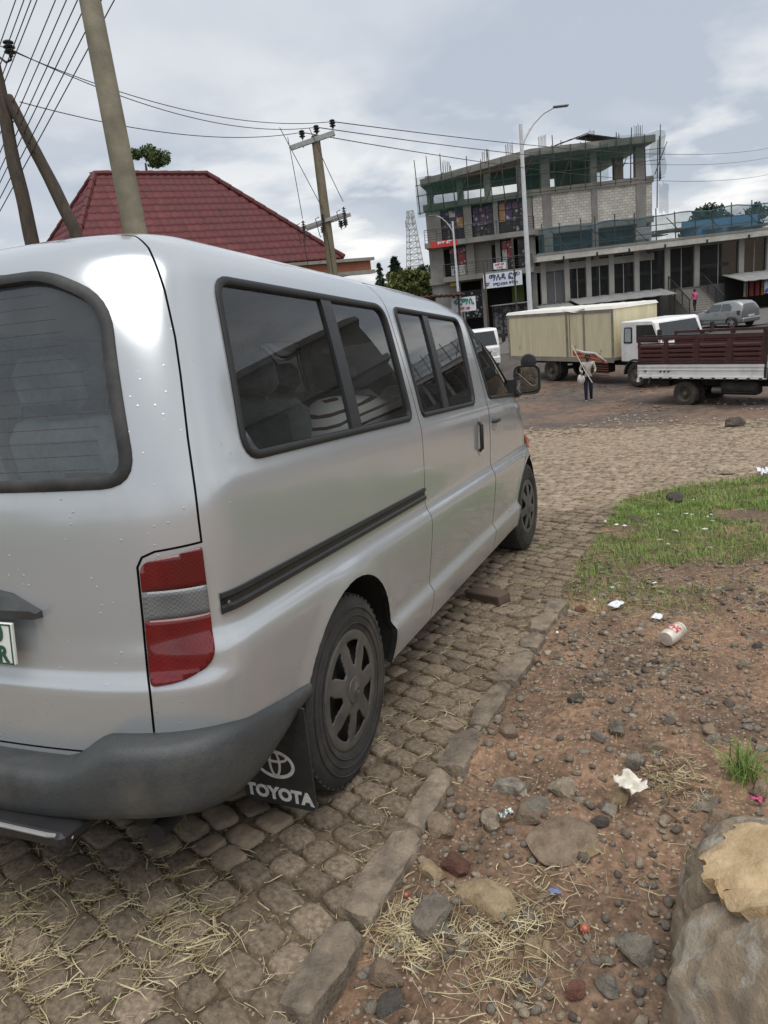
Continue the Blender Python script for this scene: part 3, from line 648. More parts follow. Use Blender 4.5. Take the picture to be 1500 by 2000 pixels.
# mud flap with its emblem and word
WHITEP = mat('worn_white_print', (.62, .62, .60), .6, var=.25, scale=40)
for sg in (-1, 1):
    mf = MB(); mf.prism(rpoly([(-.13, .12), (.13, .12), (.13, .47), (-.13, .47)], [.03, .03, .005, .005]), -.004, .004, 'x')
    flap = mf.build('mud_flap', mat('flap_black', (.022, .023, .024), .6, var=.3, scale=12, dirt=(.10, .085, .065), dirt_amt=.6), van); flap.location = (-.375, sg*.785, 0); flap.rotation_euler = (0, R(-3), R(3*sg))
    text('flap_text', 'TOYOTA', .058, WHITEP, flap, basis((-.0052, 0, .158), (0, -1, 0), (0, 0, 1)), .0006, .0028, sx=1.02)
    def ring(cx, cz, rx, rz, wd, n=36):
        mb = MB(); vs = []
        for k in range(n):
            a = 2*math.pi*k/n; ca, sa = math.cos(a), math.sin(a); vs += [(-.0052, cx-ca*rx, cz+sa*rz), (-.0052, cx-ca*(rx-wd), cz+sa*(rz-wd))]
        return mb.add(vs, [(2*k, 2*k+1, (2*k+3) % (2*n), (2*k+2) % (2*n)) for k in range(n)])
    e = ring(0, .265, .072, .05, .012); v2 = ring(0, .268, .022, .047, .009); o_ = len(e.v); e.v += v2.v; e.f += [tuple(i+o_ for i in f) for f in v2.f]; e.mi += v2.mi
    v3 = ring(0, .292, .050, .022, .009); o_ = len(e.v); e.v += [(p[0]-.0002, p[1], p[2]) for p in v3.v]; e.f += [tuple(i+o_ for i in f) for f in v3.f]; e.mi += v3.mi
    e.build('flap_emblem', WHITEP, flap, fix=False)
# door mirrors, indicator, head lamps
mh = MB()
def sq_loop(c, rx, rz, x, e=.45, n=20): return [(x, c[0]+rx*abs(math.cos(a))**e*(1 if math.cos(a) > 0 else -1), c[1]+rz*abs(math.sin(a))**e*(1 if math.sin(a) > 0 else -1)) for a in [2*math.pi*k/n for k in range(n)]]
for sg in (-1, 1):
    mo = link('door_mirror', None, fdoor if sg < 0 else fdoor2, (0, 0, 0)); mo['label'] = 'black door mirror with a cracked glass' if sg < 0 else None
    if sg > 0: del mo['label']
    sh = MB(); n = 20; loops = [sq_loop((-.945, 1.32), .082, .092, 3.175), sq_loop((-.945, 1.32), .097, .106, 3.172), sq_loop((-.945, 1.32), .098, .108, 3.20), sq_loop((-.945, 1.32), .085, .094, 3.25), sq_loop((-.945, 1.315), .05, .06, 3.285)]
    vs = [(p[0], p[1]*-sg*-1 if False else (p[1] if sg < 0 else -p[1]), p[2]) for l in loops for p in l]
    sh.add(vs, [(i*n+j, i*n+(j+1) % n, (i+1)*n+(j+1) % n, (i+1)*n+j) for i in range(4) for j in range(n)]+[tuple(range(4*n, 5*n))]); sh.build('mirror_shell', BLACKPL, mo, smooth=50)
    g = MB(); g.add([(3.176+.16*(p[2]-1.32)*-1+.10*(abs(p[1])-.945), (p[1] if sg < 0 else -p[1]), p[2]) for p in sq_loop((-.945, 1.32), .083, .093, 3.18)], [tuple(range(n))]); g.build('mirror_glass', CHROME, mo)
    a = MB(); s_ = sg; a.tube([(3.18, s_*.80, 1.235), (3.2, s_*.87, 1.225), (3.21, s_*.93, 1.24)], [.028, .022, .022], 8); a.prism([(3.10, 1.20), (3.32, 1.19), (3.16, 1.34), (3.10, 1.33)], s_*.815, s_*.862, 'y'); a.build('mirror_arm', BLACKPL, mo, smooth=40)
    if sg < 0:
        cr = MB()
        for (y0, z0, y1, z1) in ((-.885, 1.37, -.925, 1.335), (-.915, 1.385, -.90, 1.34), (-.955, 1.30, -.985, 1.275), (-.90, 1.30, -.87, 1.26), (-.985, 1.275, -1.01, 1.28), (-.925, 1.335, -.955, 1.30)):
            cr.quad(*[(3.174-.16*(z-1.32)+.10*(abs(y)-.945), y, z) for y, z in ((y0, z0), (y1, z1), (y1, z1+.003), (y0, z0+.004))])
        cr.build('mirror_crack', WHITEP, mo, fix=False)
        b = MB(); b.lathe([(0, 0), (.05, .004), (.058, .016), (.05, .03), (0, .04)], 20, 'x', (3.20, -.955, 1.45)); b.tube([(3.215, -.955, 1.40), (3.22, -.955, 1.44)], .01, 6); b.build('blind_spot_mirror', BLACKPL, mo, smooth=True)
ORANGE = mat('orange_lens', (.62, .11, .015), .2, var=.2, scale=30, coat=.5)
for sg in (-1, 1):
    i_ = MB(); vs = []
    for k in range(9):
        z = .775+.11*k/8
        for j in range(7): x = 3.50+.17*j/6; p, n_ = s_pt(x, z, .04*(1-abs(k-4)/4.5)**.6*(1-abs(j-3)/3.6)**.6+.002); vs.append((p.x, p.y*-sg, p.z))
    i_.add(vs, [(k*7+j, k*7+j+1, k*7+j+8, k*7+j+7) for k in range(8) for j in range(6)]).build('turn_signal', ORANGE, body, smooth='all')
    # headlamps and grille finish the nose
    h_ = MB(); vs = []
    for k in range(7):
        z = .76+.16*k/6
        for j in range(9):
            y = .40+.36*j/8; w_ = float(vW(z)); xf = float(vXF(z)); q = min(.999, y/w_); x = xf-RF+RF*(1-q**NF)**(1/NF); vs.append((x+.006, -y*-sg, z))
    h_.add(vs, [(k*9+j, k*9+j+1, k*9+j+10, k*9+j+9) for k in range(6) for j in range(8)]).build('head_lamp', CLRL, body, smooth='all')
fb = MB(); vs = []
for k in range(6):
    z = .30+.26*k/5
    for j in range(31):
        y = -.86+1.72*j/30; w_ = .89; q = min(1, abs(y)/w_); x = 4.13-.62+.62*(1-q**3)**(1/3); vs.append((x+(.012 if 0 < k < 5 else -.03), y, z))
fb.add(vs, [(k*31+j, k*31+j+1, k*31+j+32, k*31+j+31) for k in range(5) for j in range(30)]).build('front_bumper', PLASTIC, van, smooth='all')
# cabin: floor, lining, seats
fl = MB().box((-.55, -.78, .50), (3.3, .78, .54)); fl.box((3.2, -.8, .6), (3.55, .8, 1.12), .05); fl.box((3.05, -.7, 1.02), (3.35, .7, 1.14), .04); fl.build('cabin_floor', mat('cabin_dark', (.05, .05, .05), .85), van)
def seat_mesh():
    s_ = MB(); s_.box((.0, -.24, .62), (.48, .24, .98), .05); s_.T = Matrix.Rotation(R(-12), 4, 'Y'); s_.box((-.22, -.23, .92), (-.08, .23, 1.44), .05); s_.T = None; b1 = s_.mesh('seat', SEAT, 40)
    h_ = MB(); h_.T = Matrix.Rotation(R(-12), 4, 'Y'); h_.box((-.21, -.13, 1.46), (-.11, .13, 1.64), .045); h_.tube([(-.16, -.06, 1.40), (-.16, -.06, 1.50)], .008, 6); h_.tube([(-.16, .06, 1.40), (-.16, .06, 1.50)], .008, 6); return b1, h_.mesh('headrest', SEAT, 40)
SM = seat_mesh()
for (x, y) in ((.05, -.15), (.05, .38), (.95, -.30), (.95, .25), (.95, .6), (1.75, -.3), (1.75, .25), (2.55, -.45), (2.55, .45)):
    s_ = link('seat', SM[0], van, (x, y, -.02)); link('headrest', SM[1], s_)
MB().lathe([(.16+.014*math.cos(a), .014*math.sin(a)) for a in np.linspace(0, 6.28, 9)], 24, 'x', (2.98, .45, 1.18)).build('steering_wheel', BLACKPL, van, smooth=True)
# dark parcel heap behind the last seats
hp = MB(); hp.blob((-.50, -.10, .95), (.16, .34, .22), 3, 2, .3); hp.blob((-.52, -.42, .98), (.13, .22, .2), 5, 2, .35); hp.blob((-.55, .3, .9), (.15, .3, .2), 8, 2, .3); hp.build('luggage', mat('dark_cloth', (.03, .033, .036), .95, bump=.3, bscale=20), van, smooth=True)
# antenna-side details: small glass mark
text('glass_mark', 'DE\n===', .012, WHITEP, body, basis(s_pt(-.385, 1.285, -.003)[0], (1, 0, 0), s_pt(-.385, 1.4)[0]-s_pt(-.385, 1.285)[0]), .0001) if False else None
# ================================================================ ground, lane, kerb, verge
TS = math.tan(SLOPE); STREET = -1.9
CAMP = np.array([-1.97844, -1.92434, 1.62197]); CR = np.array(Matrix.Rotation(0, 3, 'X') if False else cam.rotation_euler.to_matrix())
def project(P):
    """image position (0..1, 0..1 from the top) and distance of world points, used only to pick which repeats get objects of their own"""
    q = (np.atleast_2d(P)-CAMP) @ CR; d = -q[:, 2]; f = 25.2/36
    return np.stack([.5+f*q[:, 0]/d*4/3, .5-f*q[:, 1]/d, d], 1)
def lane_z(x):
    """the lane falls evenly and levels out at the street"""
    x = np.asarray(x, float); k = .10; a = (-TS*x-STREET)/k; return STREET+k*np.where(a > 30, a, np.log1p(np.exp(np.minimum(a, 30))))
def region(x, y):
    """0 cobbles, 1 verge soil, 2 muddy street"""
    if x > 14.2+.35*math.sin(y*1.1)-.25*(y+2)*.25: return 2
    edge = -1.16-.05*x-max(0, (x-4.6))*.0
    if x > 5.4: edge = -1.45-(x-5.4)**1.6*.95
    if y > edge and y < 4.2: return 0
    return 1
def ground_z(x, y):
    z = float(lane_z(x)); 
    if x < 16:
        r = region(x, y)
        if r == 1 and y < 0: z += -.012+.035*fbm(x, y, 3., .9, 4)+.02*fbm(x, y, 9., 4.5, 3)+.007*fbm(x, y, 5., 17., 2)+.02*min(1, max(0, (-1.6-y)))
        elif r == 0: z += -.004+.008*fbm(x, y, 1., 1.4, 3)+.005*fbm(x, y, 4., 9., 2)
        elif r == 1: z += .05*fbm(x, y, 2., .7, 3)
    if x >= 12: z += .05*fbm(x, y, 6., .55, 5)*min(1, (x-12)/4)
    if y > 6 and x < 40: z += min(.8, (y-6)*.12)
    return z
SOIL = mat('brown_soil', (.115, .066, .040), .95)   # placeholder replaced below
def ground_mat():
    m = bpy.data.materials.new('ground_soil'); m.use_nodes = True; nt = m.node_tree; N = nt.nodes; L = nt.links; b = N['Principled BSDF']; b.inputs['Roughness'].default_value = .93; b.inputs['Specular IOR Level'].default_value = .15
    at_ = N.new('ShaderNodeAttribute'); at_.attribute_name = 'soil'; tc = N.new('ShaderNodeTexCoord')
    def nz(s, d, r): n = N.new('ShaderNodeTexNoise'); n.inputs['Scale'].default_value = s; n.inputs['Detail'].default_value = d; n.inputs['Roughness'].default_value = r; L.new(tc.outputs['Object'], n.inputs['Vector']); return n
    n1 = nz(3.5, 8, .7); n2 = nz(38, 6, .7)
    r1 = N.new('ShaderNodeMapRange'); r1.inputs[1].default_value = .3; r1.inputs[2].default_value = .7; r1.inputs[3].default_value = .5; r1.inputs[4].default_value = 1.55; L.new(n1.outputs[0], r1.inputs[0])
    r2 = N.new('ShaderNodeMapRange'); r2.inputs[1].default_value = .3; r2.inputs[2].default_value = .7; r2.inputs[3].default_value = .45; r2.inputs[4].default_value = 1.6; L.new(n2.outputs[0], r2.inputs[0])
    mu = N.new('ShaderNodeMath'); mu.operation = 'MULTIPLY'; L.new(r1.outputs[0], mu.inputs[0]); L.new(r2.outputs[0], mu.inputs[1])
    sc = N.new('ShaderNodeVectorMath'); sc.operation = 'SCALE'; L.new(at_.outputs['Color'], sc.inputs[0]); L.new(mu.outputs[0], sc.inputs['Scale']); 
    # pale grit speckle
    vo = N.new('ShaderNodeTexVoronoi'); vo.inputs['Scale'].default_value = 70; L.new(tc.outputs['Object'], vo.inputs['Vector']); s3 = N.new('ShaderNodeSeparateColor'); L.new(vo.outputs['Color'], s3.inputs[0])
    g1 = N.new('ShaderNodeMath'); g1.operation = 'GREATER_THAN'; g1.inputs[1].default_value = .74; L.new(s3.outputs[1], g1.inputs[0]); g2 = N.new('ShaderNodeMath'); g2.operation = 'LESS_THAN'; g2.inputs[1].default_value = .34; L.new(vo.outputs['Distance'], g2.inputs[0])
    g3 = N.new('ShaderNodeMath'); g3.operation = 'MULTIPLY'; L.new(g1.outputs[0], g3.inputs[0]); L.new(g2.outputs[0], g3.inputs[1]); g4 = N.new('ShaderNodeMath'); g4.operation = 'MULTIPLY'; g4.inputs[1].default_value = .7; L.new(g3.outputs[0], g4.inputs[0])
    mx = N.new('ShaderNodeMixRGB'); mx.inputs[2].default_value = (.42, .35, .27, 1); L.new(g4.outputs[0], mx.inputs[0]); L.new(sc.outputs[0], mx.inputs[1]); L.new(mx.outputs[0], b.inputs['Base Color'])
    ad = N.new('ShaderNodeMath'); ad.operation = 'ADD'; L.new(n2.outputs[0], ad.inputs[0]); L.new(g3.outputs[0], ad.inputs[1])
    bp = N.new('ShaderNodeBump'); bp.inputs['Strength'].default_value = .9; bp.inputs['Distance'].default_value = .012; L.new(ad.outputs[0], bp.inputs['Height']); L.new(bp.outputs[0], b.inputs['Normal'])
    # damp patches are a little glossier
    wet = N.new('ShaderNodeMapRange'); wet.inputs[1].default_value = .42; wet.inputs[2].default_value = .58; wet.inputs[3].default_value = .5; wet.inputs[4].default_value = .95; L.new(n1.outputs[0], wet.inputs[0]); L.new(wet.outputs[0], b.inputs['Roughness'])
    return m
GROUNDM = ground_mat()
def grass_density(x, y):
    """how green the verge is, 0..1"""
    if region(x, y) != 1 or y > 0 or x < 1.7: return 0.
    g = float(smoothstep(1.7, 3.0, x))*(.55+.45*float(smoothstep(3., 5., x))); n = fbm(x, y, 5., 1.0, 4)+.10
    return g*float(smoothstep(-.14, .24, n+.10*(x-2.6)))
def build_ground():
    xs = np.concatenate([[-150, -80, -40, -20, -10, -6, -4, -3, -2.4], np.arange(-2, 3.6, .03), np.arange(3.6, 9, .1), np.arange(9, 26, .25), [27, 28.5, 30, 32, 35, 38, 42, 46, 50, 55, 60, 70, 85, 110, 150, 220, 350, 600]])
    ys = np.concatenate([[-500, -250, -120, -60, -35, -24, -18, -14, -11, -9, -7.5, -6.5], np.arange(-6, -3.2, .14), np.arange(-3.2, -.95, .03), np.arange(-.95, 4.3, .15), np.arange(4.3, 10, .7), [11, 13, 16, 20, 26, 35, 50, 80, 140, 260, 500]])
    V = []; C_ = []
    for y in ys:
        for x in xs:
            V.append((x, y, ground_z(x, y))); r = region(x, y)
            if r == 0: c = np.array((.125, .092, .061))
            elif r == 1:
                c = np.array((.205, .130, .084)); g = grass_density(x, y); c = c*(1-.75*g)+np.array((.11, .12, .045))*.75*g
                k = max(0., min(1., fbm(x, y, 8., .8, 3)*1.3+.05)); c = c*(1-k)+np.array((.115, .080, .056))*k
                if y > 4: c = np.array((.09, .085, .04))
            else:
                k = max(0., min(1., .5+fbm(x, y, 12., .35, 4)*1.1)); c = np.array((.165, .110, .080))*k+np.array((.095, .080, .070))*(1-k)
                if x > 30: c = np.array((.085, .075, .066))
            C_.append((*c, 1))
    nx = len(xs); F = [(j*nx+i, j*nx+i+1, (j+1)*nx+i+1, (j+1)*nx+i) for j in range(len(ys)-1) for i in range(nx-1)]
    me = bpy.data.meshes.new('ground'); me.from_pydata(V, [], F); at_ = me.color_attributes.new('soil', 'FLOAT_COLOR', 'POINT'); at_.data.foreach_set('color', np.array(C_, np.float32).ravel())
    me.materials.append(GROUNDM); me.polygons.foreach_set('use_smooth', [True]*len(F)); me.update(); return link('ground', me, None, kind='structure')
ground = build_ground()

# ---- cobbles
COB = mat('cobble_stone', (.235, .185, .135), .9, var=.55, scale=7, rndv=.24, bump=.6, bscale=26, dirt=(.245, .19, .132), dirt_amt=.8, spec=.12)
lane = link('cobbled_lane', None, None, kind='structure')
def cobble_mesh(seed, n=12):
    r_ = random.Random(seed); rings = [(1.03, -.03), (1.02, .000), (.965, .009), (.80, .0140), (.42, .0150)]; V = []; ph = r_.uniform(0, 6)
    jit = [r_.uniform(.9, 1.06) for _ in range(n)]; tx, ty = r_.uniform(-.05, .05), r_.uniform(-.05, .05)
    for s_, z in rings:
        for k in range(n):
            a = 2*math.pi*k/n+.1*math.sin(ph+k); c, s2 = math.cos(a), math.sin(a); e = .46
            x = .5*s_*jit[k]*abs(c)**e*(1 if c > 0 else -1); y = .5*s_*jit[(k+3) % n]*abs(s2)**e*(1 if s2 > 0 else -1)
            V.append((x, y, z+(.0035*mnoise.noise(Vector((x*3+seed, y*3, seed*1.3)))+tx*x*.12+ty*y*.12 if z > 0 else 0)))
    V.append((0, 0, .0152)); F = []
    for i in range(len(rings)-1):
        for k in range(n): F.append((i*n+k, i*n+(k+1) % n, (i+1)*n+(k+1) % n, (i+1)*n+k))
    for k in range(n): F.append(((len(rings)-1)*n+k, (len(rings)-1)*n+(k+1) % n, len(V)-1))
    return V, F
CV = [cobble_mesh(k) for k in range(16)]; CM = []
for V, F in CV:
    me = bpy.data.meshes.new('cobblestone'); me.from_pydata(V, [], F); me.materials.append(COB); me.polygons.foreach_set('use_smooth', [True]*len(F)); me.update(); CM.append(me)
def lay_cobbles():
    ang = R(24); ca, sa = math.cos(ang), math.sin(ang); st = []; r_ = random.Random(11); row = 0; v = -11.
    while v < 17:
        h = .108+r_.uniform(-.008, .01); u = -14+r_.uniform(0, .1)
        while u < 12:
            w = r_.uniform(.088, .160); cx = u+w/2; cv = v+h/2+.012*math.sin(cx*2.1)+.006*math.sin(row*1.7+cx*5)
            x = cx*sa+cv*ca; y = cx*ca-cv*sa
            u += w
            if -2.6 < x < 14.6 and y < 4.1 and y > -9:
                if region(x, y) == 0 and y > -8.6 and y < 3.8:
                    if not (x > 12 and r_.random() < (x-12)*.28): st.append((x, y, w*.93, h*.93, r_.uniform(-.09, .09), r_.randrange(16)))
        v += h; row += 1
    return st, ang
STONES = []
def build_cobbles():
    st, ang = lay_cobbles(); STONES.extend([(a, b, c, d, math.pi/2-ang+e) for a, b, c, d, e, k in st]); P = np.array([(s[0], s[1], -TS*s[0]) for s in st]); q = project(P)
    vis = (q[:, 2] > .3) & (q[:, 0] > -.02) & (q[:, 0] < 1.02) & (q[:, 1] < 1.02) & (q[:, 1] > 0) & ~((P[:, 0] > -.55) & (P[:, 1] > -.72) & (P[:, 0] < 4.2))
    order = np.argsort(np.where(vis, q[:, 2], 1e9)); top = set(order[:300].tolist()); nv = 0; VV = []; FF = []
    for i, (x, y, w, h, dr, k) in enumerate(st):
        z = float(lane_z(x))-.004+.008*fbm(x, y, 1., 1.4, 3)+rnd.uniform(-.006, .005); rz = math.pi/2-ang+dr
        M_ = Matrix.Translation((x, y, z)) @ Matrix.Rotation(SLOPE+rnd.gauss(0, .03), 4, 'Y') @ Matrix.Rotation(rnd.gauss(0, .03), 4, 'X') @ Matrix.Rotation(rz+rnd.choice((0, math.pi)), 4, 'Z') @ Matrix.Diagonal((w, h, 1, 1))
        if i in top:
            o = link('cobblestone', CM[k], lane); o.matrix_world = M_
        elif q[i, 2] < 30:
            V, F = CV[k]; A = np.array(M_); vv = np.array(V) @ A[:3, :3].T+A[:3, 3]; VV.append(vv); FF.append(np.array([f if len(f) == 4 else (*f, -1) for f in F])+nv*0); FF[-1] = [tuple(int(t)+nv for t in f if t >= 0) for f in FF[-1]]; nv += len(V)
    me = bpy.data.meshes.new('cobblestones'); me.from_pydata(np.vstack(VV).tolist(), [], [f for l in FF for f in l]); me.materials.append(COB); me.polygons.foreach_set('use_smooth', [True]*len(me.polygons)); me.update()
    link('cobblestones', me, lane, kind='stuff')
build_cobbles()

# ---- kerb stones along the lane
KERBM = mat('kerb_stone', (.255, .203, .148), .88, var=.55, scale=13, rndv=.18, bump=1., bscale=60, dirt=(.13, .108, .085), dirt_amt=.7)
kerb = link('kerb', None, None, kind='structure')
def rough_block(seed, l, w, h, nx=9, ny=4, amp=.010):
    """weathered block: a grid box pushed about by noise"""
    bm = bmesh.new(); bmesh.ops.create_cube(bm, size=1); bmesh.ops.subdivide_edges(bm, edges=bm.edges, cuts=9, use_grid_fill=True)
    for v in bm.verts:
        p = v.co.copy(); q = Vector((p.x*l, p.y*w, p.z*h)); e = 2.0*Vector((abs(p.x), abs(p.y), abs(p.z))); rr = max(0, e.x+e.y+e.z-2.05)*.012
        q -= Vector((p.x, p.y, p.z))*rr*2*min(1, min(l, w, h)/.1); n_ = mnoise.noise_vector(q*9+Vector((seed*3.7, 0, 0))); q += n_*amp*1.5+mnoise.noise_vector(q*26+Vector((0, seed, 0)))*amp*.75+mnoise.noise_vector(q*60)*amp*.3; v.co = q
    me = bpy.data.meshes.new('block'); bm.to_mesh(me); bm.free(); me.polygons.foreach_set('use_smooth', [True]*len(me.polygons)); me.set_sharp_from_angle(angle=R(50)); return me
x = -1.75; k = 0
while x < 2.0:
    l = rnd.uniform(.24, .46); me = rough_block(k+20, l-.026, rnd.uniform(.095, .118), .16, amp=.008); me.materials.append(KERBM); xc = x+l/2; yc = -1.17-.052*xc
    if k % 7 != 5 or x < .5:
        o = link('kerb_stone', me, kerb, (xc, yc+rnd.uniform(-.012, .012), float(lane_z(xc))-.054+rnd.uniform(-.006, .006)), (rnd.uniform(-.04, .04), SLOPE+rnd.uniform(-.02, .02), R(-3)+rnd.uniform(-.05, .05)))
    x += l; k += 1

# ---- scattered stones, gravel, straw, grass
def join_arrays(name, VV, FF, matl, parent=None, smooth=False, kind='stuff', **kw):
    nv = 0; F2 = []
    for V, F in zip(VV, FF): F2.append(F+nv); nv += len(V)
    me = bpy.data.meshes.new(name); V = np.vstack(VV); F = np.vstack(F2)
    me.vertices.add(len(V)); me.vertices.foreach_set('co', V.astype(np.float32).ravel()); n = F.shape[1]
    me.loops.add(len(F)*n); me.loops.foreach_set('vertex_index', F.astype(np.int32).ravel()); me.polygons.add(len(F)); me.polygons.foreach_set('loop_start', np.arange(0, len(F)*n, n, dtype=np.int32))
    me.materials.append(matl); me.update(calc_edges=True); me.validate()
    if smooth: me.polygons.foreach_set('use_smooth', [True]*len(F))
    return link(name, me, parent, kind=kind, **kw)
def ico(sub):
    bm = bmesh.new(); bmesh.ops.create_icosphere(bm, subdivisions=sub, radius=1); V = np.array([v.co for v in bm.verts]); F = np.array([[v.index for v in f.verts] for f in bm.faces]); bm.free(); return V, F
def pebble_variants(n, sub, amp, ang):
    out = []; V, F = ico(sub)
    for s_ in range(n):
        W = V.copy()
        for i in range(len(W)):
            p = Vector(W[i]); k = 1+amp*mnoise.noise(p*1.4+Vector((s_*5.1, s_*2.3, 0)))+amp*.4*mnoise.noise(p*3.5+Vector((s_, 0, s_)))
            W[i] = W[i]*k
        r_ = random.Random(s_)
        for q in range(ang):       # chip flat facets
            nrm = Vector((r_.gauss(0, 1), r_.gauss(0, 1), r_.gauss(0, 1))).normalized(); d = r_.uniform(.55, .8); dot = W @ np.array(nrm); m = dot > d; W[m] -= np.outer(dot[m]-d, np.array(nrm))
        out.append((W, F))
    return out
PEB = pebble_variants(18, 1, .35, 4)
def stone_mat(name, a, b_): return mat(name, tuple(x*.8 for x in a), .9, c2=b_, scale=22, bump=1., bscale=90, rndv=.2, dirt=(.18, .115, .072), dirt_amt=.5)
GRAV = [stone_mat('gravel_grey', (.27, .235, .19), (.42, .37, .30)), stone_mat('gravel_tan', (.38, .29, .20), (.58, .48, .36)), stone_mat('gravel_dark', (.15, .12, .10), (.25, .21, .17))]
def scatter_pebbles(name, n, box, rmin, rmax, matl, seed, dens=lambda x, y: 1., parent=None):
    r_ = random.Random(seed); VV = []; FF = []
    for _ in range(n):
        x = r_.uniform(box[0], box[1]); y = r_.uniform(box[2], box[3])
        if r_.random() > dens(x, y): continue
        rad = rmin*(rmax/rmin)**(r_.random()**2.2); V, F = PEB[r_.randrange(18)]; a = r_.uniform(0, 6.28); ca, sa = math.cos(a), math.sin(a); sx, sy, sz = rad*r_.uniform(.8, 1.35), rad*r_.uniform(.7, 1.1), rad*r_.uniform(.45, .8)
        W = V*np.array((sx, sy, sz)); W = W @ np.array(((ca, sa, 0), (-sa, ca, 0), (0, 0, 1))); W = W+np.array((x, y, ground_z(x, y)+sz*.35)); VV.append(W); FF.append(F)
    return join_arrays(name, VV, FF, matl, parent, kind='stuff', label=None)
verge = lambda x, y: (1. if region(x, y) == 1 else .0)*(.28+.72*float(smoothstep(-.10, .24, fbm(x, y, 15., 1.5, 4))))
near_pool = lambda x, y: verge(x, y)*(1-.6*grass_density(x, y))
scatter_pebbles('gravel', 6500, (-1.7, 3.2, -3.3, -1.2), .004, .024, GRAV[0], 1, near_pool)
scatter_pebbles('gravel', 5200, (-1.7, 3.2, -3.3, -1.2), .004, .022, GRAV[1], 2, near_pool)
scatter_pebbles('gravel', 1800, (-1.7, 3.2, -3.3, -1.2), .005, .028, GRAV[2], 3, near_pool)
scatter_pebbles('gravel', 1500, (3., 8., -5.5, -1.3), .008, .03, GRAV[1], 4, near_pool)
rub = lambda x, y: float(smoothstep(.05, .35, fbm(x, y, 21., .45, 3)))*(1 if region(x, y) == 2 or x > 12.5 else 0)
scatter_pebbles('rubble', 2600, (12.3, 17.5, -7, 3), .012, .07, GRAV[1], 5, rub)
scatter_pebbles('rubble', 2200, (17.5, 25, -7, 6), .015, .08, stone_mat('rubble_brown', (.22, .15, .105), (.36, .26, .19)), 6, rub)
# straw
STRAW = mat('dry_straw', (.30, .22, .10), .75, c2=(.74, .65, .42), scale=16, var=.2)
def straw_batch(name, n, seed, place, lmin=.03, lmax=.15, rad=.0013, matl=None, lift=.004):
    r_ = random.Random(seed); VV = []; FF = []
    F0 = np.array([(0, 1, 4, 3), (1, 2, 5, 4), (2, 0, 3, 5), (3, 4, 7, 6), (4, 5, 8, 7), (5, 3, 6, 8)])
    for _ in range(n):
        q = place(r_)
        if q is None: continue
        x, y, up = q[:3]; L_ = lmin*(lmax/lmin)**(r_.random()**1.3); a = r_.uniform(0, 6.28) if len(q) < 4 else q[3]; tilt = r_.gauss(0, .06)+up*r_.random(); bend = r_.gauss(0, .22); rr = rad*r_.choice((.5, .6, .8, 1., 1.2, 1.9))
        p0 = np.array((x, y, ground_z(x, y)+lift+r_.random()*lift*1.6+abs(math.sin(tilt))*L_*.35)); d = np.array((math.cos(a)*math.cos(tilt), math.sin(a)*math.cos(tilt), math.sin(tilt))); s2 = np.array((-math.sin(a), math.cos(a), 0)); up_ = np.array((0, 0, 1.))
        if region(x, y) == 0: d[2] -= TS*d[0]
        pts = [p0-d*L_/2, p0+s2*bend*L_*.5+up_*abs(r_.gauss(0, .02))*L_, p0+d*L_/2]
        VV.append(np.array([p+o for p in pts for o in (s2*rr, -s2*rr*.5+up_*rr*.87, -s2*rr*.5-up_*rr*.87)])); FF.append(F0)
    return join_arrays(name, VV, FF, matl or STRAW, kind='stuff')
def straw_lane(r_):
    x = r_.uniform(-1.75, 1.6) if r_.random() < .8 else r_.uniform(1.6, 5); y = r_.uniform(-1.2, .6)
    d = float(smoothstep(-.1, .35, fbm(x, y, 31., 1.6, 3)))*(1. if x < -.35 else .35)+(.9 if y < -1.0 and x < 1 else 0)
    return (x, y, .0) if r_.random() < d and not (x > -.5 and y > -.7) else None
def straw_verge(r_):
    x = r_.uniform(-1.5, 3.6); y = r_.uniform(-3.2, -1.22); d = float(smoothstep(.02, .35, fbm(x, y, 41., 1.5, 3)))*.8+.12
    return (x, y, .06) if r_.random() < d else None
def straw_pile(cx, cy, s_): return lambda r_: (r_.gauss(cx, s_), r_.gauss(cy, s_*.8), .35)
NEARST = [s_ for s_ in STONES if -1.8 < s_[0] < 3.2 and s_[1] < .9 and not (s_[0] > -.5 and s_[1] > -.72)]
def straw_joint(r_):
    x, y, w, h, rz = NEARST[r_.randrange(len(NEARST))]; e = r_.randrange(4); t = r_.uniform(-.5, .5); u, v = ((t*w, h*.54), (t*w, -h*.54), (w*.54, t*h), (-w*.54, t*h))[e]
    X = x+u*math.cos(rz)-v*math.sin(rz); Y = y+u*math.sin(rz)+v*math.cos(rz); d = .12+.88*float(smoothstep(-.15, .3, fbm(X, Y, 31., 1.6, 3)))*(1. if X < -.3 else .45)
    return (X+r_.gauss(0, .006), Y+r_.gauss(0, .006), 0., rz+(0 if e < 2 else math.pi/2)+r_.gauss(0, .45)) if r_.random() < d else None
straw_batch('straw', 11000, 51, straw_joint, .015, .10, .0009); straw_batch('straw', 3600, 50, straw_lane, .02, .14, .0010); straw_batch('straw', 4200, 52, straw_verge, .012, .10, .0009)
straw_batch('straw', 330, 53, straw_pile(-.62, -1.52, .085), .025, .11, .0009); straw_batch('straw', 200, 59, straw_pile(-.45, -1.60, .10), .02, .09, .0010); straw_batch('straw', 380, 54, straw_pile(-.62, -1.30, .06), .03, .11, .0012); straw_batch('straw', 260, 55, straw_pile(.22, -1.93, .08), .02, .07, .0010)
straw_batch('straw', 420, 57, straw_pile(-.86, -.72, .10), .03, .12, .0012); straw_batch('straw', 420, 58, straw_pile(-.95, -.30, .13), .04, .14, .0012)
DRYLEAF = mat('dry_leaf_litter', (.30, .22, .12), .8, c2=(.46, .37, .23), scale=20)
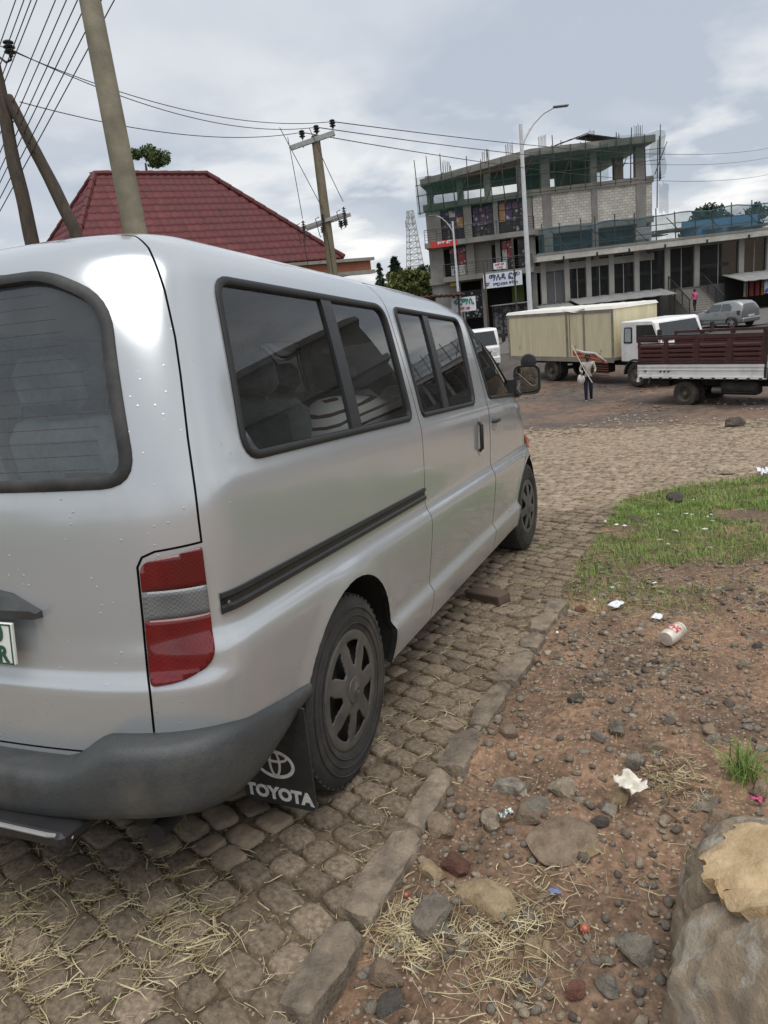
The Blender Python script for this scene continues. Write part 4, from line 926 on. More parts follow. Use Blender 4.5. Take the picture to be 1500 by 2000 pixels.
straw_batch('dry_stalks', 900, 56, lambda r_: (lambda x, y: (x, y, .12) if grass_density(x, y) > .02 or r_.random() < .4 else None)(r_.uniform(2., 7.5), r_.uniform(-5, -1.4)), .05, .25, .0024, DRYLEAF)
# grass: tapered blades
GRASS = mat('verge_grass', (.095, .185, .034), .7, c2=(.30, .40, .11), scale=5, spec=.3)
GRASSY = mat('verge_grass_pale', (.20, .23, .07), .7, c2=(.33, .34, .13), scale=6, spec=.3)
def blades(name, pts, hmin, hmax, wid, matl, seed, lean=.5):
    r_ = np.random.default_rng(seed); n = len(pts); P = np.array(pts, float); a = r_.uniform(0, 6.283, n); h = r_.uniform(hmin, hmax, n); le = r_.normal(0, lean, n); w = wid*r_.uniform(.6, 1.3, n)
    d = np.stack([np.cos(a), np.sin(a), 0*a], 1); s_ = np.stack([-np.sin(a), np.cos(a), 0*a], 1); up = np.array((0, 0, 1.)); V = np.zeros((n, 5, 3))
    mid = P+d*(le*h*.35)[:, None]+up*(h*.6)[:, None]; tip = P+d*(le*h)[:, None]+up*(h*(1-.25*np.abs(le)).clip(.3))[:, None]
    V[:, 0] = P+s_*w[:, None]; V[:, 1] = P-s_*w[:, None]; V[:, 2] = mid-s_*(w*.75)[:, None]; V[:, 3] = mid+s_*(w*.75)[:, None]; V[:, 4] = tip
    V = V.reshape(-1, 3); base = np.arange(n)[:, None]*5; F = np.vstack([base+np.array((0, 1, 2)), base+np.array((0, 2, 3)), base+np.array((3, 2, 4))])
    return join_arrays(name, [V], [F], matl, kind='stuff')
def grass_points(n, seed, box, thr):
    r_ = random.Random(seed); out = []
    while len(out) < n and n > 0:
        n -= 0; x = r_.uniform(box[0], box[1]); y = r_.uniform(box[2], box[3]); g = grass_density(x, y)
        if r_.random() < g*thr: out.append((x, y, ground_z(x, y)))
        if r_.random() < 1e-5: pass
    return out
blades('grass', grass_points(32000, 61, (1.8, 5.2, -4.4, -1.3), 1.), .022, .062, .0017, GRASS, 1, .7)
blades('grass', grass_points(24000, 62, (5, 9.5, -8, -1.4), 1.), .03, .075, .003, GRASS, 2, .7)
blades('grass', grass_points(9000, 63, (2, 9, -6, -1.3), 1.), .03, .085, .0022, GRASSY, 3, .8)
def lane_grass():
    r_ = random.Random(64); out = []
    for _ in range(90):
        x, y = r_.uniform(-1.7, 4.5), r_.uniform(-1.15, .2)
        if x > -.4 and y > -.7: continue
        for _ in range(r_.randrange(8, 34)): out.append((x+r_.gauss(0, .02), y+r_.gauss(0, .02), ground_z(x, y)))
    return out
blades('grass', lane_grass(), .012, .04, .0012, GRASS, 4, .8)
def tuft(x, y, n, h, label):
    t = thing('grass_tuft', label, 'grass', (x, y, ground_z(x, y))); r_ = random.Random(n)
    pts = [(r_.gauss(0, h*.22), r_.gauss(0, h*.22), 0) for _ in range(n)]; o = blades('blades', pts, h*.4, h, .0017, GRASS, n, .75); o.parent = t; return t
tuft(.30, -2.145, 170, .14, 'tall green grass tuft beside the pale boulder'); 

ROCKV = pebble_variants(14, 3, .30, 7)
RM = {k: stone_mat('rock_'+k, a, b_) for k, a, b_ in (('grey', (.21, .185, .15), (.36, .32, .26)), ('brown', (.24, .17, .11), (.38, .29, .20)), ('tan', (.34, .24, .135), (.50, .38, .23)), ('pale', (.34, .27, .19), (.54, .45, .34)), ('red', (.15, .058, .042), (.23, .095, .068)), ('dark', (.06, .052, .047), (.11, .095, .08)))}
def rock(x, y, w, d, h, kind, label, seed, rz=0., sink=.35, group=None):
    V, F = ROCKV[seed % 14]; me = bpy.data.meshes.new('rock'); me.from_pydata((V*np.array((w/2, d/2, h/2))).tolist(), [], F.tolist()); me.materials.append(RM[kind]); me.polygons.foreach_set('use_smooth', [True]*len(F)); me.set_sharp_from_angle(angle=R(28)); me.update()
    return link('rock', me, None, (x, y, ground_z(x, y)+h*(.5-sink)), (0, 0, rz), label=label, category='rock', group=group)
ROCKS = [  # x, y, width across, depth, height, kind, label
 (-.585, -1.335, .13, .13, .085, 'grey', 'rounded grey stone beside the lowest kerb stone at the bottom edge', 1), (-.47, -1.455, .20, .15, .06, 'tan', 'large flat tan rock half buried in front of the straw pile', 2),
 (-.385, -1.27, .055, .10, .05, 'tan', 'ochre lump of stone leaning by the red stone', 3), (-.345, -1.335, .08, .075, .05, 'red', 'dark red brick-coloured stone in the dirt', 4), (-.185, -1.24, .11, .10, .06, 'brown', 'brown stone just right of the kerb joint', 5),
 (-.12, -1.385, .10, .075, .055, 'pale', 'pale crumbly stone with a scrap of foil beside it', 6), (-.11, -1.50, .085, .08, .05, 'brown', 'smooth brown stone right of the foil scrap', 7), (-.19, -1.63, .22, .18, .05, 'brown', 'broad flat brown stone sunk in the verge soil', 8),
 (.10, -1.405, .13, .10, .05, 'grey', 'flat grey slab lying near the kerb', 9), (-.01, -1.52, .11, .08, .04, 'grey', 'low grey stone sunk below the slab', 10), (.10, -1.59, .11, .09, .035, 'pale', 'pale flaky patch of rock in the soil', 11), (.075, -1.765, .085, .07, .06, 'tan', 'tan stone with the white rag draped on it', 12),
 (.015, -1.74, .065, .06, .035, 'grey', 'grey angular stone below the white rag', 13), (-.08, -1.72, .06, .05, .03, 'dark', 'small dark stone in the verge soil', 0), (.52, -1.73, .07, .06, .06, 'grey', 'upright grey stone, upper of a close pair', 2), (.45, -1.675, .075, .05, .04, 'grey', 'oval grey stone, lower of a close pair', 4),
 (.30, -1.80, .075, .065, .05, 'grey', 'mottled grey stone above the white rag', 6), (.60, -2.06, .065, .05, .045, 'brown', 'brown angular stone alone in bare red soil', 8), (.22, -2.19, .05, .07, .07, 'brown', 'brown stone behind the tall grass tuft', 10), (-.36, -1.40, .03, .03, .022, 'pale', 'small white stone under the red stone', 12),
 (.42, -1.33, .09, .09, .05, 'brown', 'brown wedge of stone against the kerb', 1), (.75, -1.55, .08, .05, .035, 'dark', 'dark stone amid pale litter near the kerb', 3), (-.70, -1.72, .05, .045, .04, 'red', 'orange stone at the bottom edge beside the boulder', 5), (-.665, -1.79, .055, .055, .045, 'grey', 'round grey stone at the boulder foot', 7),
 (-.60, -1.62, .07, .045, .05, 'tan', 'tan pebble-like stone among bottom gravel', 9), (1.28, -1.40, .10, .07, .05, 'brown', 'brown cobble-sized stone where the kerb fades into grass', 11), (2.05, -1.42, .09, .07, .06, 'red', 'reddish stone on a soil mound at the grass edge', 13),
 (7.15, -2.45, .42, .24, .14, 'pale', 'pale concrete slab lying on the grass', 2), (13.1, -3.05, .36, .26, .24, 'dark', 'dark jagged rock by the street edge', 4), (5.35, -1.95, .24, .18, .14, 'dark', 'black lump lying on the grass', 6), (4.45, -1.62, .15, .10, .06, 'dark', 'small black lump at the near edge of the grass', 9), (5.65, -2.9, .30, .2, .10, 'dark', 'black crumpled lump at the right edge of the grass', 5)]
for i, (x, y, w, d, h, kd, lb, sd_) in enumerate(ROCKS): rock(x, y, w*1.08, d*1.08, h*1.15, kd, lb, sd_, i*1.3)
# the rest nothing tells apart
for i in range(84):
    for _ in range(40):
        x, y = rnd.uniform(-.9, 2.6), rnd.uniform(-2.6, -1.26)
        if not (x < -.15 and y < -1.86): break
    w = rnd.uniform(.03, .05)*(1+1.3*rnd.random()**3); rock(x, y, w, w*rnd.uniform(.6, 1), w*rnd.uniform(.4, .75), rnd.choice(('grey', 'brown', 'grey', 'pale', 'dark', 'tan')), 'fist-sized or smaller loose stone in the verge soil', i+3, rnd.uniform(0, 6), group='loose stones in the verge', sink=rnd.uniform(.3, .6))
MB().box((-.14, -.055, -.03), (.14, .055, .03), .006).build('brick', mat('old_brick', (.11, .075, .055), .95, bump=.5, rndv=.1), None, label='single brick lying beside the sill of the minibus', category='brick'); bo = bpy.data.objects['brick']; bo.location = (2.05, -.86, float(lane_z(2.05))+.035); bo.rotation_euler = (0, SLOPE, R(62))
# boulder
def boulder():
    t = thing('boulder', 'big cracked ochre and grey boulder at the lower right corner', 'boulder', (-.59, -2.27, .02))
    bmat = bpy.data.materials.new('boulder_stone'); bmat.use_nodes = True; N = bmat.node_tree.nodes; L = bmat.node_tree.links; b = N['Principled BSDF']; b.inputs['Roughness'].default_value = .9
    tc = N.new('ShaderNodeTexCoord')
    def nz(s, d=6, r=.65, dist=0.): n = N.new('ShaderNodeTexNoise'); n.inputs['Scale'].default_value = s; n.inputs['Detail'].default_value = d; n.inputs['Roughness'].default_value = r; n.inputs['Distortion'].default_value = dist; L.new(tc.outputs['Object'], n.inputs['Vector']); return n
    n1 = nz(5.5, 9, .68, .8); rp = N.new('ShaderNodeValToRGB'); L.new(n1.outputs[0], rp.inputs[0]); e = rp.color_ramp.elements
    e[0].position = .36; e[0].color = (.18, .15, .12, 1); e[1].position = .63; e[1].color = (.60, .53, .43, 1); q = e.new(.44); q.color = (.34, .275, .205, 1); q = e.new(.53); q.color = (.44, .34, .23, 1)
    n2 = nz(1., 6, .6, .3); mpb = N.new('ShaderNodeMapping'); mpb.inputs['Scale'].default_value = (13, 13, 2.6); L.new(tc.outputs['Object'], mpb.inputs[0]); L.new(mpb.outputs[0], n2.inputs['Vector']); mr = N.new('ShaderNodeMapRange'); mr.inputs[1].default_value = .55; mr.inputs[2].default_value = .66; mr.inputs[4].default_value = .85; L.new(n2.outputs[0], mr.inputs[0]); mx = N.new('ShaderNodeMixRGB'); mx.inputs[2].default_value = (.68, .65, .57, 1); L.new(mr.outputs[0], mx.inputs[0]); L.new(rp.outputs[0], mx.inputs[1]); L.new(mx.outputs[0], b.inputs['Base Color'])
    n3 = nz(17, 10, .72); bp = N.new('ShaderNodeBump'); bp.inputs['Strength'].default_value = 1.; bp.inputs['Distance'].default_value = .05; L.new(n3.outputs[0], bp.inputs['Height']); L.new(bp.outputs[0], b.inputs['Normal'])
    plate_m = mat('boulder_plate', (.38, .26, .13), .88, c2=(.62, .47, .28), scale=9, bump=.7, bscale=45, dirt=(.24, .15, .10), dirt_amt=.9)
    bm = bmesh.new(); bmesh.ops.create_cube(bm, size=1); bmesh.ops.subdivide_edges(bm, edges=bm.edges, cuts=79, use_grid_fill=True)
    for v in bm.verts:
        p = v.co.copy(); n_ = p.normalized(); q = p*.66+n_*.5*.36; q = Vector((q.x*.80, q.y*.70, q.z*.74))
        if q.z > .05: q.z -= .16*(q.x+.12)*min(1, (q.z-.05)/.2)-.10*(-q.y)*min(1, (q.z-.05)/.2)
        # split planes give it angular faces
        for nx, ny, nz, d in ((-.72, .55, .42, .36), (.3, .85, .42, .375), (-.9, -.1, .4, .375), (.75, .2, .62, .40), (-.25, .65, .72, .385)):
            k = Vector((nx, ny, nz)).normalized(); e = q.dot(k)-d
            if e > 0: q -= k*e*.85
        q += mnoise.noise_vector(q*3.2+Vector((4, 1, 7)))*.028+mnoise.noise_vector(q*9)*.012+mnoise.noise_vector(q*24)*.006+mnoise.noise_vector(q*60)*.0025
        if q.y > .1: q.y += .026*mnoise.noise(Vector((q.x*11, 3., q.z*2.2)))+.012*mnoise.noise(Vector((q.x*31, 8., q.z*5)))
        c = abs(q.x+.02+.05*mnoise.noise(Vector((q.z*6, 1., 4.)))); q.y -= .03*max(0, 1-c/.014) if q.y > .15 else 0
        v.co = q
    bm.normal_update()
    me = bpy.data.meshes.new('boulder_body'); bm.to_mesh(me); me.materials.append(bmat); me.polygons.foreach_set('use_smooth', [True]*len(me.polygons)); me.set_sharp_from_angle(angle=R(40)); link('boulder_body', me, t, (0, 0, .02))
    # slabs flaking off the top: they follow the rock and end in broken edges
    for seed, cx, cy, rx, ry, th, m_ in ((1, .07, .10, .17, .16, .022, plate_m), (2, .20, -.13, .22, .19, .034, mat('boulder_plate_orange', (.50, .31, .12), .88, c2=(.68, .50, .26), scale=7, bump=.7, bscale=45, dirt=(.33, .21, .11), dirt_amt=.7)), (3, -.16, -.05, .14, .14, .014, plate_m)):
        idx = {}; mb = MB()
        for f in bm.faces:
            c = f.calc_center_median()
            if f.normal.z < .28: continue
            r_ = math.hypot((c.x-cx)/rx, (c.y-cy)/ry)+.34*mnoise.noise(Vector((c.x*9+seed*5, c.y*9, seed)))+.16*mnoise.noise(Vector((c.x*27+seed, c.y*27, 2)))
            if r_ > 1: continue
            ff = []
            for v in f.verts:
                if v.index not in idx: idx[v.index] = len(mb.v); mb.v.append(tuple(v.co+v.normal*th+Vector((0, 0, .02))))
                ff.append(idx[v.index])
            mb.f.append(tuple(ff)); mb.mi.append(0)
        o = split_pieces(mb.build('flake', m_, t, smooth='all', fix=False), 1)[0]; sm = o.modifiers.new('s', 'SMOOTH'); sm.factor = .5; sm.iterations = 5; md = o.modifiers.new('t', 'SOLIDIFY'); md.thickness = th+.010; md.offset = -1; es = o.modifiers.new('e', 'EDGE_SPLIT'); es.split_angle = R(45)
    bm.free()
    return t
boulder()
# ================================================================ poles and wires
CONC = mat('pole_concrete', (.20, .18, .13), .9, var=.3, scale=3, bump=.3, bscale=30, dirt=(.12, .11, .07), dirt_amt=.6)
WOODD = mat('dark_pole_wood', (.060, .046, .034), .95, var=.4, scale=2.5, bump=.6, bscale=14, stretch=(6, 6, .6))
STEEL = mat('galvanised_steel', (.42, .43, .42), .45, metal=.7, var=.2, scale=12)
INSUL = mat('black_insulator', (.015, .015, .017), .3, var=.2)
WIREM = mat('wire_black', (.02, .02, .022), .6)
def upto(b, t): return [Vector(b).lerp(Vector(t), k/6) for k in range(7)]
o = MB().tube(upto((4.86, 3.48, -.6), (6.42, 4.72, 6.75)), [.155-.006*k for k in range(7)], 18).build('utility_pole', CONC, None, smooth=True, label='tall leaning concrete utility pole rising behind the minibus roof', category='pole')
def wpole(pts, r0, label):
    K = len(pts); fine = []
    for i in range(K-1):
        for k in range(5): q = Vector(pts[i]).lerp(Vector(pts[i+1]), k/5); fine.append(q+mnoise.noise_vector(q*1.3)*.02)
    fine.append(Vector(pts[-1])); n = len(fine)
    return MB().tube(fine, [r0*(1-.25*k/n)*(1+.08*mnoise.noise(fine[k]*2)) for k in range(n)], 12).build('wooden_pole', WOODD, None, smooth=True, label=label, category='pole')
wpole([(7.0, 7.15, -.9), (7.52, 7.62, 3.34), (7.75, 7.85, 4.4), (8.07, 8.1, 5.75), (8.3, 8.35, 7.2)], .12, 'dark wooden pole at the left edge, upright one of the crossed pair')
wpole([(7.15, 6.1, -.9), (7.79, 6.97, 3.34), (7.92, 7.45, 4.4), (8.04, 7.96, 5.47)], .11, 'dark wooden prop leaning against the left pole')
def insulator(parent, p, s_=1., up=(0, 0, 1)):
    prof = [(0, 0), (.03, 0), (.03, .03), (.075, .045), (.08, .06), (.045, .075), (.045, .09), (.075, .105), (.08, .12), (.045, .135), (.045, .15), (.07, .165), (.07, .18), (.03, .20), (0, .2)]
    mb = MB(); q = Vector(up).to_track_quat('Z', 'Y').to_matrix().to_4x4(); q.translation = Vector(p); mb.T = q @ Matrix.Scale(s_, 4); mb.lathe(prof, 14); return mb.build('insulator', INSUL, parent, smooth=40)
arm = thing('insulator_bracket', 'black insulator on a curved iron bracket at the upper left edge', 'insulator', (8.05, 8.1, 6.0))
MB().tube([(0, .25, .42), (.02, .1, .42), (.05, -.06, .10), (.08, -.18, -.02), (.09, -.28, .0), (.09, -.3, .06)], .018, 8).build('bracket', WIREM, arm, smooth=True); insulator(arm, (.09, -.30, .04), 1.15)
# transformer-style pole with two cross-arms
tp = thing('power_pole', 'wooden power pole with two steel cross-arms above the minibus roof', 'pole', (15.2, 5.92, -1.0))
MB().tube(upto((0, 0, 0), (.93, .45, 6.85)), [.155-.008*k for k in range(7)], 16).build('pole', mat('pole_wood', (.17, .145, .10), .9, var=.3, scale=2, bump=.4, bscale=20, stretch=(5, 5, .5)), tp, smooth=True)
ax_ = Vector((.30, -.93, .18)).normalized(); top = Vector((.93, .45, 6.75)); low = Vector((.66, .33, 4.82))
def beam(mb, a, b, w, h):
    a, b = Vector(a), Vector(b); d = (b-a).normalized(); m = basis(a, d, (0, 0, 1)); mb.T = m; mb.box((0, -h/2, -w/2), ((b-a).length, h/2, w/2)); mb.T = None; return mb
beam(MB(), top-ax_*.62+Vector((-.12, 0, 0)), top+ax_*.55+Vector((-.12, 0, 0)), .09, .11).build('cross_arm', STEEL, tp); beam(MB(), low-ax_*.60+Vector((-.13, 0, 0)), low+ax_*.60+Vector((-.13, 0, 0)), .08, .08).build('cross_arm', STEEL, tp)
beam(MB(), low-ax_*.60+Vector((.16, 0, 0)), low+ax_*.60+Vector((.16, 0, 0)), .08, .08).build('cross_arm', STEEL, tp)
IP = [top+ax_*t+Vector((-.12, 0, .06)) for t in (-.28, .10, .52)]
for p in IP: insulator(tp, p+Vector((0, 0, .05)), 1.0); MB().tube([p-Vector((0, 0, .16)), p+Vector((0, 0, .1))], .012, 6).build('insulator_pin', STEEL, tp)
for t in (-.50, .02, .58):
    p = low+ax_*t+Vector((-.2, 0, 0)); f = MB(); prev = p+Vector((0, 0, .12)); d = Vector((-.12, -.05, -.42)) if t < .5 else Vector((-.05, -.03, -.40))
    for k in range(7): q = p+d*(k/7)+Vector((0, 0, .12)); f.T = Matrix.Translation(q); f.lathe([(0, -.02), (.05, -.012), (.05, 0), (.02, .012), (.02, .03)], 10)
    f.T = None; f.tube([p+Vector((0, 0, .16)), p+d+Vector((0, 0, .08))], .014, 6); f.tube([p+d+Vector((0, 0, .08)), p+d+Vector((-.10, .08, .02)), p+Vector((-.1, .16, .06)), p+Vector((0, .1, .1))], .01, 6); f.build('fuse_cutout', INSUL, tp, smooth=40)
for t in (-.12, .36, .48): insulator(tp, low+ax_*t+Vector((.05, 0, -.26)), .9)
def droop(a, b, s_, n=14): return [Vector(a).lerp(Vector(b), k/n)-Vector((0, 0, 4*s_*(k/n)*(1-k/n))) for k in range(n+1)]
for a, b, s_ in ((IP[0]+Vector((-.25, .28, .1)), low-ax_*.5+Vector((-.2, 0, .2)), -.1), (IP[1]+Vector((-.5, .75, .25)), low+Vector((-.1, 0, .3)), .0), (IP[2]+Vector((-.3, .5, .1)), low+ax_*.55+Vector((-.1, 0, .3)), .05), (low-ax_*.5+Vector((-.3, 0, -.3)), Vector((.1, .6, .9)), .1), (low+ax_*.1+Vector((-.25, 0, -.3)), Vector((.15, 0, 1.2)), -.15)): MB().tube(droop(a, b, s_), .009, 5).build('jumper_wire', WIREM, tp)
def wire(a, b, sag, label, group, r=.011): return MB().tube(droop(a, b, sag, 24), r, 5).build('power_wire', WIREM, None, label=label, category='wire', group=group)
tpo = Vector((15.2, 5.92, -1.0)); P3 = [p+tpo+Vector((0, 0, .2)) for p in IP]
WL = 'thin power wire reaching the power pole from the upper left'; WR_ = 'thin power wire running right from the power pole past the unfinished building'
wire(P3[2], (8.4, 8.6, 6.55), .45, 'uppermost thin wire from the left edge to the power pole', None, .008); wire(P3[1], (8.14, 7.8, 6.15), .42, 'thin wire from the black insulator to the power pole', None, .008); wire(P3[0], (8.0, 7.7, 5.35), .28, 'lowest thin wire from the left poles to the power pole', None, .008)
for k, e in enumerate(((71.7, -9.4, 10.6), (71.4, -9.4, 9.85), (71., -9.4, 8.5))): wire(P3[2-k], e, (.6, .7, .8)[k], ('highest', 'middle', 'lowest')[k]+' wire running right from the power pole behind the unfinished building', None, .012)
# overhead bundle crossing the top left corner
for (a, b) in (((6.71, 5.43, 6.82), (9.21, 9.73, 6.17)), ((6.73, 5.33, 6.77), (9.11, 9.73, 5.84)), ((6.75, 5.25, 6.72), (9.03, 9.73, 5.59)), ((6.76, 5.18, 6.67), (8.97, 9.73, 5.41)), ((6.83, 4.97, 6.6), (8.77, 9.73, 4.75)), ((6.86, 4.84, 6.54), (8.68, 9.73, 4.46)), ((6.9, 4.71, 6.49), (8.59, 9.73, 4.19)), ((6.93, 4.59, 6.43), (8.53, 9.73, 4.0)), ((6.98, 4.44, 6.37), (8.46, 9.73, 3.77)), ((7.02, 4.29, 6.31), (8.4, 9.73, 3.58))):
    a, b = Vector(a), Vector(b); wire(a+(a-b)*1.2, b+(b-a)*1.5, .12, 'black wire of the parallel bundle across the upper left corner', 'parallel overhead wires', .008)

# ================================================================ red-roofed house
def house():
    h = thing('house', 'house with a hipped red tile-sheet roof behind the minibus', 'house', (16.0, 10.0, -.6)); O = Vector((16., 10., -.6))
    A = Vector((15.60, 12.97, 5.95))-O; B = Vector((18.34, 11.10, 5.95))-O; d = (B-A).normalized(); n = Vector((d.y, -d.x, 0)); n = n if n.dot(Vector((-2, -2, 0))-A) > 0 else -n; z = Vector((0, 0, -2.85))
    Dp = A-d*1.9+n*2.75+z; Cp = B+d*2.75+n*2.75+z; E = A-d*2.3-n*2.75+z; Fp = B+d*2.75-n*2.75+z
    ROOF = mat('red_roof_sheet', (.105, .022, .024), .66, var=.22, scale=3, rndv=.16, dirt=(.085, .026, .024), dirt_amt=.7, spec=.3)
    under = MB(); under.add([A, B, Cp, Dp], [(0, 1, 2, 3)]); under.add([A, Dp, E], [(0, 1, 2)]); under.add([B, Fp, Cp], [(0, 1, 2)]); under.add([A, E, Fp, B], [(0, 1, 2, 3)]); roof = under.build('roof', ROOF, h, fix=False)
    # pressed tiles on the two faces seen: each a wavy plate with a dropped lip
    def tile(w, l):
        mb = MB(); nx = 6; vs = []
        for t, dz in ((0, .012), (.08, .030), (1., .010), (1.0, -.004)):
            for i in range(nx+1): u = i/nx; vs.append(((u-.5)*w, t*l, dz+.009*math.cos(u*2*math.pi)*(-1)+.009))
        return mb.add(vs, [(j*(nx+1)+i, j*(nx+1)+i+1, (j+1)*(nx+1)+i+1, (j+1)*(nx+1)+i) for j in range(3) for i in range(nx)]).mesh('tile', ROOF, 'all', fix=False)
    W_, L_ = .21, .29; TM = tile(W_*1.02, L_*1.06); cand = []
    for P0, P1, P2, P3_ in ((Dp, Cp, B, A), (E, Dp, A, A)):
        ex = (P1-P0).normalized(); nn = ex.cross((P3_-P0)).normalized(); nn = nn if nn.z > 0 else -nn; ey = nn.cross(ex).normalized()
        H_ = (P3_-P0).dot(ey); N_ = int(H_/L_)+1
        poly = [((p-P0).dot(ex), (p-P0).dot(ey)) for p in (P0, P1, P2, P3_)]
        for r_ in range(N_):
            yv = r_*L_; Lx = (P1-P0).length; k = 0; xv = (r_ % 2)*W_*.0
            while xv < Lx:
                c = np.array([(xv, yv+L_*.5)])
                if inpoly(c, poly)[0]:
                    m = Matrix((ex, -ey, nn)).transposed().to_4x4(); m = Matrix((ex, ey, nn)).transposed().to_4x4(); m.translation = P0+ex*xv+ey*yv+nn*.01; cand.append(m)
                xv += W_
    pr = project(np.array([(m.translation+O) for m in cand])); s_ = np.where((pr[:, 0] > 0) & (pr[:, 0] < .47) & (pr[:, 1] < .262+.06*pr[:, 0]/.47) & (pr[:, 1] > .16), pr[:, 2], 1e9); top_ = set(np.argsort(s_)[:300].tolist())
    rest = MB(); V0 = [tuple(v.co) for v in TM.vertices]; F0 = [tuple(p.vertices) for p in TM.polygons]
    for i, m in enumerate(cand):
        if i in top_: t = link('tile', TM, roof); t.matrix_local = m
        else: rest.T = m; rest.add(V0, F0)
    rest.T = None; rest.build('tiles', ROOF, roof, smooth='all', fix=False, kind='stuff')
    for a, b in ((A, B), (A, Dp), (B, Cp), (A, E), (B, Fp)):
        nseg = int((b-a).length/.38); cap = MB()
        for k in range(nseg): p, q = a.lerp(b, k/nseg), a.lerp(b, (k+1.04)/nseg); up_ = Vector((0, 0, .055)); cap.tube([p+up_, q+up_], [.075, .09], 8)
        cap.build('ridge_cap', ROOF, roof, smooth=40)
    PINK = mat('orange_render', (.36, .15, .085), .85, var=.15, scale=4, bump=.1); GREYB = mat('fascia_grey', (.30, .27, .24), .8, var=.2)
    wl = MB(); wl.add([p+q for q in (Vector((0, 0, -3.4)), Vector((0, 0, -.1))) for p in (Dp.lerp(A, .12)+Vector((0, 0, -.33)), Cp.lerp(B, .12)+Vector((0, 0, -.33)), Fp.lerp(B, .12)+Vector((0, 0, -.33)), E.lerp(A, .12)+Vector((0, 0, -.33)))], [(0, 1, 5, 4), (1, 2, 6, 5), (2, 3, 7, 6), (3, 0, 4, 7), (4, 5, 6, 7)]); wl.build('wall', mat('house_wall', (.42, .33, .25), .9), h)
    # moulded eave with its orange band
    for a, b, ex in ((Dp, Cp, .95), (Cp, Fp, 0)):
        dd = (b-a).normalized(); b2 = b+dd*ex; m = basis(a+Vector((0, 0, -.02)), dd, (0, 0, 1)); L2 = (b2-a).length
        q = MB(); q.T = m; q.box((-.1, -.10, -.12), (L2, -.01, .25)); q.build('eave_edge', GREYB, h); q = MB(); q.T = m; q.prism([(-.02, -.05), (-.12, .16), (-.34, .06), (-.34, -.05)], 0, L2-.05, 'x') if False else q.box((0, -.36, -.14), (L2-.06, -.11, .10)); q.build('eave_band', PINK, h); q = MB(); q.T = m; q.box((-.05, -.48, -.1), (L2+.02, -.37, .2)); q.build('eave_base', GREYB, h)
house()

# ================================================================ trees
LEAF = mat('tree_leaf', (.045, .075, .022), .7, c2=(.10, .135, .045), scale=1.2, rndv=.15, spec=.3); LEAFD = mat('conifer_leaf', (.022, .042, .022), .75, c2=(.05, .08, .04), scale=1., spec=.3); BARK = mat('bark', (.09, .065, .045), .95, bump=.5)
LEAFY = mat('tree_leaf_pale', (.10, .12, .03), .7, c2=(.18, .19, .06), scale=1., spec=.3)
def tree(label, base, h, rx, matl, n, seed, kind='broad', lsize=.16):
    r_ = random.Random(seed); t = thing('tree', label, 'tree', base); trunk = MB(); cl = []
    trunk.tube([(0, 0, 0), (.02*h*r_.uniform(-1, 1), .02*h*r_.uniform(-1, 1), h*.5), (0, 0, h*.92)], [h*.03, h*.02, h*.004], 8)
    for k in range(11):
        a = r_.uniform(0, 6.28); z0 = h*r_.uniform(.35, .85)
        if kind == 'broad': e = Vector((math.cos(a)*rx*r_.uniform(.3, .85), math.sin(a)*rx*r_.uniform(.3, .85), z0+h*r_.uniform(.02, .15))); rr = rx*r_.uniform(.28, .5)
        else: k2 = 1-(z0/h); e = Vector((math.cos(a)*rx*k2*1.1, math.sin(a)*rx*k2*1.1, z0-.02*h)); rr = rx*k2*.5+.1
        trunk.tube([(0, 0, z0*.85), (e.x*.5, e.y*.5, (z0*.85+e.z)/2+.02*h), e], [h*.010, h*.007, h*.003], 5); cl.append((e, rr))
    if kind == 'cone':
        for k in range(26): z0 = h*(.22+.78*k/26); k2 = 1-z0/h; a = k*2.4; cl.append((Vector((math.cos(a)*rx*k2*.7, math.sin(a)*rx*k2*.7, z0)), rx*k2*.55+.12))
    else: cl += [(Vector((r_.gauss(0, rx*.3), r_.gauss(0, rx*.3), h*r_.uniform(.55, .98))), rx*r_.uniform(.25, .42)) for _ in range(12)]
    trunk.build('trunk', BARK, t, smooth=True); V = []; g = np.random.default_rng(seed)
    for k in range(n):
        c, rr = cl[g.integers(len(cl))]; dv = g.normal(0, 1, 3); dv /= np.linalg.norm(dv); p = np.array(c)+dv*rr*g.random()**.45*np.array((1, 1, .72)); s_ = lsize*g.uniform(.5, 1.2); a1 = g.normal(0, 1, 3); a1 /= np.linalg.norm(a1); a2 = np.cross(a1, g.normal(0, 1, 3)); a2 /= np.linalg.norm(a2)+1e-9
        V.append(np.array((p-a1*s_, p+a2*s_*.4, p+a1*s_, p-a2*s_*.4)))
    V = np.vstack(V); F = np.arange(len(V)).reshape(-1, 4); o = join_arrays('crown', [V], [F], matl, t, kind=None)
    return t
tree('leafy tree top showing above the red roof ridge', (25.5, 18.6, -.5), 9.7, 1.25, LEAF, 11000, 1, lsize=.10)
tree('feathery sapling top left of the concrete pole above the red roof', (24.8, 19.7, -.5), 8.6, .6, LEAF, 500, 9, lsize=.11)
tree('dark conifer right of the power pole, the tallest of the far clump', (69, 23.7, -1.5), 7.6, 2.6, LEAFD, 4200, 2, 'cone', .34)
tree('thin pale conifer behind the orange eave', (69, 25.4, -1.5), 7.3, 1.6, LEAFD, 1100, 3, 'cone', .26)
tree('low pale green bushy tree right of the orange eave', (67, 21.6, -1.5), 5.9, 2.4, LEAFY, 4200, 4, lsize=.24)
tree('rounded dark tree at the foot of the lattice tower', (72, 20.4, -1.5), 6.9, 1.7, LEAFD, 5200, 5, lsize=.26)
tree('bushy green tree under the lattice tower', (70, 22.2, -1.5), 5.6, 2.2, LEAF, 4200, 6, lsize=.24)
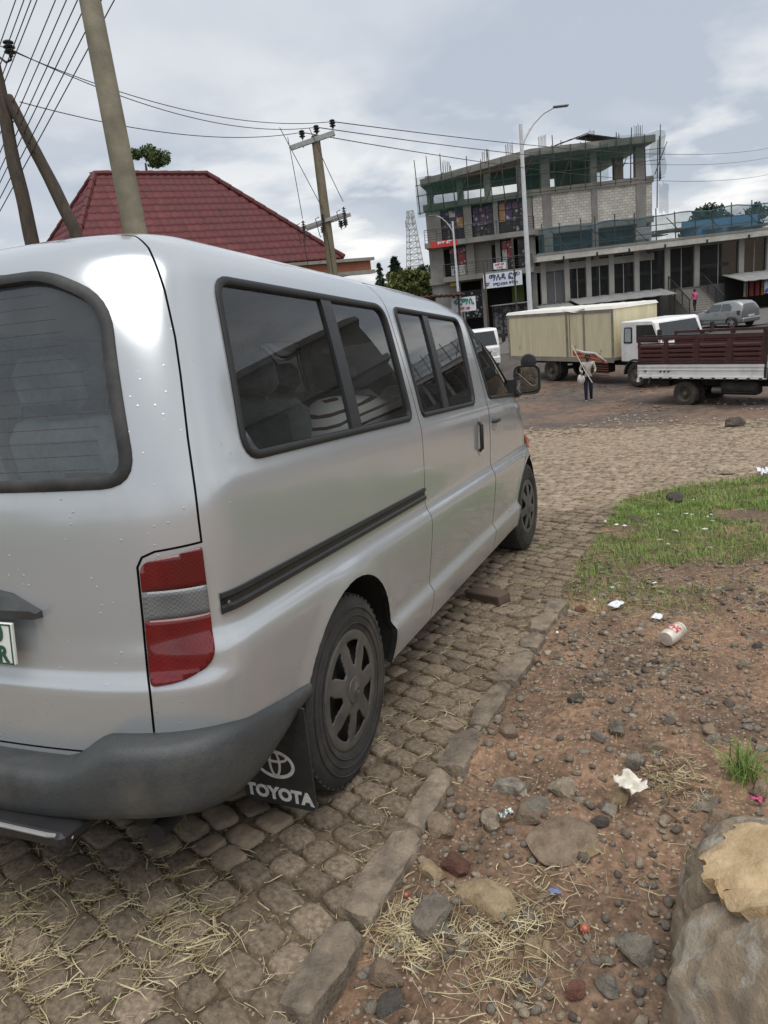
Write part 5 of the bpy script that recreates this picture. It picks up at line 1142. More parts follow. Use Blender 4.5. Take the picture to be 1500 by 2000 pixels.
tree('dark tree behind the net on the low building roof', (88, -7, -1.5), 8.9, 4.0, LEAFD, 5200, 7, lsize=.4)
# far hillside, hazy green
def hill(name, pts): return MB().add(*pts).build(name, mat('far_hill', (.06, .075, .05), 1., var=.2, scale=.05), None, kind='structure')
hv = []; 
for k in range(41):
    a = R(-80+k*4); rr = 420; hgt = 5+7*fbm(k*.35, 2., 1., 1., 3); hv += [(math.cos(a)*rr, math.sin(a)*rr, -4), (math.cos(a)*(rr+60), math.sin(a)*(rr+60), max(1., hgt))]
hill('hills', (hv, [(2*k, 2*k+2, 2*k+3, 2*k+1) for k in range(40)]))
# lattice tower
tw = thing('lattice_tower', 'pale steel lattice telecom tower in the distance', 'tower', (182, 59, 3))
TWM = mat('tower_steel', (.45, .46, .46), .6, metal=.3)
H_ = 20.5; leg = lambda i, z: Vector(((1 if i in (0, 1) else -1)*(2.3-1.6*z/H_), (1 if i in (0, 3) else -1)*(2.3-1.6*z/H_), z))
for i in range(4): MB().tube([leg(i, 0), leg(i, H_)], [.12, .08], 5).build('tower_leg', TWM, tw)
br = MB()
for k in range(14):
    z0, z1 = H_*k/14, H_*(k+1)/14
    for i in range(4): br.tube([leg(i, z0), leg((i+1) % 4, z1)], .05, 4); br.tube([leg((i+1) % 4, z0), leg(i, z1)], .05, 4); br.tube([leg(i, z1), leg((i+1) % 4, z1)], .07, 4)
br.build('tower_bracing', TWM, tw)
for k, (z, a) in enumerate(((18.2, 0), (18.6, 2), (17.2, 4), (16.6, 1))): MB().box((-.2, -.2, 0), (.2, .2, 1.8), .05).build('antenna_panel', TWM, tw).location = (1.3*math.cos(a*1.57), 1.3*math.sin(a*1.57), z)

# ================================================================ the unfinished building
KO = Vector((60.5, 8.5, -1.6)); KU = Vector((.39, -.921, 0)).normalized(); KV = Vector((-KU.y, KU.x, 0)); KROT = math.atan2(KU.y, KU.x)
BCON = mat('raw_concrete', (.245, .237, .215), .9, var=.28, scale=.8, bump=.3, bscale=8, dirt=(.19, .175, .145), dirt_amt=.6)
BLOCKM = None
def block_mat():
    m = bpy.data.materials.new('block_wall'); m.use_nodes = True; N = m.node_tree.nodes; L = m.node_tree.links; b = N['Principled BSDF']; b.inputs['Roughness'].default_value = .95; tc = N.new('ShaderNodeTexCoord'); mp = N.new('ShaderNodeMapping'); mp.inputs['Rotation'].default_value = (R(90), 0, 0); L.new(tc.outputs['Object'], mp.inputs[0])
    bk = N.new('ShaderNodeTexBrick'); bk.inputs['Scale'].default_value = 1.; bk.inputs['Brick Width'].default_value = .42; bk.inputs['Row Height'].default_value = .21; bk.inputs['Mortar Size'].default_value = .018; bk.inputs['Color1'].default_value = (.62, .59, .53, 1); bk.inputs['Color2'].default_value = (.50, .47, .42, 1); bk.inputs['Mortar'].default_value = (.33, .30, .26, 1); L.new(mp.outputs[0], bk.inputs['Vector'])
    n = N.new('ShaderNodeTexNoise'); n.inputs['Scale'].default_value = 1.4; n.inputs['Detail'].default_value = 7; L.new(tc.outputs['Object'], n.inputs['Vector']); mx = N.new('ShaderNodeMixRGB'); mx.blend_type = 'OVERLAY'; mx.inputs[0].default_value = .5; L.new(bk.outputs[0], mx.inputs[1]); L.new(n.outputs[0], mx.inputs[2]); L.new(mx.outputs[0], b.inputs['Base Color']); bp = N.new('ShaderNodeBump'); bp.inputs['Strength'].default_value = .6; bp.inputs['Distance'].default_value = .03; bp.invert = True; L.new(bk.outputs['Fac'], bp.inputs['Height']); L.new(bp.outputs[0], b.inputs['Normal']); return m
BLOCKM = block_mat()
def net_mat(name, c, dens):
    m = bpy.data.materials.new(name); m.use_nodes = True; N = m.node_tree.nodes; L = m.node_tree.links; N.clear(); out = N.new('ShaderNodeOutputMaterial'); tr = N.new('ShaderNodeBsdfTransparent'); df = N.new('ShaderNodeBsdfDiffuse'); tl = N.new('ShaderNodeBsdfTranslucent'); df.inputs[0].default_value = (*c, 1); tl.inputs[0].default_value = (*c, 1); m1 = N.new('ShaderNodeMixShader'); m1.inputs[0].default_value = .45; L.new(df.outputs[0], m1.inputs[1]); L.new(tl.outputs[0], m1.inputs[2])
    tc = N.new('ShaderNodeTexCoord'); n = N.new('ShaderNodeTexNoise'); n.inputs['Scale'].default_value = 1.3; n.inputs['Detail'].default_value = 5; L.new(tc.outputs['Object'], n.inputs['Vector']); mr = N.new('ShaderNodeMapRange'); mr.inputs[1].default_value = .3; mr.inputs[2].default_value = .7; mr.inputs[3].default_value = dens*.75; mr.inputs[4].default_value = min(.95, dens*1.3); L.new(n.outputs[0], mr.inputs[0])
    m2 = N.new('ShaderNodeMixShader'); L.new(mr.outputs[0], m2.inputs[0]); L.new(tr.outputs[0], m2.inputs[1]); L.new(m1.outputs[0], m2.inputs[2]); L.new(m2.outputs[0], out.inputs[0]); return m
NETG = net_mat('green_net', (.045, .115, .095), .30); NETB = net_mat('teal_net', (.11, .18, .205), .45); NETEDGE = mat('net_edge', (.06, .13, .19), .9)
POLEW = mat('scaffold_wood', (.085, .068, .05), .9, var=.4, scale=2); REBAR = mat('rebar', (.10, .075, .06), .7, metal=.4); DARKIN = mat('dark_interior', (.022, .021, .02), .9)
SHOPGL = glass_mat('shop_glass', (.25, .28, .28), base=.06, haze=.05)
def bld(): 
    b = thing('unfinished_building', 'unfinished concrete block building wrapped in green netting and scaffolding', 'building', KO, (0, 0, KROT)); D = 13.0
    LD = Vector((-8.63, 2.03, 0)).normalized(); LN = Vector((LD.y, -LD.x, 0)); LN = LN if LN.y < 0 else -LN   # left front runs back from the corner
    def L_(s_, o=0., z=0.): return LD*s_+LN*o+Vector((0, 0, z))
    def lbox(mb, s0, s1, o0, o1, z0, z1):
        P = [L_(s, o, z) for z in (z0, z1) for (s, o) in ((s0, o0), (s1, o0), (s1, o1), (s0, o1))]; return mb.add(P, [(0, 3, 2, 1), (4, 5, 6, 7), (0, 1, 5, 4), (1, 2, 6, 5), (2, 3, 7, 6), (3, 0, 4, 7)])
    def slab(z0, z1, ov, name, left_z=None):
        f = [Vector((9.75+.1, -ov, 0)), Vector((0, -ov, 0)), L_(8.75, ov), L_(8.75, -6.), Vector((9.75+.1, D, 0))]; dz = (left_z or 0); mb = MB(); n = len(f)
        vs = [p+Vector((0, 0, z0+(dz if i in (2, 3) else 0))) for i, p in enumerate(f)]+[p+Vector((0, 0, z1+(dz if i in (2, 3) else 0))) for i, p in enumerate(f)]
        return mb.add(vs, [tuple(range(n-1, -1, -1)), tuple(range(n, 2*n))]+[(i, (i+1) % n, n+(i+1) % n, n+i) for i in range(n)]).build(name, BCON, b)
    slab(-.2, .15, .1, 'floor_slab'); slab(4.35, 4.90, .02, 'floor_slab'); slab(7.26, 7.74, .02, 'floor_slab'); slab(10.25, 10.72, .05, 'floor_slab'); slab(13.12, 13.62, .45, 'roof_slab', -1.0)
    # block walls on the right-hand front
    for x0, x1 in ((0.1, .88), (1.58, 4.84), (5.30, 8.45), (9.24, 9.75)): MB().box((x0, .06, 7.74), (x1, .26, 10.25)).build('block_wall', BLOCKM, b)
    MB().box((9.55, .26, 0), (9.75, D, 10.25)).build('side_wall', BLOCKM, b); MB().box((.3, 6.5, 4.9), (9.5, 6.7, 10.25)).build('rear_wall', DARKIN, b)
    for x0, x1 in ((.88, 1.58), (4.84, 5.30), (8.45, 9.24)): MB().box((x0, -.03, 4.9), (x1, .32, 10.25)).build('column', BCON, b)
    for x0, x1 in ((.88, 1.58), (4.84, 5.35), (8.45, 9.24)):
        MB().box((x0, .1, 10.72), (x1, .6, 13.12)).build('column', BCON, b); MB().box((x0, 5, 10.72), (x1, 5.5, 13.12)).build('column', BCON, b)
    for x0, x1, z0, z1 in ((1.5, 2.4, 10.72, 13.1), (3.4, 7, 10.72, 13.1), (1.5, 7, 10.72, 11.4), (1.5, 7, 12.3, 13.1)): MB().box((x0, 5.2, z0), (x1, 5.4, z1)).build('inner_wall', BCON, b)
    MB().box((.0, .26, 0), (.2, 8, 10.25)).build('party_wall', BCON, b)
    # left front: piers, windows with poster panes, balconies
    for s0, s1 in ((0, .45), (2.7, 3.1), (4.85, 5.5), (7.4, 8.6)):
        for z0, z1 in ((7.74, 10.25), (4.9, 7.26)): lbox(MB(), s0, s1, 0, -.4, z0, z1).build('pier', BCON, b)
    for s0 in (.6, 3.2, 5.4, 7.9):
        lbox(MB(), s0, s0+.5, -.2, -.7, 10.72, 12.9-.0).build('column', BCON, b)
    FR = mat('window_frame_dark', (.03, .03, .032), .5)
    def art(name, a, bcol, sc, seed):
        m = bpy.data.materials.new(name); m.use_nodes = True; N = m.node_tree.nodes; L = m.node_tree.links; bb = N['Principled BSDF']; bb.inputs['Roughness'].default_value = .25; tc = N.new('ShaderNodeTexCoord'); mp = N.new('ShaderNodeMapping'); mp.inputs['Location'].default_value = (seed, seed*2, seed*3); L.new(tc.outputs['Object'], mp.inputs[0]); v = N.new('ShaderNodeTexVoronoi'); v.inputs['Scale'].default_value = sc; L.new(mp.outputs[0], v.inputs['Vector']); rp = N.new('ShaderNodeValToRGB'); L.new(v.outputs['Distance'], rp.inputs[0]); e = rp.color_ramp.elements; e[0].position = .12; e[0].color = (*bcol, 1); e[1].position = .42; e[1].color = (*a, 1); L.new(rp.outputs[0], bb.inputs['Base Color']); return m
    ARTS = [art('poster_purple', (.05, .03, .09), (.45, .40, .52), 2.6, 1), art('poster_black', (.015, .015, .018), (.42, .40, .40), 3.2, 2), art('poster_pink', (.09, .04, .08), (.50, .30, .36), 3., 3), art('poster_dark', (.02, .022, .025), (.10, .12, .12), 1.5, 4), art('poster_red', (.28, .03, .03), (.5, .45, .42), 3.2, 5), art('poster_gold', (.32, .17, .07), (.5, .42, .3), 1.8, 6), art('poster_white', (.55, .53, .52), (.10, .08, .09), 2.8, 7)]
    def window(s0, s1, z0, z1, rows, cols, arts, o=-.25):
        w = lbox(MB(), s0, s1, o-.06, o-.10, z0, z1).build('window', FR, b); dw = (s1-s0)/cols; q = 0
        for r_, (a, c) in enumerate(rows):
            for k in range(cols):
                i = arts[q % len(arts)]; q += 1; m_ = ARTS[i]; p = lbox(MB(), s0+k*dw+.035, s0+(k+1)*dw-.035, o, o-.055, z0+a+.03, z0+c-.03).build('poster_pane', m_, w)
        return w
    RW = ((1.75, 2.3), (.85, 1.75), (0, .85))
    window(5.55, 7.35, 7.74, 10.05, RW, 3, (0, 6, 0, 5, 0, 1, 3, 3, 1)); window(3.15, 4.80, 7.78, 10.1, RW, 3, (0, 2, 0, 0, 2, 0, 3, 1, 3), -.55); window(.5, 2.65, 7.76, 10.2, RW, 4, (0, 2, 0, 5, 1, 1, 0, 5, 3, 1, 3, 3))
    window(4.9, 6.9, 4.92, 7.2, ((1.75, 2.2), (.85, 1.75), (0, .85)), 3, (4, 2, 4, 6, 4, 3, 5, 6, 6)); window(1.7, 2.6, 4.92, 7.2, ((1.6, 2.25), (.8, 1.6), (0, .8)), 2, (4, 4, 4, 6, 1, 6)); window(.2, 1.3, 4.92, 7.2, ((1.5, 2.25), (0, 1.5)), 2, (1, 3, 2, 1))
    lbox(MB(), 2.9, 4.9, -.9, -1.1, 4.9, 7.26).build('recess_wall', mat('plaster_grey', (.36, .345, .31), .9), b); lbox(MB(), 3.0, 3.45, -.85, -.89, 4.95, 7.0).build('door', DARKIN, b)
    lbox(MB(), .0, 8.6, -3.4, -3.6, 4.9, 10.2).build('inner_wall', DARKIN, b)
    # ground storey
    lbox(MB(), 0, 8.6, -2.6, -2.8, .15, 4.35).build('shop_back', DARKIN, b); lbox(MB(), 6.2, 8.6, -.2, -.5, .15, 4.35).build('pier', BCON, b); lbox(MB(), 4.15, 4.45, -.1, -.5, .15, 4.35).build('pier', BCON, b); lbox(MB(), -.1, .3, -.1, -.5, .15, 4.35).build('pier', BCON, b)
    window(4.5, 6.15, 1.3, 3.6, ((1.15, 2.2), (.05, 1.15)), 3, (1, 1, 1, 1, 1, 1), -.15); lbox(MB(), 1.0, 2.0, -1.6, -1.7, 2.2, 3.6).build('green_panel', mat('panel_green', (.10, .16, .03), .7), b)
    for z1 in (7.70, 4.86): lbox(MB(), -.15 if z1 > 5 else .1, 8.8 if z1 > 5 else 7.5, 0., .75, z1-.40, z1).build('balcony', BCON, b)
    # balcony rails
    for z0, s0, s1 in ((7.74, -.1, 8.75), (4.9, .2, 7.4)):
        rl_ = MB(); P0, P1 = L_(s0, -.02 if z0 < 5 else 0., z0), L_(s1, 0, z0)
        rail = MB().tube([L_(s0, .68, z0+.95), L_(s1, .68, z0+.95)], .035, 6).build('balcony_rail', FR, b)
        for k in range(4): MB().tube([L_(s0, .68, z0+.2+k*.2), L_(s1, .68, z0+.2+k*.2)], .014, 4).build('rail_bar', FR, rail)
        n = int((s1-s0)/.9)
        for k in range(n+1): s_ = s0+(s1-s0)*k/n; MB().tube([L_(s_, .68, z0-.04), L_(s_, .68, z0+.95)], .025, 5).build('rail_post', FR, rail)
    # scaffolding and netting round the top storey
    def pole(p, q, r=.05): return MB().tube([p, Vector(p).lerp(Vector(q), .5)+mnoise.noise_vector(Vector(p))*.06, q], [r, r*.9, r*.7], 6).build('scaffold_pole', POLEW, b, smooth=True)
    r_ = random.Random(5)
    for k in range(9): s_ = 8.9-k*.98; pole(L_(s_, .9+r_.uniform(-.1, .1), 9.9), L_(s_+r_.uniform(-.25, .25), .8, 13.3+r_.uniform(-.2, 1.0)-.1*k*0))
    for k in range(9): x_ = .6+k*1.2; pole((x_, -.55, 10.3), (x_+r_.uniform(-.15, .15), -.55, 13.4+r_.uniform(-.1, 1.)))
    for s_ in (1.2, 3.6, 6.0, 8.2): pole(L_(s_, .75, 10.2), L_(s_-1.4, .75, 12.9), .04)
    for x_ in (2.2, 6.8, 9.7): pole((x_, -.6, 10.7), (x_+1.0, -.6, 13.0), .04)
    for z in (10.2, 11.5, 12.3): pole(L_(9.1, .8, z-.15), L_(0, .8, z+.2), .035); pole((-.1, -.62, z+.2), (10.5, -.62, z+.25), .035)
    for x_, z0, z1 in ((10.4, 10.3, 14.4), (10.2, 8.3, 13.3)): pole((x_, .2, z0), (x_+.1, .2, z1), .045)
    def netl(s0, s1, z0, z1, o, seed): return MB().sheet(lambda u, v: tuple(L_(s0+(s1-s0)*u, o+.12*mnoise.noise(Vector((u*6, v*3, seed))), z0+(z1-z0)*v+(.25*mnoise.noise(Vector((u*4, seed, 1))))*(1 if v > .5 else .5))), 26, 8).build('safety_net', NETG, b, smooth='all', fix=False)
    netl(9.1, -.1, 9.95, 12.1, .98, 1); netl(9.1, 5.2, 9.7, 12.7, 1.05, 2)
    def netr(x0, x1, z0, z1, y, seed, m_=NETG): return MB().sheet(lambda u, v: (x0+(x1-x0)*u, y+.12*mnoise.noise(Vector((u*6, v*3, seed))), z0+(z1-z0)*v+.25*mnoise.noise(Vector((u*5, seed, 2)))), 26, 8).build('safety_net', m_, b, smooth='all', fix=False)
    netr(-.2, 6.0, 10.75, 13.35, -.72, 3); netr(5.5, 10.5, 12.0, 13.75, -.72, 4); netr(10.1, 10.9, 7.8, 10.0, -.4, 6)
    MB().sheet(lambda u, v: (10.5+.12*math.sin(v*7), -.7+u*3, 10.6+v*2.9), 8, 10).build('safety_net', NETG, b, smooth='all', fix=False)
    # rebar stubs, roof shelter
    for x_ in (1.2, 5.1, 8.85, -1.5, -3.4, -6.6):
        base = Vector((x_, .35, 13.6)) if x_ > 0 else L_(-x_, -.4, 13.55+x_*.11)
        for k in range(8): q = base+Vector(((k % 4-1.5)*.17, (k//4)*.3, 0)); MB().tube([q, q+Vector((r_.uniform(-.03, .03), 0, 1.0+r_.uniform(-.1, .1)))], .016, 4).build('rebar', REBAR, b)
    sh_ = MB(); 
    for k in range(9): a = -.1+.9*k; sh_.add([(2.2+k*.62, -.1, 14.28-abs(k-4)*.14), (2.75+k*.62, -.15, 14.28-abs(k+1-4)*.14), (2.8+k*.62, 3.2, 14.6-abs(k+1-4)*.14), (2.2+k*.62, 3.2, 14.6-abs(k-4)*.14)], [(0, 1, 2, 3)])
    s_ = sh_.build('roof_shelter', POLEW, b); md = s_.modifiers.new('t', 'SOLIDIFY'); md.thickness = .06
    for x_ in (2.6, 5.0, 7.2): pole((x_, .2, 13.6), (x_, .2, 14.1), .04); pole((x_, 3., 13.6), (x_, 3., 14.3), .04)
    return b, L_, lbox
BLD, BL_, BLBOX = bld()
# signs on it: white shop banner, red banner, small plates
def sign(name, label, s0, s1, z0, z1, o, matl, lines, txtm, tilt=0.):
    t = thing(name, label, 'sign', KO, (0, 0, KROT)); BLBOX(MB(), s0, s1, o, o+.05, z0, z1).build('board', matl, t)
    ctr = BL_((s0+s1)/2, o+.06, (z0+z1)/2); xd = (BL_(s0, 0, 0)-BL_(s1, 0, 0)) if s1 > s0 else (BL_(s1, 0, 0)-BL_(s0, 0, 0))
    for body, size, dz, dx, bold in lines: text('lettering', body, size, txtm, t, basis(ctr+Vector((0, 0, dz))+xd.normalized()*dx, xd, (0, 0, 1)), .01, bold)
    return t
WHITEB = mat('banner_white', (.74, .77, .84), .6, var=.05, scale=2); NAVY = mat('letter_navy', (.02, .05, .14), .6); REDB = mat('banner_red', (.55, .05, .04), .6, var=.1); WHT = mat('letter_white', (.8, .8, .8), .6); REDT = mat('letter_red', (.45, .03, .03), .6)
sign('shop_sign', 'white shop banner with dark blue Amharic lettering', 1.05, 4.2, 3.58, 4.72, .80, WHITEB, (('ማለዳ ፎም', .62, .2, .15, .02), ('የሚጋብዙት ምቾት!', .30, -.33, .2, .01), ('ማለዳ\nፎም', .16, -.25, -1.25, .006)), NAVY)
sign('banner', 'red and white banner on the upper balcony edge', 6.1, 8.3, 7.25, 7.75, .78, REDB, (('የማሜ ፋሽን', .28, .06, .1, .015),), WHT)
sign('small_sign', 'small white sign with red lettering on the lower balcony rail', 2.3, 3.3, 5.0, 5.5, .74, WHITEB, (('ሰላም ሱቅ', .2, .1, 0, .01), ('ቁ. ፩ ፎቅ', .15, -.13, 0, .006)), REDT)
sign('yellow_sign', 'small yellow sign under the balcony at the far left', 6.45, 7.0, 4.1, 4.4, .1, mat('sign_yellow', (.62, .40, .03), .5), (), NAVY)

# ================================================================ low shop building to the right
def lowb():
    b = thing('shop_building', 'long low concrete shop building with glass fronts and teal netting on its roof', 'building', KO, (0, 0, KROT)); X1 = 46.
    PLAS = mat('shop_plaster', (.38, .365, .335), .85, var=.15, scale=1.); 
    MB().box((-.1, -1.2, 5.16), (X1, 14, 5.70)).build('roof_slab', mat('roof_edge', (.50, .48, .43), .9, var=.25, scale=1.2), b); MB().box((-.1, -1.24, 5.62), (X1, -1.15, 5.78)).build('roof_lip', BCON, b)
    MB().box((.3, -.2, -.3), (X1, 14, 1.85)).build('plinth', mat('plinth_grey', (.14, .135, .13), .9, var=.2), b); MB().box((.3, 5., 1.85), (X1, 5.2, 5.15)).build('back_wall', mat('shop_inside', (.10, .095, .085), .9, var=.5, scale=.7), b); MB().box((.3, .15, 5.0), (X1, 5., 5.14)).build('ceiling', BCON, b)
    px_ = [.45, 2.4, 4.2, 6.1, 8.2, 10.75, 13.2, 16.9, 19.2, 22, 25, 28, 31, 34, 37, 40, 43]
    for k, x_ in enumerate(px_): MB().box((x_, -.05, 1.85), (x_+.42, .4, 5.16)).build('column', PLAS, b)
    for k in range(len(px_)-1):
        w = MB().box((px_[k]+.42, .20, 1.86), (px_[k+1], .22, 5.1)).build('shop_window', SHOPGL if k > 0 else mat('shutter_grey', (.12, .12, .125), .6, var=.1), b)
        for u in (.5,): x_ = px_[k]+.42+(px_[k+1]-px_[k]-.42)*u; MB().box((x_-.03, .17, 1.86), (x_+.03, .25, 5.1)).build('mullion', PLAS, w)
    # display pieces behind the glass
    r_ = random.Random(3)
    for k in range(26):
        x_ = r_.uniform(2.8, 24); h_ = r_.uniform(.6, 1.7); MB().box((x_, 1.2, 1.86), (x_+r_.uniform(.3, 1.2), r_.uniform(1.5, 2.2), 1.86+h_), .05).build('display_case', mat('display_%d' % (k % 4), ((.25, .24, .22), (.08, .12, .18), (.3, .26, .2), (.12, .12, .13))[k % 4], .5), b)
    # stairs with black rails
    SX0, SX1 = 10.9, 13.6; nst = 11; SM_ = mat('stair_concrete', (.24, .225, .20), .9, var=.2)
    for k in range(nst): MB().box((SX0+.1, -.2-(k+1)*.36, -.3), (SX1-.1, -.2-k*.36, 1.85-(k+1)*.165)).build('stair_step', SM_, b)
    RL = mat('rail_black', (.02, .02, .02), .5)
    for x_ in (SX0, SX1):
        tp_, bt = Vector((x_, -.3, 2.9)), Vector((x_, -4.3, 1.0)); rail = MB().tube([tp_, bt], .05, 6).build('stair_rail', RL, b)
        for k in range(1, 6): MB().tube([tp_-Vector((0, 0, .17*k)), bt-Vector((0, 0, .17*k))], .022, 5).build('rail_bar', RL, rail)
        for k in range(4): q = tp_.lerp(bt, k/3); MB().tube([q, q-Vector((0, 0, 1.05))], .04, 6).build('rail_post', RL, rail)
    # roof net fence with poles
    def netz(u): return 5.85
    MB().sheet(lambda u, v: (.15+u*(X1-.3), -1.0+.12*mnoise.noise(Vector((u*22, v*3, 1))), 5.72+v*(1.85+.10*math.sin(u*60)+.2*mnoise.noise(Vector((u*24, 0, 4)))+.25*u)), 110, 6).build('roof_net', NETB, b, smooth='all', fix=False)
    MB().tube([(.15+u*(X1-.3)/60, -1.02, 7.55+.10*math.sin(u)+.25*u/60+.15*mnoise.noise(Vector((u*.4, 0, 4)))) for u in range(61)], .045, 5).build('net_rope', NETEDGE, b)
    for k in range(26): x_ = .3+k*1.55+r_.uniform(-.2, .2); MB().tube([(x_, -.95, 5.7), (x_+r_.uniform(-.12, .12), -.95, 7.85+r_.uniform(-.1, .5))], .045, 6).build('net_pole', POLEW, b)
    for k in range(10): x_ = 1.2+k*3.1; MB().tube([(x_, -.9, 7.4), (x_+1.6, -.9, 5.75)], .035, 5).build('net_brace', POLEW, b)
    for z in (6.3, 6.9): MB().tube([(.2, -.92, z), (X1-.5, -.92, z+.1)], .03, 5).build('net_rail', POLEW, b)
    for k in range(34): x_ = r_.uniform(2, 22); z_ = 5.75+r_.uniform(.02, .7); l_ = r_.uniform(1, 3.6); MB().box((x_, r_.uniform(1, 4), z_), (x_+l_, r_.uniform(4.2, 5), z_+.07)).build('timber', mat('stacked_timber', (.17, .14, .10), .9, var=.4, scale=2), b).rotation_euler = (0, R(r_.uniform(-2.2, 2.2)), 0)
    MB().box((13.5, 3, 5.8), (20, 3.2, 7.15)).build('blue_sheet', mat('sheet_blue', (.08, .22, .40), .6), b)
    MB().box((8.2, -.5, 6.0), (9.3, -.4, 6.9), .02).build('light_panel', mat('panel_pale', (.55, .56, .54), .6), b)
    for x_ in (2.0, 4.7, 7.3, 10.2, 13.6, 17.0): MB().box((x_, -1.28, 5.12), (x_+.12, -1.2, 5.4), .02).build('spot_lamp', DARKIN, b)
lowb()
# kiosk awnings standing before the plinth
AWN = mat('awning_grey', (.22, .22, .215), .8, var=.2, scale=1.5, bump=.2, bscale=12)
def kiosk(label, x0, x1, y0, y1, zf, zb, zg, goods, wallm):
    t = thing('kiosk', label, 'kiosk', KO, (0, 0, KROT)); a = MB(); a.sheet(lambda u, v: (x0+(x1-x0)*u, y0+(y1-y0)*v, zf+(zb-zf)*v+.02*math.sin(u*40)), 24, 4); o = a.build('awning', AWN, t, fix=False); md = o.modifiers.new('t', 'SOLIDIFY'); md.thickness = .05
    MB().box((x0+.2, y1-.25, zg), (x1-.2, y1-.15, zb-.05)).build('back_wall', wallm, t)
    for x_ in (x0+.15, x1-.15): MB().tube([(x_, y0+.12, zg), (x_, y0+.12, zf)], .04, 6).build('post', DARKIN, t)
    r_ = random.Random(int(x0*10))
    for k in range(goods):
        x_ = x0+.3+(x1-x0-.6)*k/max(1, goods-1); c = r_.choice(((.20, .03, .03), (.03, .08, .12), (.30, .12, .03), (.25, .2, .15), (.03, .03, .04), (.05, .12, .06), (.28, .16, .05)))
        MB().sheet(lambda u, v: (x_+(u-.5)*.34, y0+.5+.05*math.sin(u*9), zf-.1-v*1.1), 6, 6).build('hanging_cloth', mat('cloth_%d' % int(c[0]*1000+c[1]*100), c, .9, var=.4, scale=5), t, fix=False)
    return t
GREYW = mat('kiosk_wall', (.075, .078, .085), .8)
kiosk('grey-roofed kiosk behind the box truck', 2.6, 10.3, -3.4, -.3, 1.55, 2.0, -.2, 0, GREYW); kiosk('dark kiosk at the left foot of the shop building', -.2, 2.5, -3.2, -.4, 1.35, 1.75, -.2, 0, GREYW)
KS = kiosk('market stall with hanging clothes and a picture under a grey awning', 15.3, 21.0, -4.2, -.4, 1.9, 2.5, -.3, 12, DARKIN)
MB().box((17.0, -3.85, .8), (17.9, -3.8, 1.75)).build('picture', mat('stall_picture', (.50, .58, .72), .5, c2=(.06, .07, .22), scale=2.2, sharp=True), KS); MB().blob((18.7, -3.9, 1.72), (.09, .09, .09), 1, 1, 0).build('bulb', mat('bulb_lit', (1., .95, .85), .5, emit=3.), KS)
# street-side poles, racks, vendors' stuff left of the box truck
def post(label, px, py, zb, zt, r, m_): return MB().tube([(px, py, zb), (px+.1, py+.08, zt)], [r, r*.8], 8).build('post', m_, None, smooth=True, label=label, category='pole')
post('dark iron post left of the shop banner', 57.2, 11.9, -2., 4.1, .09, POLEW); post('leaning wooden post in front of the shop banner', 57.6, 9.6, -2., 5.6, .08, POLEW)
rk = thing('display_rack', 'dark rack of goods standing under the shop banner', 'rack', (58.3, 10.1, -1.7), (0, 0, KROT)); MB().box((-1.6, -.3, 0), (1.3, .2, 2.2)).build('rack_panel', mat('rack_goods', (.02, .02, .022), .6, c2=(.12, .12, .12), scale=3, sharp=True), rk)
for k in range(5): MB().tube([(-1.6+k*.72, -.33, 0), (-1.6+k*.72, -.33, 2.3)], .03, 5).build('rack_bar', DARKIN, rk)
MB().box((-1.7, -.8, 2.25), (1.5, .4, 2.32)).build('rack_roof', AWN, rk)
# tin shed between house and building
sh = thing('tin_shed', 'open shed with a rusty tin roof right of the orange eave', 'shed', (38.0, 12.6, -1.6))
TIN = mat('rusty_tin', (.15, .075, .055), .7, var=.4, scale=2, metal=.2)
a = MB(); a.sheet(lambda u, v: (-.5+u*1.6+v*4.5, 2.9-u*6.6+v*1.6, 3.66-u*.28+.03*math.sin(u*150)-v*.1), 90, 2); o = a.build('tin_roof', TIN, sh, fix=False); md = o.modifiers.new('t', 'SOLIDIFY'); md.thickness = .05
for u, v in ((.05, .1), (.45, .1), (.75, .2), (.95, .1), (.5, .9), (.95, .9)): x_, y_ = -.5+u*1.6+v*4.5, 2.9-u*6.6+v*1.6; MB().tube([(x_, y_, 0), (x_, y_, 3.5)], .07, 6).build('post', POLEW, sh)
MB().box((1.2, -3.0, 0), (1.35, 2.6, 2.6)).build('back_wall', mat('corrugated_grey', (.36, .38, .39), .6, var=.2, scale=3), sh); MB().box((.0, -.2, 2.75), (1.2, 1.9, 2.85)).build('red_ledge', mat('red_sheet', (.42, .05, .05), .6), sh)
g2 = thing('billboard', 'small white billboard with green lettering behind the minibus roof', 'sign', (40, 9.15, -1.6), (0, 0, R(-66))); MB().box((-.8, -.04, 2.35), (.6, .04, 3.15)).build('board', WHITEB, g2); MB().tube([(-.1, 0, 0), (-.1, 0, 2.4)], .05, 6).build('post', STEEL, g2)
text('lettering', 'ፋርማሲ', .42, mat('letter_green', (.02, .22, .16), .6), g2, basis((-.1, -.06, 2.88), (1, 0, 0), (0, 0, 1)), .01, .015); text('lettering', 'ክፍት ነው', .2, REDT, g2, basis((-.1, -.06, 2.52), (1, 0, 0), (0, 0, 1)), .01, .005)

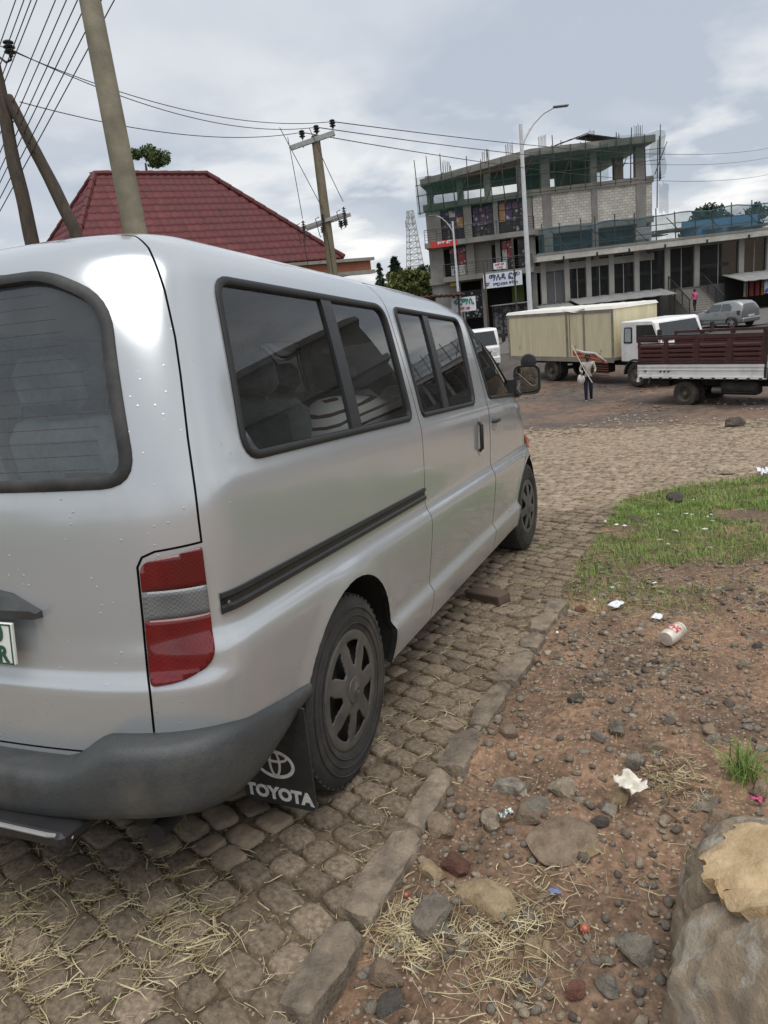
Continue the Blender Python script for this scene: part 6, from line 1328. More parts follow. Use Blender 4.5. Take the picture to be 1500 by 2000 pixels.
# ================================================================ street lamps
LAMPW = mat('lamp_white', (.62, .64, .66), .45, var=.08, dirt=(.4, .38, .34), dirt_amt=.3); BLUE = mat('lamp_blue', (.02, .035, .22), .5, var=.2)
def lamp(base, h, label, rot, sc=1., blue=True):
    t = thing('street_lamp', label, 'street lamp', base, (0, 0, rot), 'street lamps'); MB().tube([(0, 0, 0), (0, 0, h*.5), (0, 0, h)], [.125*sc, .105*sc, .075*sc], 14).build('lamp_post', LAMPW, t, smooth=40)
    if blue: MB().tube([(0, 0, .25), (0, 0, 1.0)], .130*sc, 14).build('painted_band', BLUE, t, smooth=40)
    MB().box((-.2, -.2, -.05), (.2, .2, .04)).build('base_plate', STEEL, t)
    MB().tube([(0, 0, h-.9), (.18, 0, h-.55), (.55, 0, h-.05), (1.0, 0, h+.32), (1.5, 0, h+.52)], .042, 8).build('lamp_arm', LAMPW, t, smooth=True); MB().tube([(0, 0, h-1.1), (.15, 0, h-.6), (.35, 0, h-.25), (.75, 0, h+.12)], .028, 8).build('arm_brace', LAMPW, t, smooth=True)
    MB().box((1.42, -.11, h+.48), (2.1, .11, h+.56), .03).build('lamp_head', mat('lamp_head_grey', (.13, .135, .14), .5), t).rotation_euler = (0, 0, 0)
    MB().tube([(.05, -.11, 1.6), (.0, -.12, 1.75), (-.04, -.115, 1.95)], .02, 5).build('torn_poster', DARKIN, t); return t
lamp((32.4, 4.12, -1.9), 10.3, 'tall white street lamp with a blue-painted foot before the box truck', KROT); lamp((57.5, 14.3, -1.9), 9.3, 'farther white street lamp by the corner of the unfinished building', R(135), .9)

# ================================================================ street surface and line
stq = MB(); u_, v_ = KU, KV; c0 = KO-KV*14.5
stq.add([tuple(Vector((c0.x, c0.y, 0))+u_*a+v_*b_+Vector((0, 0, -1.88+.035))) for a, b_ in ((-40, -5), (70, -5), (70, 9), (-40, 9))], [(0, 1, 2, 3)]); stq.build('street', mat('asphalt_worn', (.11, .105, .10), .85, var=.25, scale=1.5, bump=.3, bscale=20, dirt=(.13, .105, .085), dirt_amt=.7), None, kind='structure')
for k in range(3): q = Vector((c0.x, c0.y, 0))+u_*(11+k*6)+v_*(3.2); MB().add([tuple(q+u_*a+v_*b_+Vector((0, 0, -1.841))) for a, b_ in ((-1.6, -.07), (1.6, -.07), (1.6, .07), (-1.6, .07))], [(0, 1, 2, 3)]).build('lane_marking', mat('road_paint', (.55, .54, .5), .8, var=.3, scale=6), bpy.data.objects['street'])
# building only seen mirrored in the minibus windows
mb_ = thing('apartment_block', 'grey concrete block across the street to the far right', 'building', (43, -20.5, -1.9), (0, 0, R(-25)))
for k in range(4): MB().box((-8, -5, .2+k*3.3), (8, 5, .6+k*3.3)).build('floor_slab', BCON, mb_)
for k in range(3):
    for i in range(5): MB().box((-7.6+i*3.6, -4.7, .6+k*3.3), (-7.1+i*3.6, 4.7, 3.5+k*3.3)).build('column', BCON, mb_)
MB().box((-7.4, -4.2, .6), (7.4, 4.4, 9.6)).build('wall', mat('plaster_dim', (.10, .095, .09), .9), mb_)
# ================================================================ vehicles on the street
VWHITE = mat('truck_white', (.78, .79, .78), .4, var=.08, scale=4, coat=.2, dirt=(.42, .38, .32), dirt_amt=.5); CREAM = mat('box_cream', (.66, .60, .40), .6, var=.12, scale=1.2, dirt=(.50, .43, .27), dirt_amt=.5, stretch=(4, 4, .7)); ROOFW = mat('box_roof_white', (.74, .72, .66), .6, var=.1, scale=2)
FRAMEB = mat('box_frame', (.24, .22, .18), .7, var=.3, scale=3); CHASS = mat('chassis_black', (.018, .017, .016), .8, var=.3, dirt=(.07, .055, .04), dirt_amt=.6); MAROON = mat('stake_maroon', (.070, .022, .022), .6, var=.25, scale=5, dirt=(.05, .03, .025), dirt_amt=.5)
TTYRE = mat('truck_tyre', (.045, .04, .036), .9, var=.3, scale=6, dirt=(.14, .11, .08), dirt_amt=.8); THUB = mat('truck_hub', (.10, .085, .065), .8, var=.3, scale=8); CABGL = mat('cab_window', (.022, .026, .027), .08, var=.3, spec=.8); INTB = mat('cab_dark', (.03, .03, .03), .9)
def truck_wheel(parent, x, y, z, r, w, out, dual=False):
    q = link('wheel', None, parent, (x, y, z)); t = MB(); s_ = out; prof = [(r*.58, -w*.48), (r*.78, -w*.52), (r*.94, -w*.46), (r, -w*.3), (r, w*.3), (r*.94, w*.46), (r*.58, w*.5)]
    t.lathe(prof, 32, 'y')
    if dual: t.lathe([(a, b-out*w*1.25) for a, b in prof], 32, 'y')
    t.build('tyre', TTYRE, q, smooth=40)
    h = MB(); h.lathe([(r*.60, out*w*.44), (r*.52, out*w*.30), (r*.44, out*w*.05 if dual else out*w*.3), (r*.2, out*w*.05 if dual else out*w*.34), (r*.18, out*w*.5), (0, out*w*.55)], 24, 'y')
    for k in range(6): a = k*math.pi/3; h.lathe([(0, out*w*.2), (r*.05, out*w*.2), (r*.05, out*w*.05)], 6, 'y', (r*.32*math.cos(a), 0, r*.32*math.sin(a)))
    h.build('hub', THUB, q, smooth=40); return q
def cab(parent, x0, L_, W_, z0, H, slope=.35, m_=None, name='cab'):
    """forward-control cab: x0 rear face, +x towards the nose; side windows and screen are separate panes"""
    m_ = m_ or VWHITE; prof = [(x0, z0), (x0+L_*.98, z0), (x0+L_, z0+H*.12), (x0+L_, z0+H*.40), (x0+L_*.97, z0+H*.46), (x0+L_-slope, z0+H*.96), (x0+L_-slope-.12, z0+H), (x0+.08, z0+H), (x0, z0+H*.96)]
    c = MB(); c.prism(prof, -W_/2, W_/2, 'y'); o = bevel(c.build(name, m_, parent), .035, 3, 30); y = W_/2
    for sg in (-1, 1):
        door = MB().prism([(x0+L_*.38, z0+H*.06), (x0+L_*.95, z0+H*.06), (x0+L_*.965, z0+H*.45), (x0+L_-slope-.05, z0+H*.93), (x0+L_*.38, z0+H*.93)], sg*(y+.002), sg*(y+.012), 'y').build('door', m_, o)
        MB().prism([(x0+L_*.42, z0+H*.50), (x0+L_*.93, z0+H*.50), (x0+L_-slope-.08, z0+H*.89), (x0+L_*.42, z0+H*.89)], sg*(y+.013), sg*(y+.02), 'y').build('door_window', CABGL, door); MB().prism([(x0+L_*.405, z0+H*.48), (x0+L_*.95, z0+H*.48), (x0+L_-slope-.06, z0+H*.905), (x0+L_*.405, z0+H*.905)], sg*(y+.011), sg*(y+.0125), 'y').build('window_rubber', INTB, door)
        MB().box((x0+L_*.44, sg*(y+.012), z0+H*.36), (x0+L_*.54, sg*(y+.03), z0+H*.40)).build('door_handle', CHASS, door)
        MB().prism(rpoly([(x0+L_*.08, z0+H*.46), (x0+L_*.30, z0+H*.46), (x0+L_*.30, z0+H*.86), (x0+L_*.10, z0+H*.86)], .05, 3), sg*(y+.002), sg*(y+.014), 'y').build('window_rubber', INTB, o); MB().prism(rpoly([(x0+L_*.11, z0+H*.50), (x0+L_*.27, z0+H*.50), (x0+L_*.27, z0+H*.83), (x0+L_*.125, z0+H*.83)], .04, 3), sg*(y+.015), sg*(y+.02), 'y').build('rear_side_window', mat('pale_glass', (.35, .40, .42), .12, var=.15, scale=5), o)
        MB().tube([(x0+L_*.96, sg*y, z0+H*.50), (x0+L_+.1, sg*(y+.16), z0+H*.55), (x0+L_+.1, sg*(y+.16), z0+H*.8)], .018, 6).build('mirror_arm', CHASS, o); MB().box((x0+L_+.06, sg*(y+.08), z0+H*.56), (x0+L_+.12, sg*(y+.26), z0+H*.80), .02).build('mirror', CHASS, o)
    a, b = Vector((x0+L_*.97, 0, z0+H*.46)), Vector((x0+L_-slope, 0, z0+H*.96)); d = (b-a); n = Vector((d.z, 0, -d.x)).normalized()*.012; p, q = a+d*.06+n, a+d*.92+n
    MB().add([p+Vector((0, -y*.9, 0)), p+Vector((0, y*.9, 0)), q+Vector((0, y*.82, 0)), q+Vector((0, -y*.82, 0))], [(0, 1, 2, 3)]).build('windscreen', CABGL, o); return o
def box_truck():
    t = thing('box_truck', 'cream box truck with a white cab standing across the street', 'truck', (26.31, 2.42, -1.9), (0, 0, math.atan2(-.73, -.68)))   # +x = towards its cab, -y = the side away
    W_ = 2.0; off = W_/2   # near side plane at y=0 is its right-hand side
    root_y = -0.0
    # in this frame the near side (towards the camera) is +y? the cab heads down-right, so the near side is its right: -y
    S = Vector((0, 0, 0))
    def y(v): return v   # near side at y = 0 - tyre wall, body extends to +y
    near, far = -.0, 2.0
    bx = MB(); bx.box((-2.55, near, .92), (3.42, far, 2.56)); box = bx.build('cargo_box', CREAM, t)
    MB().add([(-2.62, near-.03, 2.56), (3.46, near-.03, 2.56), (3.46, far+.03, 2.56), (-2.62, far+.03, 2.56), (-2.58, near+.04, 2.66), (3.42, near+.04, 2.66), (3.42, far-.04, 2.66), (-2.58, far-.04, 2.66)], [(0, 3, 2, 1), (4, 5, 6, 7), (0, 1, 5, 4), (1, 2, 6, 5), (2, 3, 7, 6), (3, 0, 4, 7)]).build('box_roof', ROOFW, box)
    for x_ in (-1.4, -.3, .8, 1.9, 2.9): MB().box((x_, near+.05, 2.655), (x_+.05, far-.05, 2.672)).build('roof_rib', ROOFW, box)
    for a, b_ in (((-2.57, near-.025, .78), (3.46, near+.0, .95)), ((-2.57, near-.02, 2.46), (3.46, near, 2.56)), ((-2.57, near-.022, .95), (-2.48, near, 2.46)), ((3.36, near-.022, .95), (3.46, near, 2.46)), ((1.02, near-.02, .95), (1.12, near, 2.46)), ((1.22, near-.015, .95), (1.25, near, 2.46)), ((1.95, near-.02, .95), (2.03, near, 2.46)), ((3.42, near, .85), (3.47, far, .95))): MB().box(a, b_).build('box_rail', FRAMEB, box)
    MB().sheet(lambda u, v: (.95+1.15*u, near-.04-.04*math.sin(u*5)*v, 2.60-.06*v+.03*math.sin(u*8)), 8, 2).build('loose_flashing', ROOFW, box, fix=False)
    for x_, z_ in ((-1.85, 1.30), (-1.85, 1.2), (2.8, 1.15), (2.75, 1.05), (1.5, 1.3)): MB().box((x_, near-.006, z_), (x_+.05, near, z_+.06)).build('rust_spot', FRAMEB, box)
    ch = MB(); ch.box((-2.4, .55, .62), (5.4, .68, .80)); ch.box((-2.4, 1.3, .62), (5.4, 1.43, .80)); ch.box((1.8, .15, .40), (3.0, .5, .78), .04); ch.tube([(-.0, .2, .42), (0, 1.8, .42)], .07, 8); ch.box((-1.2, .25, .70), (-.7, .5, .80)); ch.box((.55, .02, .35), (.62, .35, .75)); ch.build('chassis', CHASS, t)
    for k in range(6): MB().tube([(2.0, .02, .35+k*.08), (3.15, .02, .33+k*.08)], .02, 5).build('side_guard', mat('guard_rust', (.12, .05, .035), .8), t)
    truck_wheel(t, 0, .16, .42, .42, .24, -1, True); truck_wheel(t, 0, 1.84, .42, .42, .24, 1, True); truck_wheel(t, 4.4, .16, .42, .42, .24, -1); truck_wheel(t, 4.4, 1.84, .42, .42, .24, 1)
    c = link('cab_mount', None, t, (0, 1.0, 0)); cb = cab(c, 3.75, 1.75, 1.95, .82, 1.30, .30); cb.parent = t; cb.location = (0, 1.0, 0); bpy.data.objects.remove(c)
    MB().prism([(4.4+.52*math.cos(a), .40+.52*math.sin(a)) for a in np.linspace(0, math.pi, 13)]+[(3.92, .40), (3.95, .5)]+[(4.4+.47*math.cos(a), .40+.47*math.sin(a)) for a in np.linspace(math.pi, 0, 13)][2:], .0, .3, 'y').build('wheel_arch', CHASS, t)
    fb = MB(); fb.box((5.30, .05, .45), (5.55, 1.95, .80), .04); fb.build('front_bumper', VWHITE, t); return t
BT = box_truck()
def stake_truck():
    t = thing('stake_truck', 'white flatbed truck with maroon slatted sides at the right edge', 'truck', (18.89, -2.218, -1.9), (0, 0, math.atan2(-.85, -.52))); n0 = -.02; W_ = 1.85
    # bed
    MB().box((-1.36, n0+.05, .74), (2.16, n0+W_-.05, .80)).build('bed_floor', CHASS, t)
    def side(y0, sg):
        s_ = MB(); s_.box((-1.36, y0, .77), (2.16, y0+sg*.04, 1.13)); side_ = s_.build('drop_side', VWHITE, t)
        for a, b_ in (((-1.36, y0-sg*.02, 1.07), (2.16, y0, 1.13)), ((-1.36, y0-sg*.015, .985), (2.16, y0, 1.01)), ((-1.36, y0-sg*.018, .77), (2.16, y0, .83))): MB().box(a, b_).build('side_rib', VWHITE, side_)
        fr = MB(); fr.box((-1.36, y0, 1.14), (2.16, y0+sg*.03, 1.20)); fr.box((-1.36, y0-sg*.012, 1.80), (2.18, y0+sg*.045, 1.87))
        cols_ = [-1.36, -.52, .36, 1.24, 2.10]
        for k, x_ in enumerate(cols_): fr.box((x_-.05 if k else x_, y0-sg*.004, 1.2), (x_+.07, y0+sg*.034, 1.80))
        frame = fr.build('stake_frame', MAROON, t)
        for k in range(4):
            for j in range(5):
                z0 = 1.205+j*.118
                if j == 4: continue
                p = MB(); a, b_ = cols_[k]+.07, cols_[k+1]-.05; p.add([(a, y0, z0), (b_, y0, z0), (b_, y0, z0+.118), (a, y0, z0+.118), (a+.06, y0-sg*.045, z0+.035), (b_-.06, y0-sg*.045, z0+.035), (b_-.06, y0-sg*.045, z0+.085), (a+.06, y0-sg*.045, z0+.085)], [(0, 1, 5, 4), (1, 2, 6, 5), (2, 3, 7, 6), (3, 0, 4, 7), (4, 5, 6, 7)]); p.build('pressed_slat', MAROON, frame)
            MB().box((cols_[k]+.07, y0+sg*.005, 1.68), (cols_[k+1]-.05, y0+sg*.02, 1.72)).build('top_slat', MAROON, frame)
        return side_
    sd_ = side(n0, 1); side(n0+W_, -1)
    for k in range(12): MB().box((-1.3+k*.3, n0-.03, .74), (-1.22+k*.3, n0+.01, .80)).build('hinge', CHASS, sd_)
    # camel silhouettes painted on the white side
    for i, (cx, s_) in enumerate(((-1.12, 1.15), (-.66, .9), (-.54, .9), (-.42, .9))):
        pts = [(-.055, 0), (-.045, 0), (-.040, .04), (-.01, .045), (.0, 0), (.01, 0), (.012, .045), (.03, .055), (.05, .075), (.06, .07), (.058, .085), (.045, .088), (.025, .07), (.012, .075), (.0, .095), (-.018, .078), (-.03, .09), (-.045, .07), (-.052, .04)]
        MB().add([(cx+p[0]*s_, n0-.0045, .90+p[1]*s_) for p in pts], [tuple(range(len(pts)))]).build('camel_mark', CHASS, sd_, fix=False)
    MB().add([(-.75, n0-.0045, .90), (-.742, n0-.0045, .90), (-.742, n0-.0045, .98), (-.75, n0-.0045, .98)], [(0, 1, 2, 3)]).build('painted_stroke', CHASS, sd_, fix=False)
    MB().box((-1.36, n0, 1.14), (-1.30, n0+W_, 1.20)).build('tail_bar', MAROON, t)
    tg = MB(); tg.box((-1.38, n0, .77), (-1.34, n0+W_, 1.13)); tg.build('tail_gate', VWHITE, t); MB().box((-1.40, n0-.02, .66), (-1.32, n0+.06, .76)).build('tail_lamp', VWHITE, t)
    hb = MB()
    for y_ in (n0, n0+.6, n0+1.2, n0+W_): hb.tube([(2.14, y_, .8), (2.14, y_, 2.0)], .03, 6)
    hb.tube([(2.14, n0, 2.0), (2.14, n0+W_, 2.0)], .03, 6); hb.tube([(2.14, n0, 1.87), (-1.3, n0+.1, 1.90)], .02, 5); hb.build('headboard', CHASS, t)
    fg = MB(); fg.tube([(-1.3, n0+W_*.4, 1.87), (-.9, n0+W_*.4, 2.20), (.2, n0+W_*.42, 2.25)], .025, 6); fg.tube([(-1.3, n0+W_, 1.87), (-.9, n0+W_, 2.2)], .025, 6); fg.tube([(-.9, n0+W_*.4, 2.2), (-.9, n0+W_, 2.2)], .025, 6)
    ch = MB(); ch.box((-1.3, .45, .52), (3.6, .58, .72)); ch.box((-1.3, 1.2, .52), (3.6, 1.33, .72)); ch.box((.95, .08, .35), (1.9, .42, .70), .05); ch.tube([(0, .2, .34), (0, 1.6, .34)], .07, 8); ch.box((-.9, .3, .5), (-.6, .6, .74)); ch.build('chassis', CHASS, t)
    MB().tube([(.72, .18, .45), (1.0, .18, .45)], .09, 14).build('air_tank', mat('tank_grey', (.16, .16, .155), .5, metal=.4), t, smooth=40); MB().tube([(1.0, .22, .52), (1.85, .22, .52)], .17, 14).build('fuel_tank', CHASS, t, smooth=40)
    truck_wheel(t, 0, .14, .345, .345, .2, -1, True); truck_wheel(t, 0, 1.7, .345, .345, .2, 1, True); truck_wheel(t, 3.05, .14, .345, .345, .2, -1); truck_wheel(t, 3.05, 1.7, .345, .345, .2, 1)
    c = cab(t, 2.28, 1.55, 1.75, .62, 1.45, .25); c.location = (0, n0+W_/2, 0); return t
stake_truck()
def hatchback():
    f0 = Vector((44.81, -5.12, -1.9)); t = thing('hatchback', 'silver grey hatchback parked in front of the shop stairs', 'car', (46.03, -6.18, -1.865), (0, 0, math.atan2(1.82, 1.58)))   # +x to its nose; near side is +y... camera sees the flank at y=0
    PA = mat('car_grey', (.30, .31, .305), .33, metal=.5, var=.06, coat=.4); W_ = 1.62
    # lofted body: stations along x with roof and belt heights
    st_ = [(-.62, .40, .78, .80, .88), (-.60, .30, .92, 1.02, .95), (-.50, .26, .95, 1.32, .97), (-.25, .22, .96, 1.46, .985), (.25, .20, .95, 1.51, 1.), (.9, .20, .94, 1.50, 1.), (1.35, .20, .93, 1.44, 1.), (1.75, .20, .92, 1.22, .99), (2.1, .20, .91, .98, .98), (2.45, .22, .86, .90, .95), (2.75, .25, .74, .80, .88), (2.92, .32, .60, .66, .74)]
    yc = W_/2-.0; V = []; n = 0
    for x_, zb, zbelt, zr, wf in st_:
        hw = W_/2*wf; tw = hw*.74 if zr > zbelt+.15 else hw*.9
        ring = [(-hw*.9, zb), (-hw, zb+.12), (-hw*1.0, zb+.3), (-hw*.985, zbelt), (-tw-(.03), zbelt+(zr-zbelt)*.75), (-tw*.9, zr-.02), (-tw*.5, zr), (tw*.5, zr), (tw*.9, zr-.02), (tw+.03, zbelt+(zr-zbelt)*.75), (hw*.985, zbelt), (hw, zb+.3), (hw, zb+.12), (hw*.9, zb)]; n = len(ring)
        V += [(x_, yc+a, z) for a, z in ring]
    F = [(i*n+j, i*n+j+1, (i+1)*n+j+1, (i+1)*n+j) for i in range(len(st_)-1) for j in range(n-1)]+[tuple(range(n)), tuple(range((len(st_)-1)*n, len(st_)*n))]+[(i*n, (i+1)*n, (i+1)*n+n-1, i*n+n-1) for i in range(len(st_)-1)]
    b = MB().add(V, F).build('body', PA, t, smooth=50)
    bevel(b, .03, 2, 20)
    GL = mat('car_window', (.04, .05, .05), .06, var=.2, coat=.5, spec=1.)
    for sg in (0, 1):
        yy = (lambda z, o: (yc-(W_/2*.985-(z-.94)/(1.5-.94)*(W_/2*.985-W_/2*.77))-o)) if sg == 0 else (lambda z, o: (yc+(W_/2*.985-(z-.94)/(1.5-.94)*(W_/2*.985-W_/2*.77))+o))
        for pl_ in ([(.12, .97), (.78, .97), (.72, 1.36), (.30, 1.38), (.12, 1.2)], [(.86, .97), (1.80, .98), (1.40, 1.34), (.82, 1.36)]): MB().add([(x_, yy(z, .012), z) for x_, z in pl_], [tuple(range(len(pl_)))]).build('side_window', GL, b, fix=False)
        MB().prism([(-.48, .70), (-.30, .76), (-.28, .95), (-.48, .98)], yc+(-1 if sg == 0 else 1)*(W_/2*.965), yc+(-1 if sg == 0 else 1)*(W_/2*.985+.01), 'y').build('tail_lamp', mat('lamp_smoke', (.10, .05, .05), .2), b)
        for x_ in (.18, 1.0): MB().box((x_, yc+(-1 if sg == 0 else 1)*(W_/2+.0), .80), (x_+.16, yc+(-1 if sg == 0 else 1)*(W_/2+.025), .84)).build('door_handle', PA, b)
        MB().box((-.1, yc+(-1 if sg == 0 else 1)*W_/2, .46), (2.3, yc+(-1 if sg == 0 else 1)*(W_/2+.02), .52)).build('side_strip', mat('strip_dark', (.10, .10, .10), .6), b); MB().box((1.62, yc+(-1 if sg == 0 else 1)*(W_/2-.02), .96), (1.76, yc+(-1 if sg == 0 else 1)*(W_/2+.16), 1.08), .03).build('mirror', PA, b)
        for x_ in (0, 2.41):
            w = truck_wheel(t, x_, .09 if sg == 0 else W_-.09, .295, .295, .18, -1 if sg == 0 else 1); MB().lathe([(.36, 0), (.36, .10 if sg else -.10)], 20, 'y', (x_, 0 if sg == 0 else W_, .30), (R(0), R(180))).build('wheel_arch', CHASS, t)
            for k in range(5): a = k*1.2566; MB().box((x_-.025, -.012 if sg == 0 else W_-.004, .32), (x_+.025, .004 if sg == 0 else W_+.012, .47)).build('wheel_spoke', STEEL, w); sp = bpy.data.objects[w.children[-1].name]; sp.matrix_local = Matrix.Translation((-x_, -(w.location.y), -.295)) @ Matrix.Translation((x_, 0, .295)) @ Matrix.Rotation(a, 4, 'Y') @ Matrix.Translation((-x_, 0, -.295))
    MB().add([(-.53, yc-.5, 1.02), (-.53, yc+.5, 1.02), (-.36, yc+.45, 1.38), (-.36, yc-.45, 1.38)], [(0, 1, 2, 3)]).build('rear_window', GL, b, fix=False); MB().box((-.66, yc-.25, .58), (-.63, yc+.25, .69)).build('number_plate', mat('plate_white'), b) if False else MB().box((-.66, yc-.25, .58), (-.63, yc+.25, .69)).build('number_plate', VWHITE, b)
    MB().box((-.70, yc-.74, .30), (-.55, yc+.74, .55), .05).build('rear_bumper', PA, b); return t
hatchback()
def far_truck():
    t = thing('parked_truck', 'white light truck seen nose-on, half hidden behind the minibus front', 'truck', (31.0, 6.35, -1.9), (0, 0, R(207))); c = cab(t, -1.2, 1.7, 1.8, .55, 1.42, .32); MB().box((-4.6, -.9, .85), (-1.3, .9, 1.25)).build('bed', VWHITE, t)
    MB().box((.46, -.88, .42), (.60, .88, .72), .03).build('front_bumper', VWHITE, t); MB().box((.50, -.55, .80), (.512, .55, .98)).build('grille', CHASS, t)
    text('badge', 'ISUZU', .17, STEEL, t, basis((.518, 0, 1.06), (0, 1, 0), (0, 0, 1)), .004, .004)
    for sg in (-1, 1): MB().box((.50, sg*.6-.13, .78), (.52, sg*.6+.13, .96), .01).build('head_lamp', mat('lamp_glass', (.6, .62, .62), .1), t); truck_wheel(t, 0, sg*.75, .36, .36, .2, sg); truck_wheel(t, -3.2, sg*.75, .36, .36, .2, sg, True)
    MB().box((-4.5, -.4, .5), (.3, .4, .7)).build('chassis', CHASS, t)
    MB().sheet(lambda u, v: (.34-.16*v, -.45+.9*u, 1.28+.35*v), 4, 4).build('dash_cover', mat('dash_pink', (.42, .16, .22), .8, var=.4, scale=6), t, fix=False).location = (-.12, 0, 0); return t
far_truck()
# ================================================================ people
SKIN = mat('skin_brown', (.085, .045, .028), .55, var=.1); HAIR = mat('hair_black', (.012, .010, .009), .9, bump=.4, bscale=120)
def skin_body(name, J, E, Rd, mats, parent, sub=2, cutter=None):
    """one continuous surface grown over a posed joint skeleton"""
    me = bpy.data.meshes.new(name); me.from_pydata(J, E, []); o = bpy.data.objects.new(name, me); col.objects.link(o)
    sk = o.modifiers.new('skin', 'SKIN'); sk.use_smooth_shade = True
    if not me.skin_vertices: me.skin_vertices.new()
    for v, r_ in zip(me.skin_vertices[0].data, Rd): v.radius = (r_, r_) if not hasattr(r_, '__len__') else r_
    me.skin_vertices[0].data[0].use_root = True
    sb = o.modifiers.new('sub', 'SUBSURF'); sb.levels = sb.render_levels = sub
    dg = bpy.context.evaluated_depsgraph_get(); dg.update(); m2 = bpy.data.meshes.new_from_object(o.evaluated_get(dg)); bpy.data.objects.remove(o)
    m2.name = name; m2.materials.clear()
    for m_ in mats: m2.materials.append(m_)
    if cutter: 
        for p in m2.polygons: p.material_index = cutter(p.center)
    m2.polygons.foreach_set('use_smooth', [True]*len(m2.polygons)); m2.update(); return link(name, m2, parent)
def person(label, loc, rotz, h, cols_, arms, legs, lean=0., hat=None, bend=None):
    """cols_: shirt, trousers, shoe materials; arms/legs: joint lists in units of body height, right then left"""
    t = thing('person', label, 'person', loc, (0, 0, rotz)); S = h
    J = [(0, 0, .52), (lean*.3, 0, .60), (lean*.6, 0, .70), (lean, 0, .80), (lean*1.15, 0, .845), (lean*1.25+.008, 0, .885), (lean*1.3+.012, 0, .93), (lean*1.3+.008, 0, .965)]; Rd = [(.062, .085), (.055, .075), (.060, .088), (.055, .095), (.030, .030), (.042, .040), (.050, .044), (.036, .034)]; E = [(i, i+1) for i in range(7)]
    for sg, A in zip((-1, 1), arms):
        b = len(J); J += [(lean, sg*.105, .805)]+A; E += [(3, b)]+[(b+k, b+k+1) for k in range(len(A))]; Rd += [.034, .026, .020, .014, .018, .010][:1+len(A)]
        # thumb and four fingers
        w = Vector(A[-1]); pv = Vector(A[-2]); d = (w-pv).normalized(); s_ = d.orthogonal().normalized(); hb = len(J)-1
        for k in range(5):
            o_ = s_*((k-2)*.0065); tip = w+d*((.030, .042, .046, .042, .034)[k])+o_*1.4-d.cross(s_)*.01; mid = w+d*.022+o_; q = len(J); J += [tuple(mid), tuple(tip)]; E += [(hb, q), (q, q+1)]; Rd += [.0055, .0042]
    for sg, A in zip((-1, 1), legs):
        b = len(J); J += [(0, sg*.048, .50)]+A; E += [(0, b)]+[(b+k, b+k+1) for k in range(len(A))]; Rd += [.055, .042, .030, .022, .024][:1+len(A)]
    J = [(x*S, y*S, z*S) for x, y, z in J]; Rd = [tuple(a*S for a in r_) if hasattr(r_, '__len__') else (r_*S, r_*S) for r_ in Rd]
    wr = [Vector(a[-2])*S for a in arms]
    def pick(c):
        z = c.z/S
        if z < .045: return 3
        if z < .535: 
            if any((Vector(c)-w).length < .12*S for w in wr) and abs(c.y)/S > .09: return 0
            return 2
        if z > .835: return 0
        for A in arms:
            if (Vector(c)-Vector(A[-1])*S).length < .065*S: return 0
        return 1
    skin_body('body', J, E, Rd, [SKIN, *cols_], t, 2, pick)
    hx = (lean*1.3+.006)*S; hd = MB(); hd.blob((hx-.008*S, 0, .948*S), (.058*S, .052*S, .052*S), 2, 3, .06); hd.v = [(v[0], v[1], max(v[2], .915*S+(.03*S if v[0] > hx+.02*S else 0))) for v in hd.v]; hd.build('hair', HAIR, t, smooth=True)
    fx = hx+.050*S; fc = MB(); fc.blob((fx+.004*S, 0, .925*S), (.010*S, .008*S, .012*S), 1, 1, 0); fc.build('nose', SKIN, t, smooth=True)
    for sg in (-1, 1): MB().blob((fx-.003*S, sg*.017*S, .936*S), (.005*S, .007*S, .005*S), 1, 1, 0).build('eye', mat('eye_white', (.6, .58, .55), .3), t); MB().blob((hx, sg*.05*S, .925*S), (.012*S, .006*S, .017*S), 1, 1, .1).build('ear', SKIN, t)
    MB().blob((fx-.006*S, 0, .905*S), (.006*S, .016*S, .005*S), 1, 1, 0).build('mouth', mat('lips', (.11, .04, .03), .5), t)
    return t
TEE = mat('tee_grey', (.42, .40, .35), .9, var=.15); NAVYC = mat('shorts_navy', (.012, .014, .04), .9, var=.2); SHOEW = mat('shoe_white', (.55, .52, .48), .7)
boy = person('child in a grey vest and navy trousers carrying umbrellas, walking on the muddy street', (20.69, .43, -1.9), R(185), 1.46, (TEE, NAVYC, SHOEW),
    ([(.02, -.155, .69), (.10, -.13, .62), (.13, -.12, .60)], [(.03, .15, .68), (.085, .13, .60), (.11, .11, .585)]), ([(.045, -.05, .27), (.03, -.05, .055), (.075, -.055, .02)], [(.01, .05, .27), (-.07, .05, .065), (-.03, .055, .02)]), .02)
um = thing('umbrella_bundle', 'bundle of folded umbrellas with red and orange ends on the child\'s shoulder', 'umbrellas', (20.69, .43, -1.9), (0, 0, R(185)))
uc = [(.5, .03, .02), (.55, .2, .02), (.35, .05, .04), (.30, .06, .05), (.04, .25, .14), (.02, .02, .02), (.5, .3, .28), (.45, .42, .38)]
for k, c in enumerate(uc):
    y0 = .06*(k % 3)-.05; z0 = 1.27+.05*(k//3); MB().tube([(-.06, -.30-.03*(k % 3), z0+.10+.04*(k % 4)), (-.06, -.08, z0+.08+.03*(k % 3)), (-.08, .20, z0+.01*k), (-.1, .50+.03*(k % 4), z0-.14-.015*k)], [.02, .045, .035, .008], 7).build('folded_umbrella', mat('umbrella_%d' % k, c, .7, var=.3, scale=20), um, smooth=True); MB().tube([(-.06, -.30, z0+.12), (-.05, -.42, z0+.18+.03*(k % 3))], .012, 5).build('umbrella_handle', mat('handle_mix', (.4, .1, .03), .5), um)
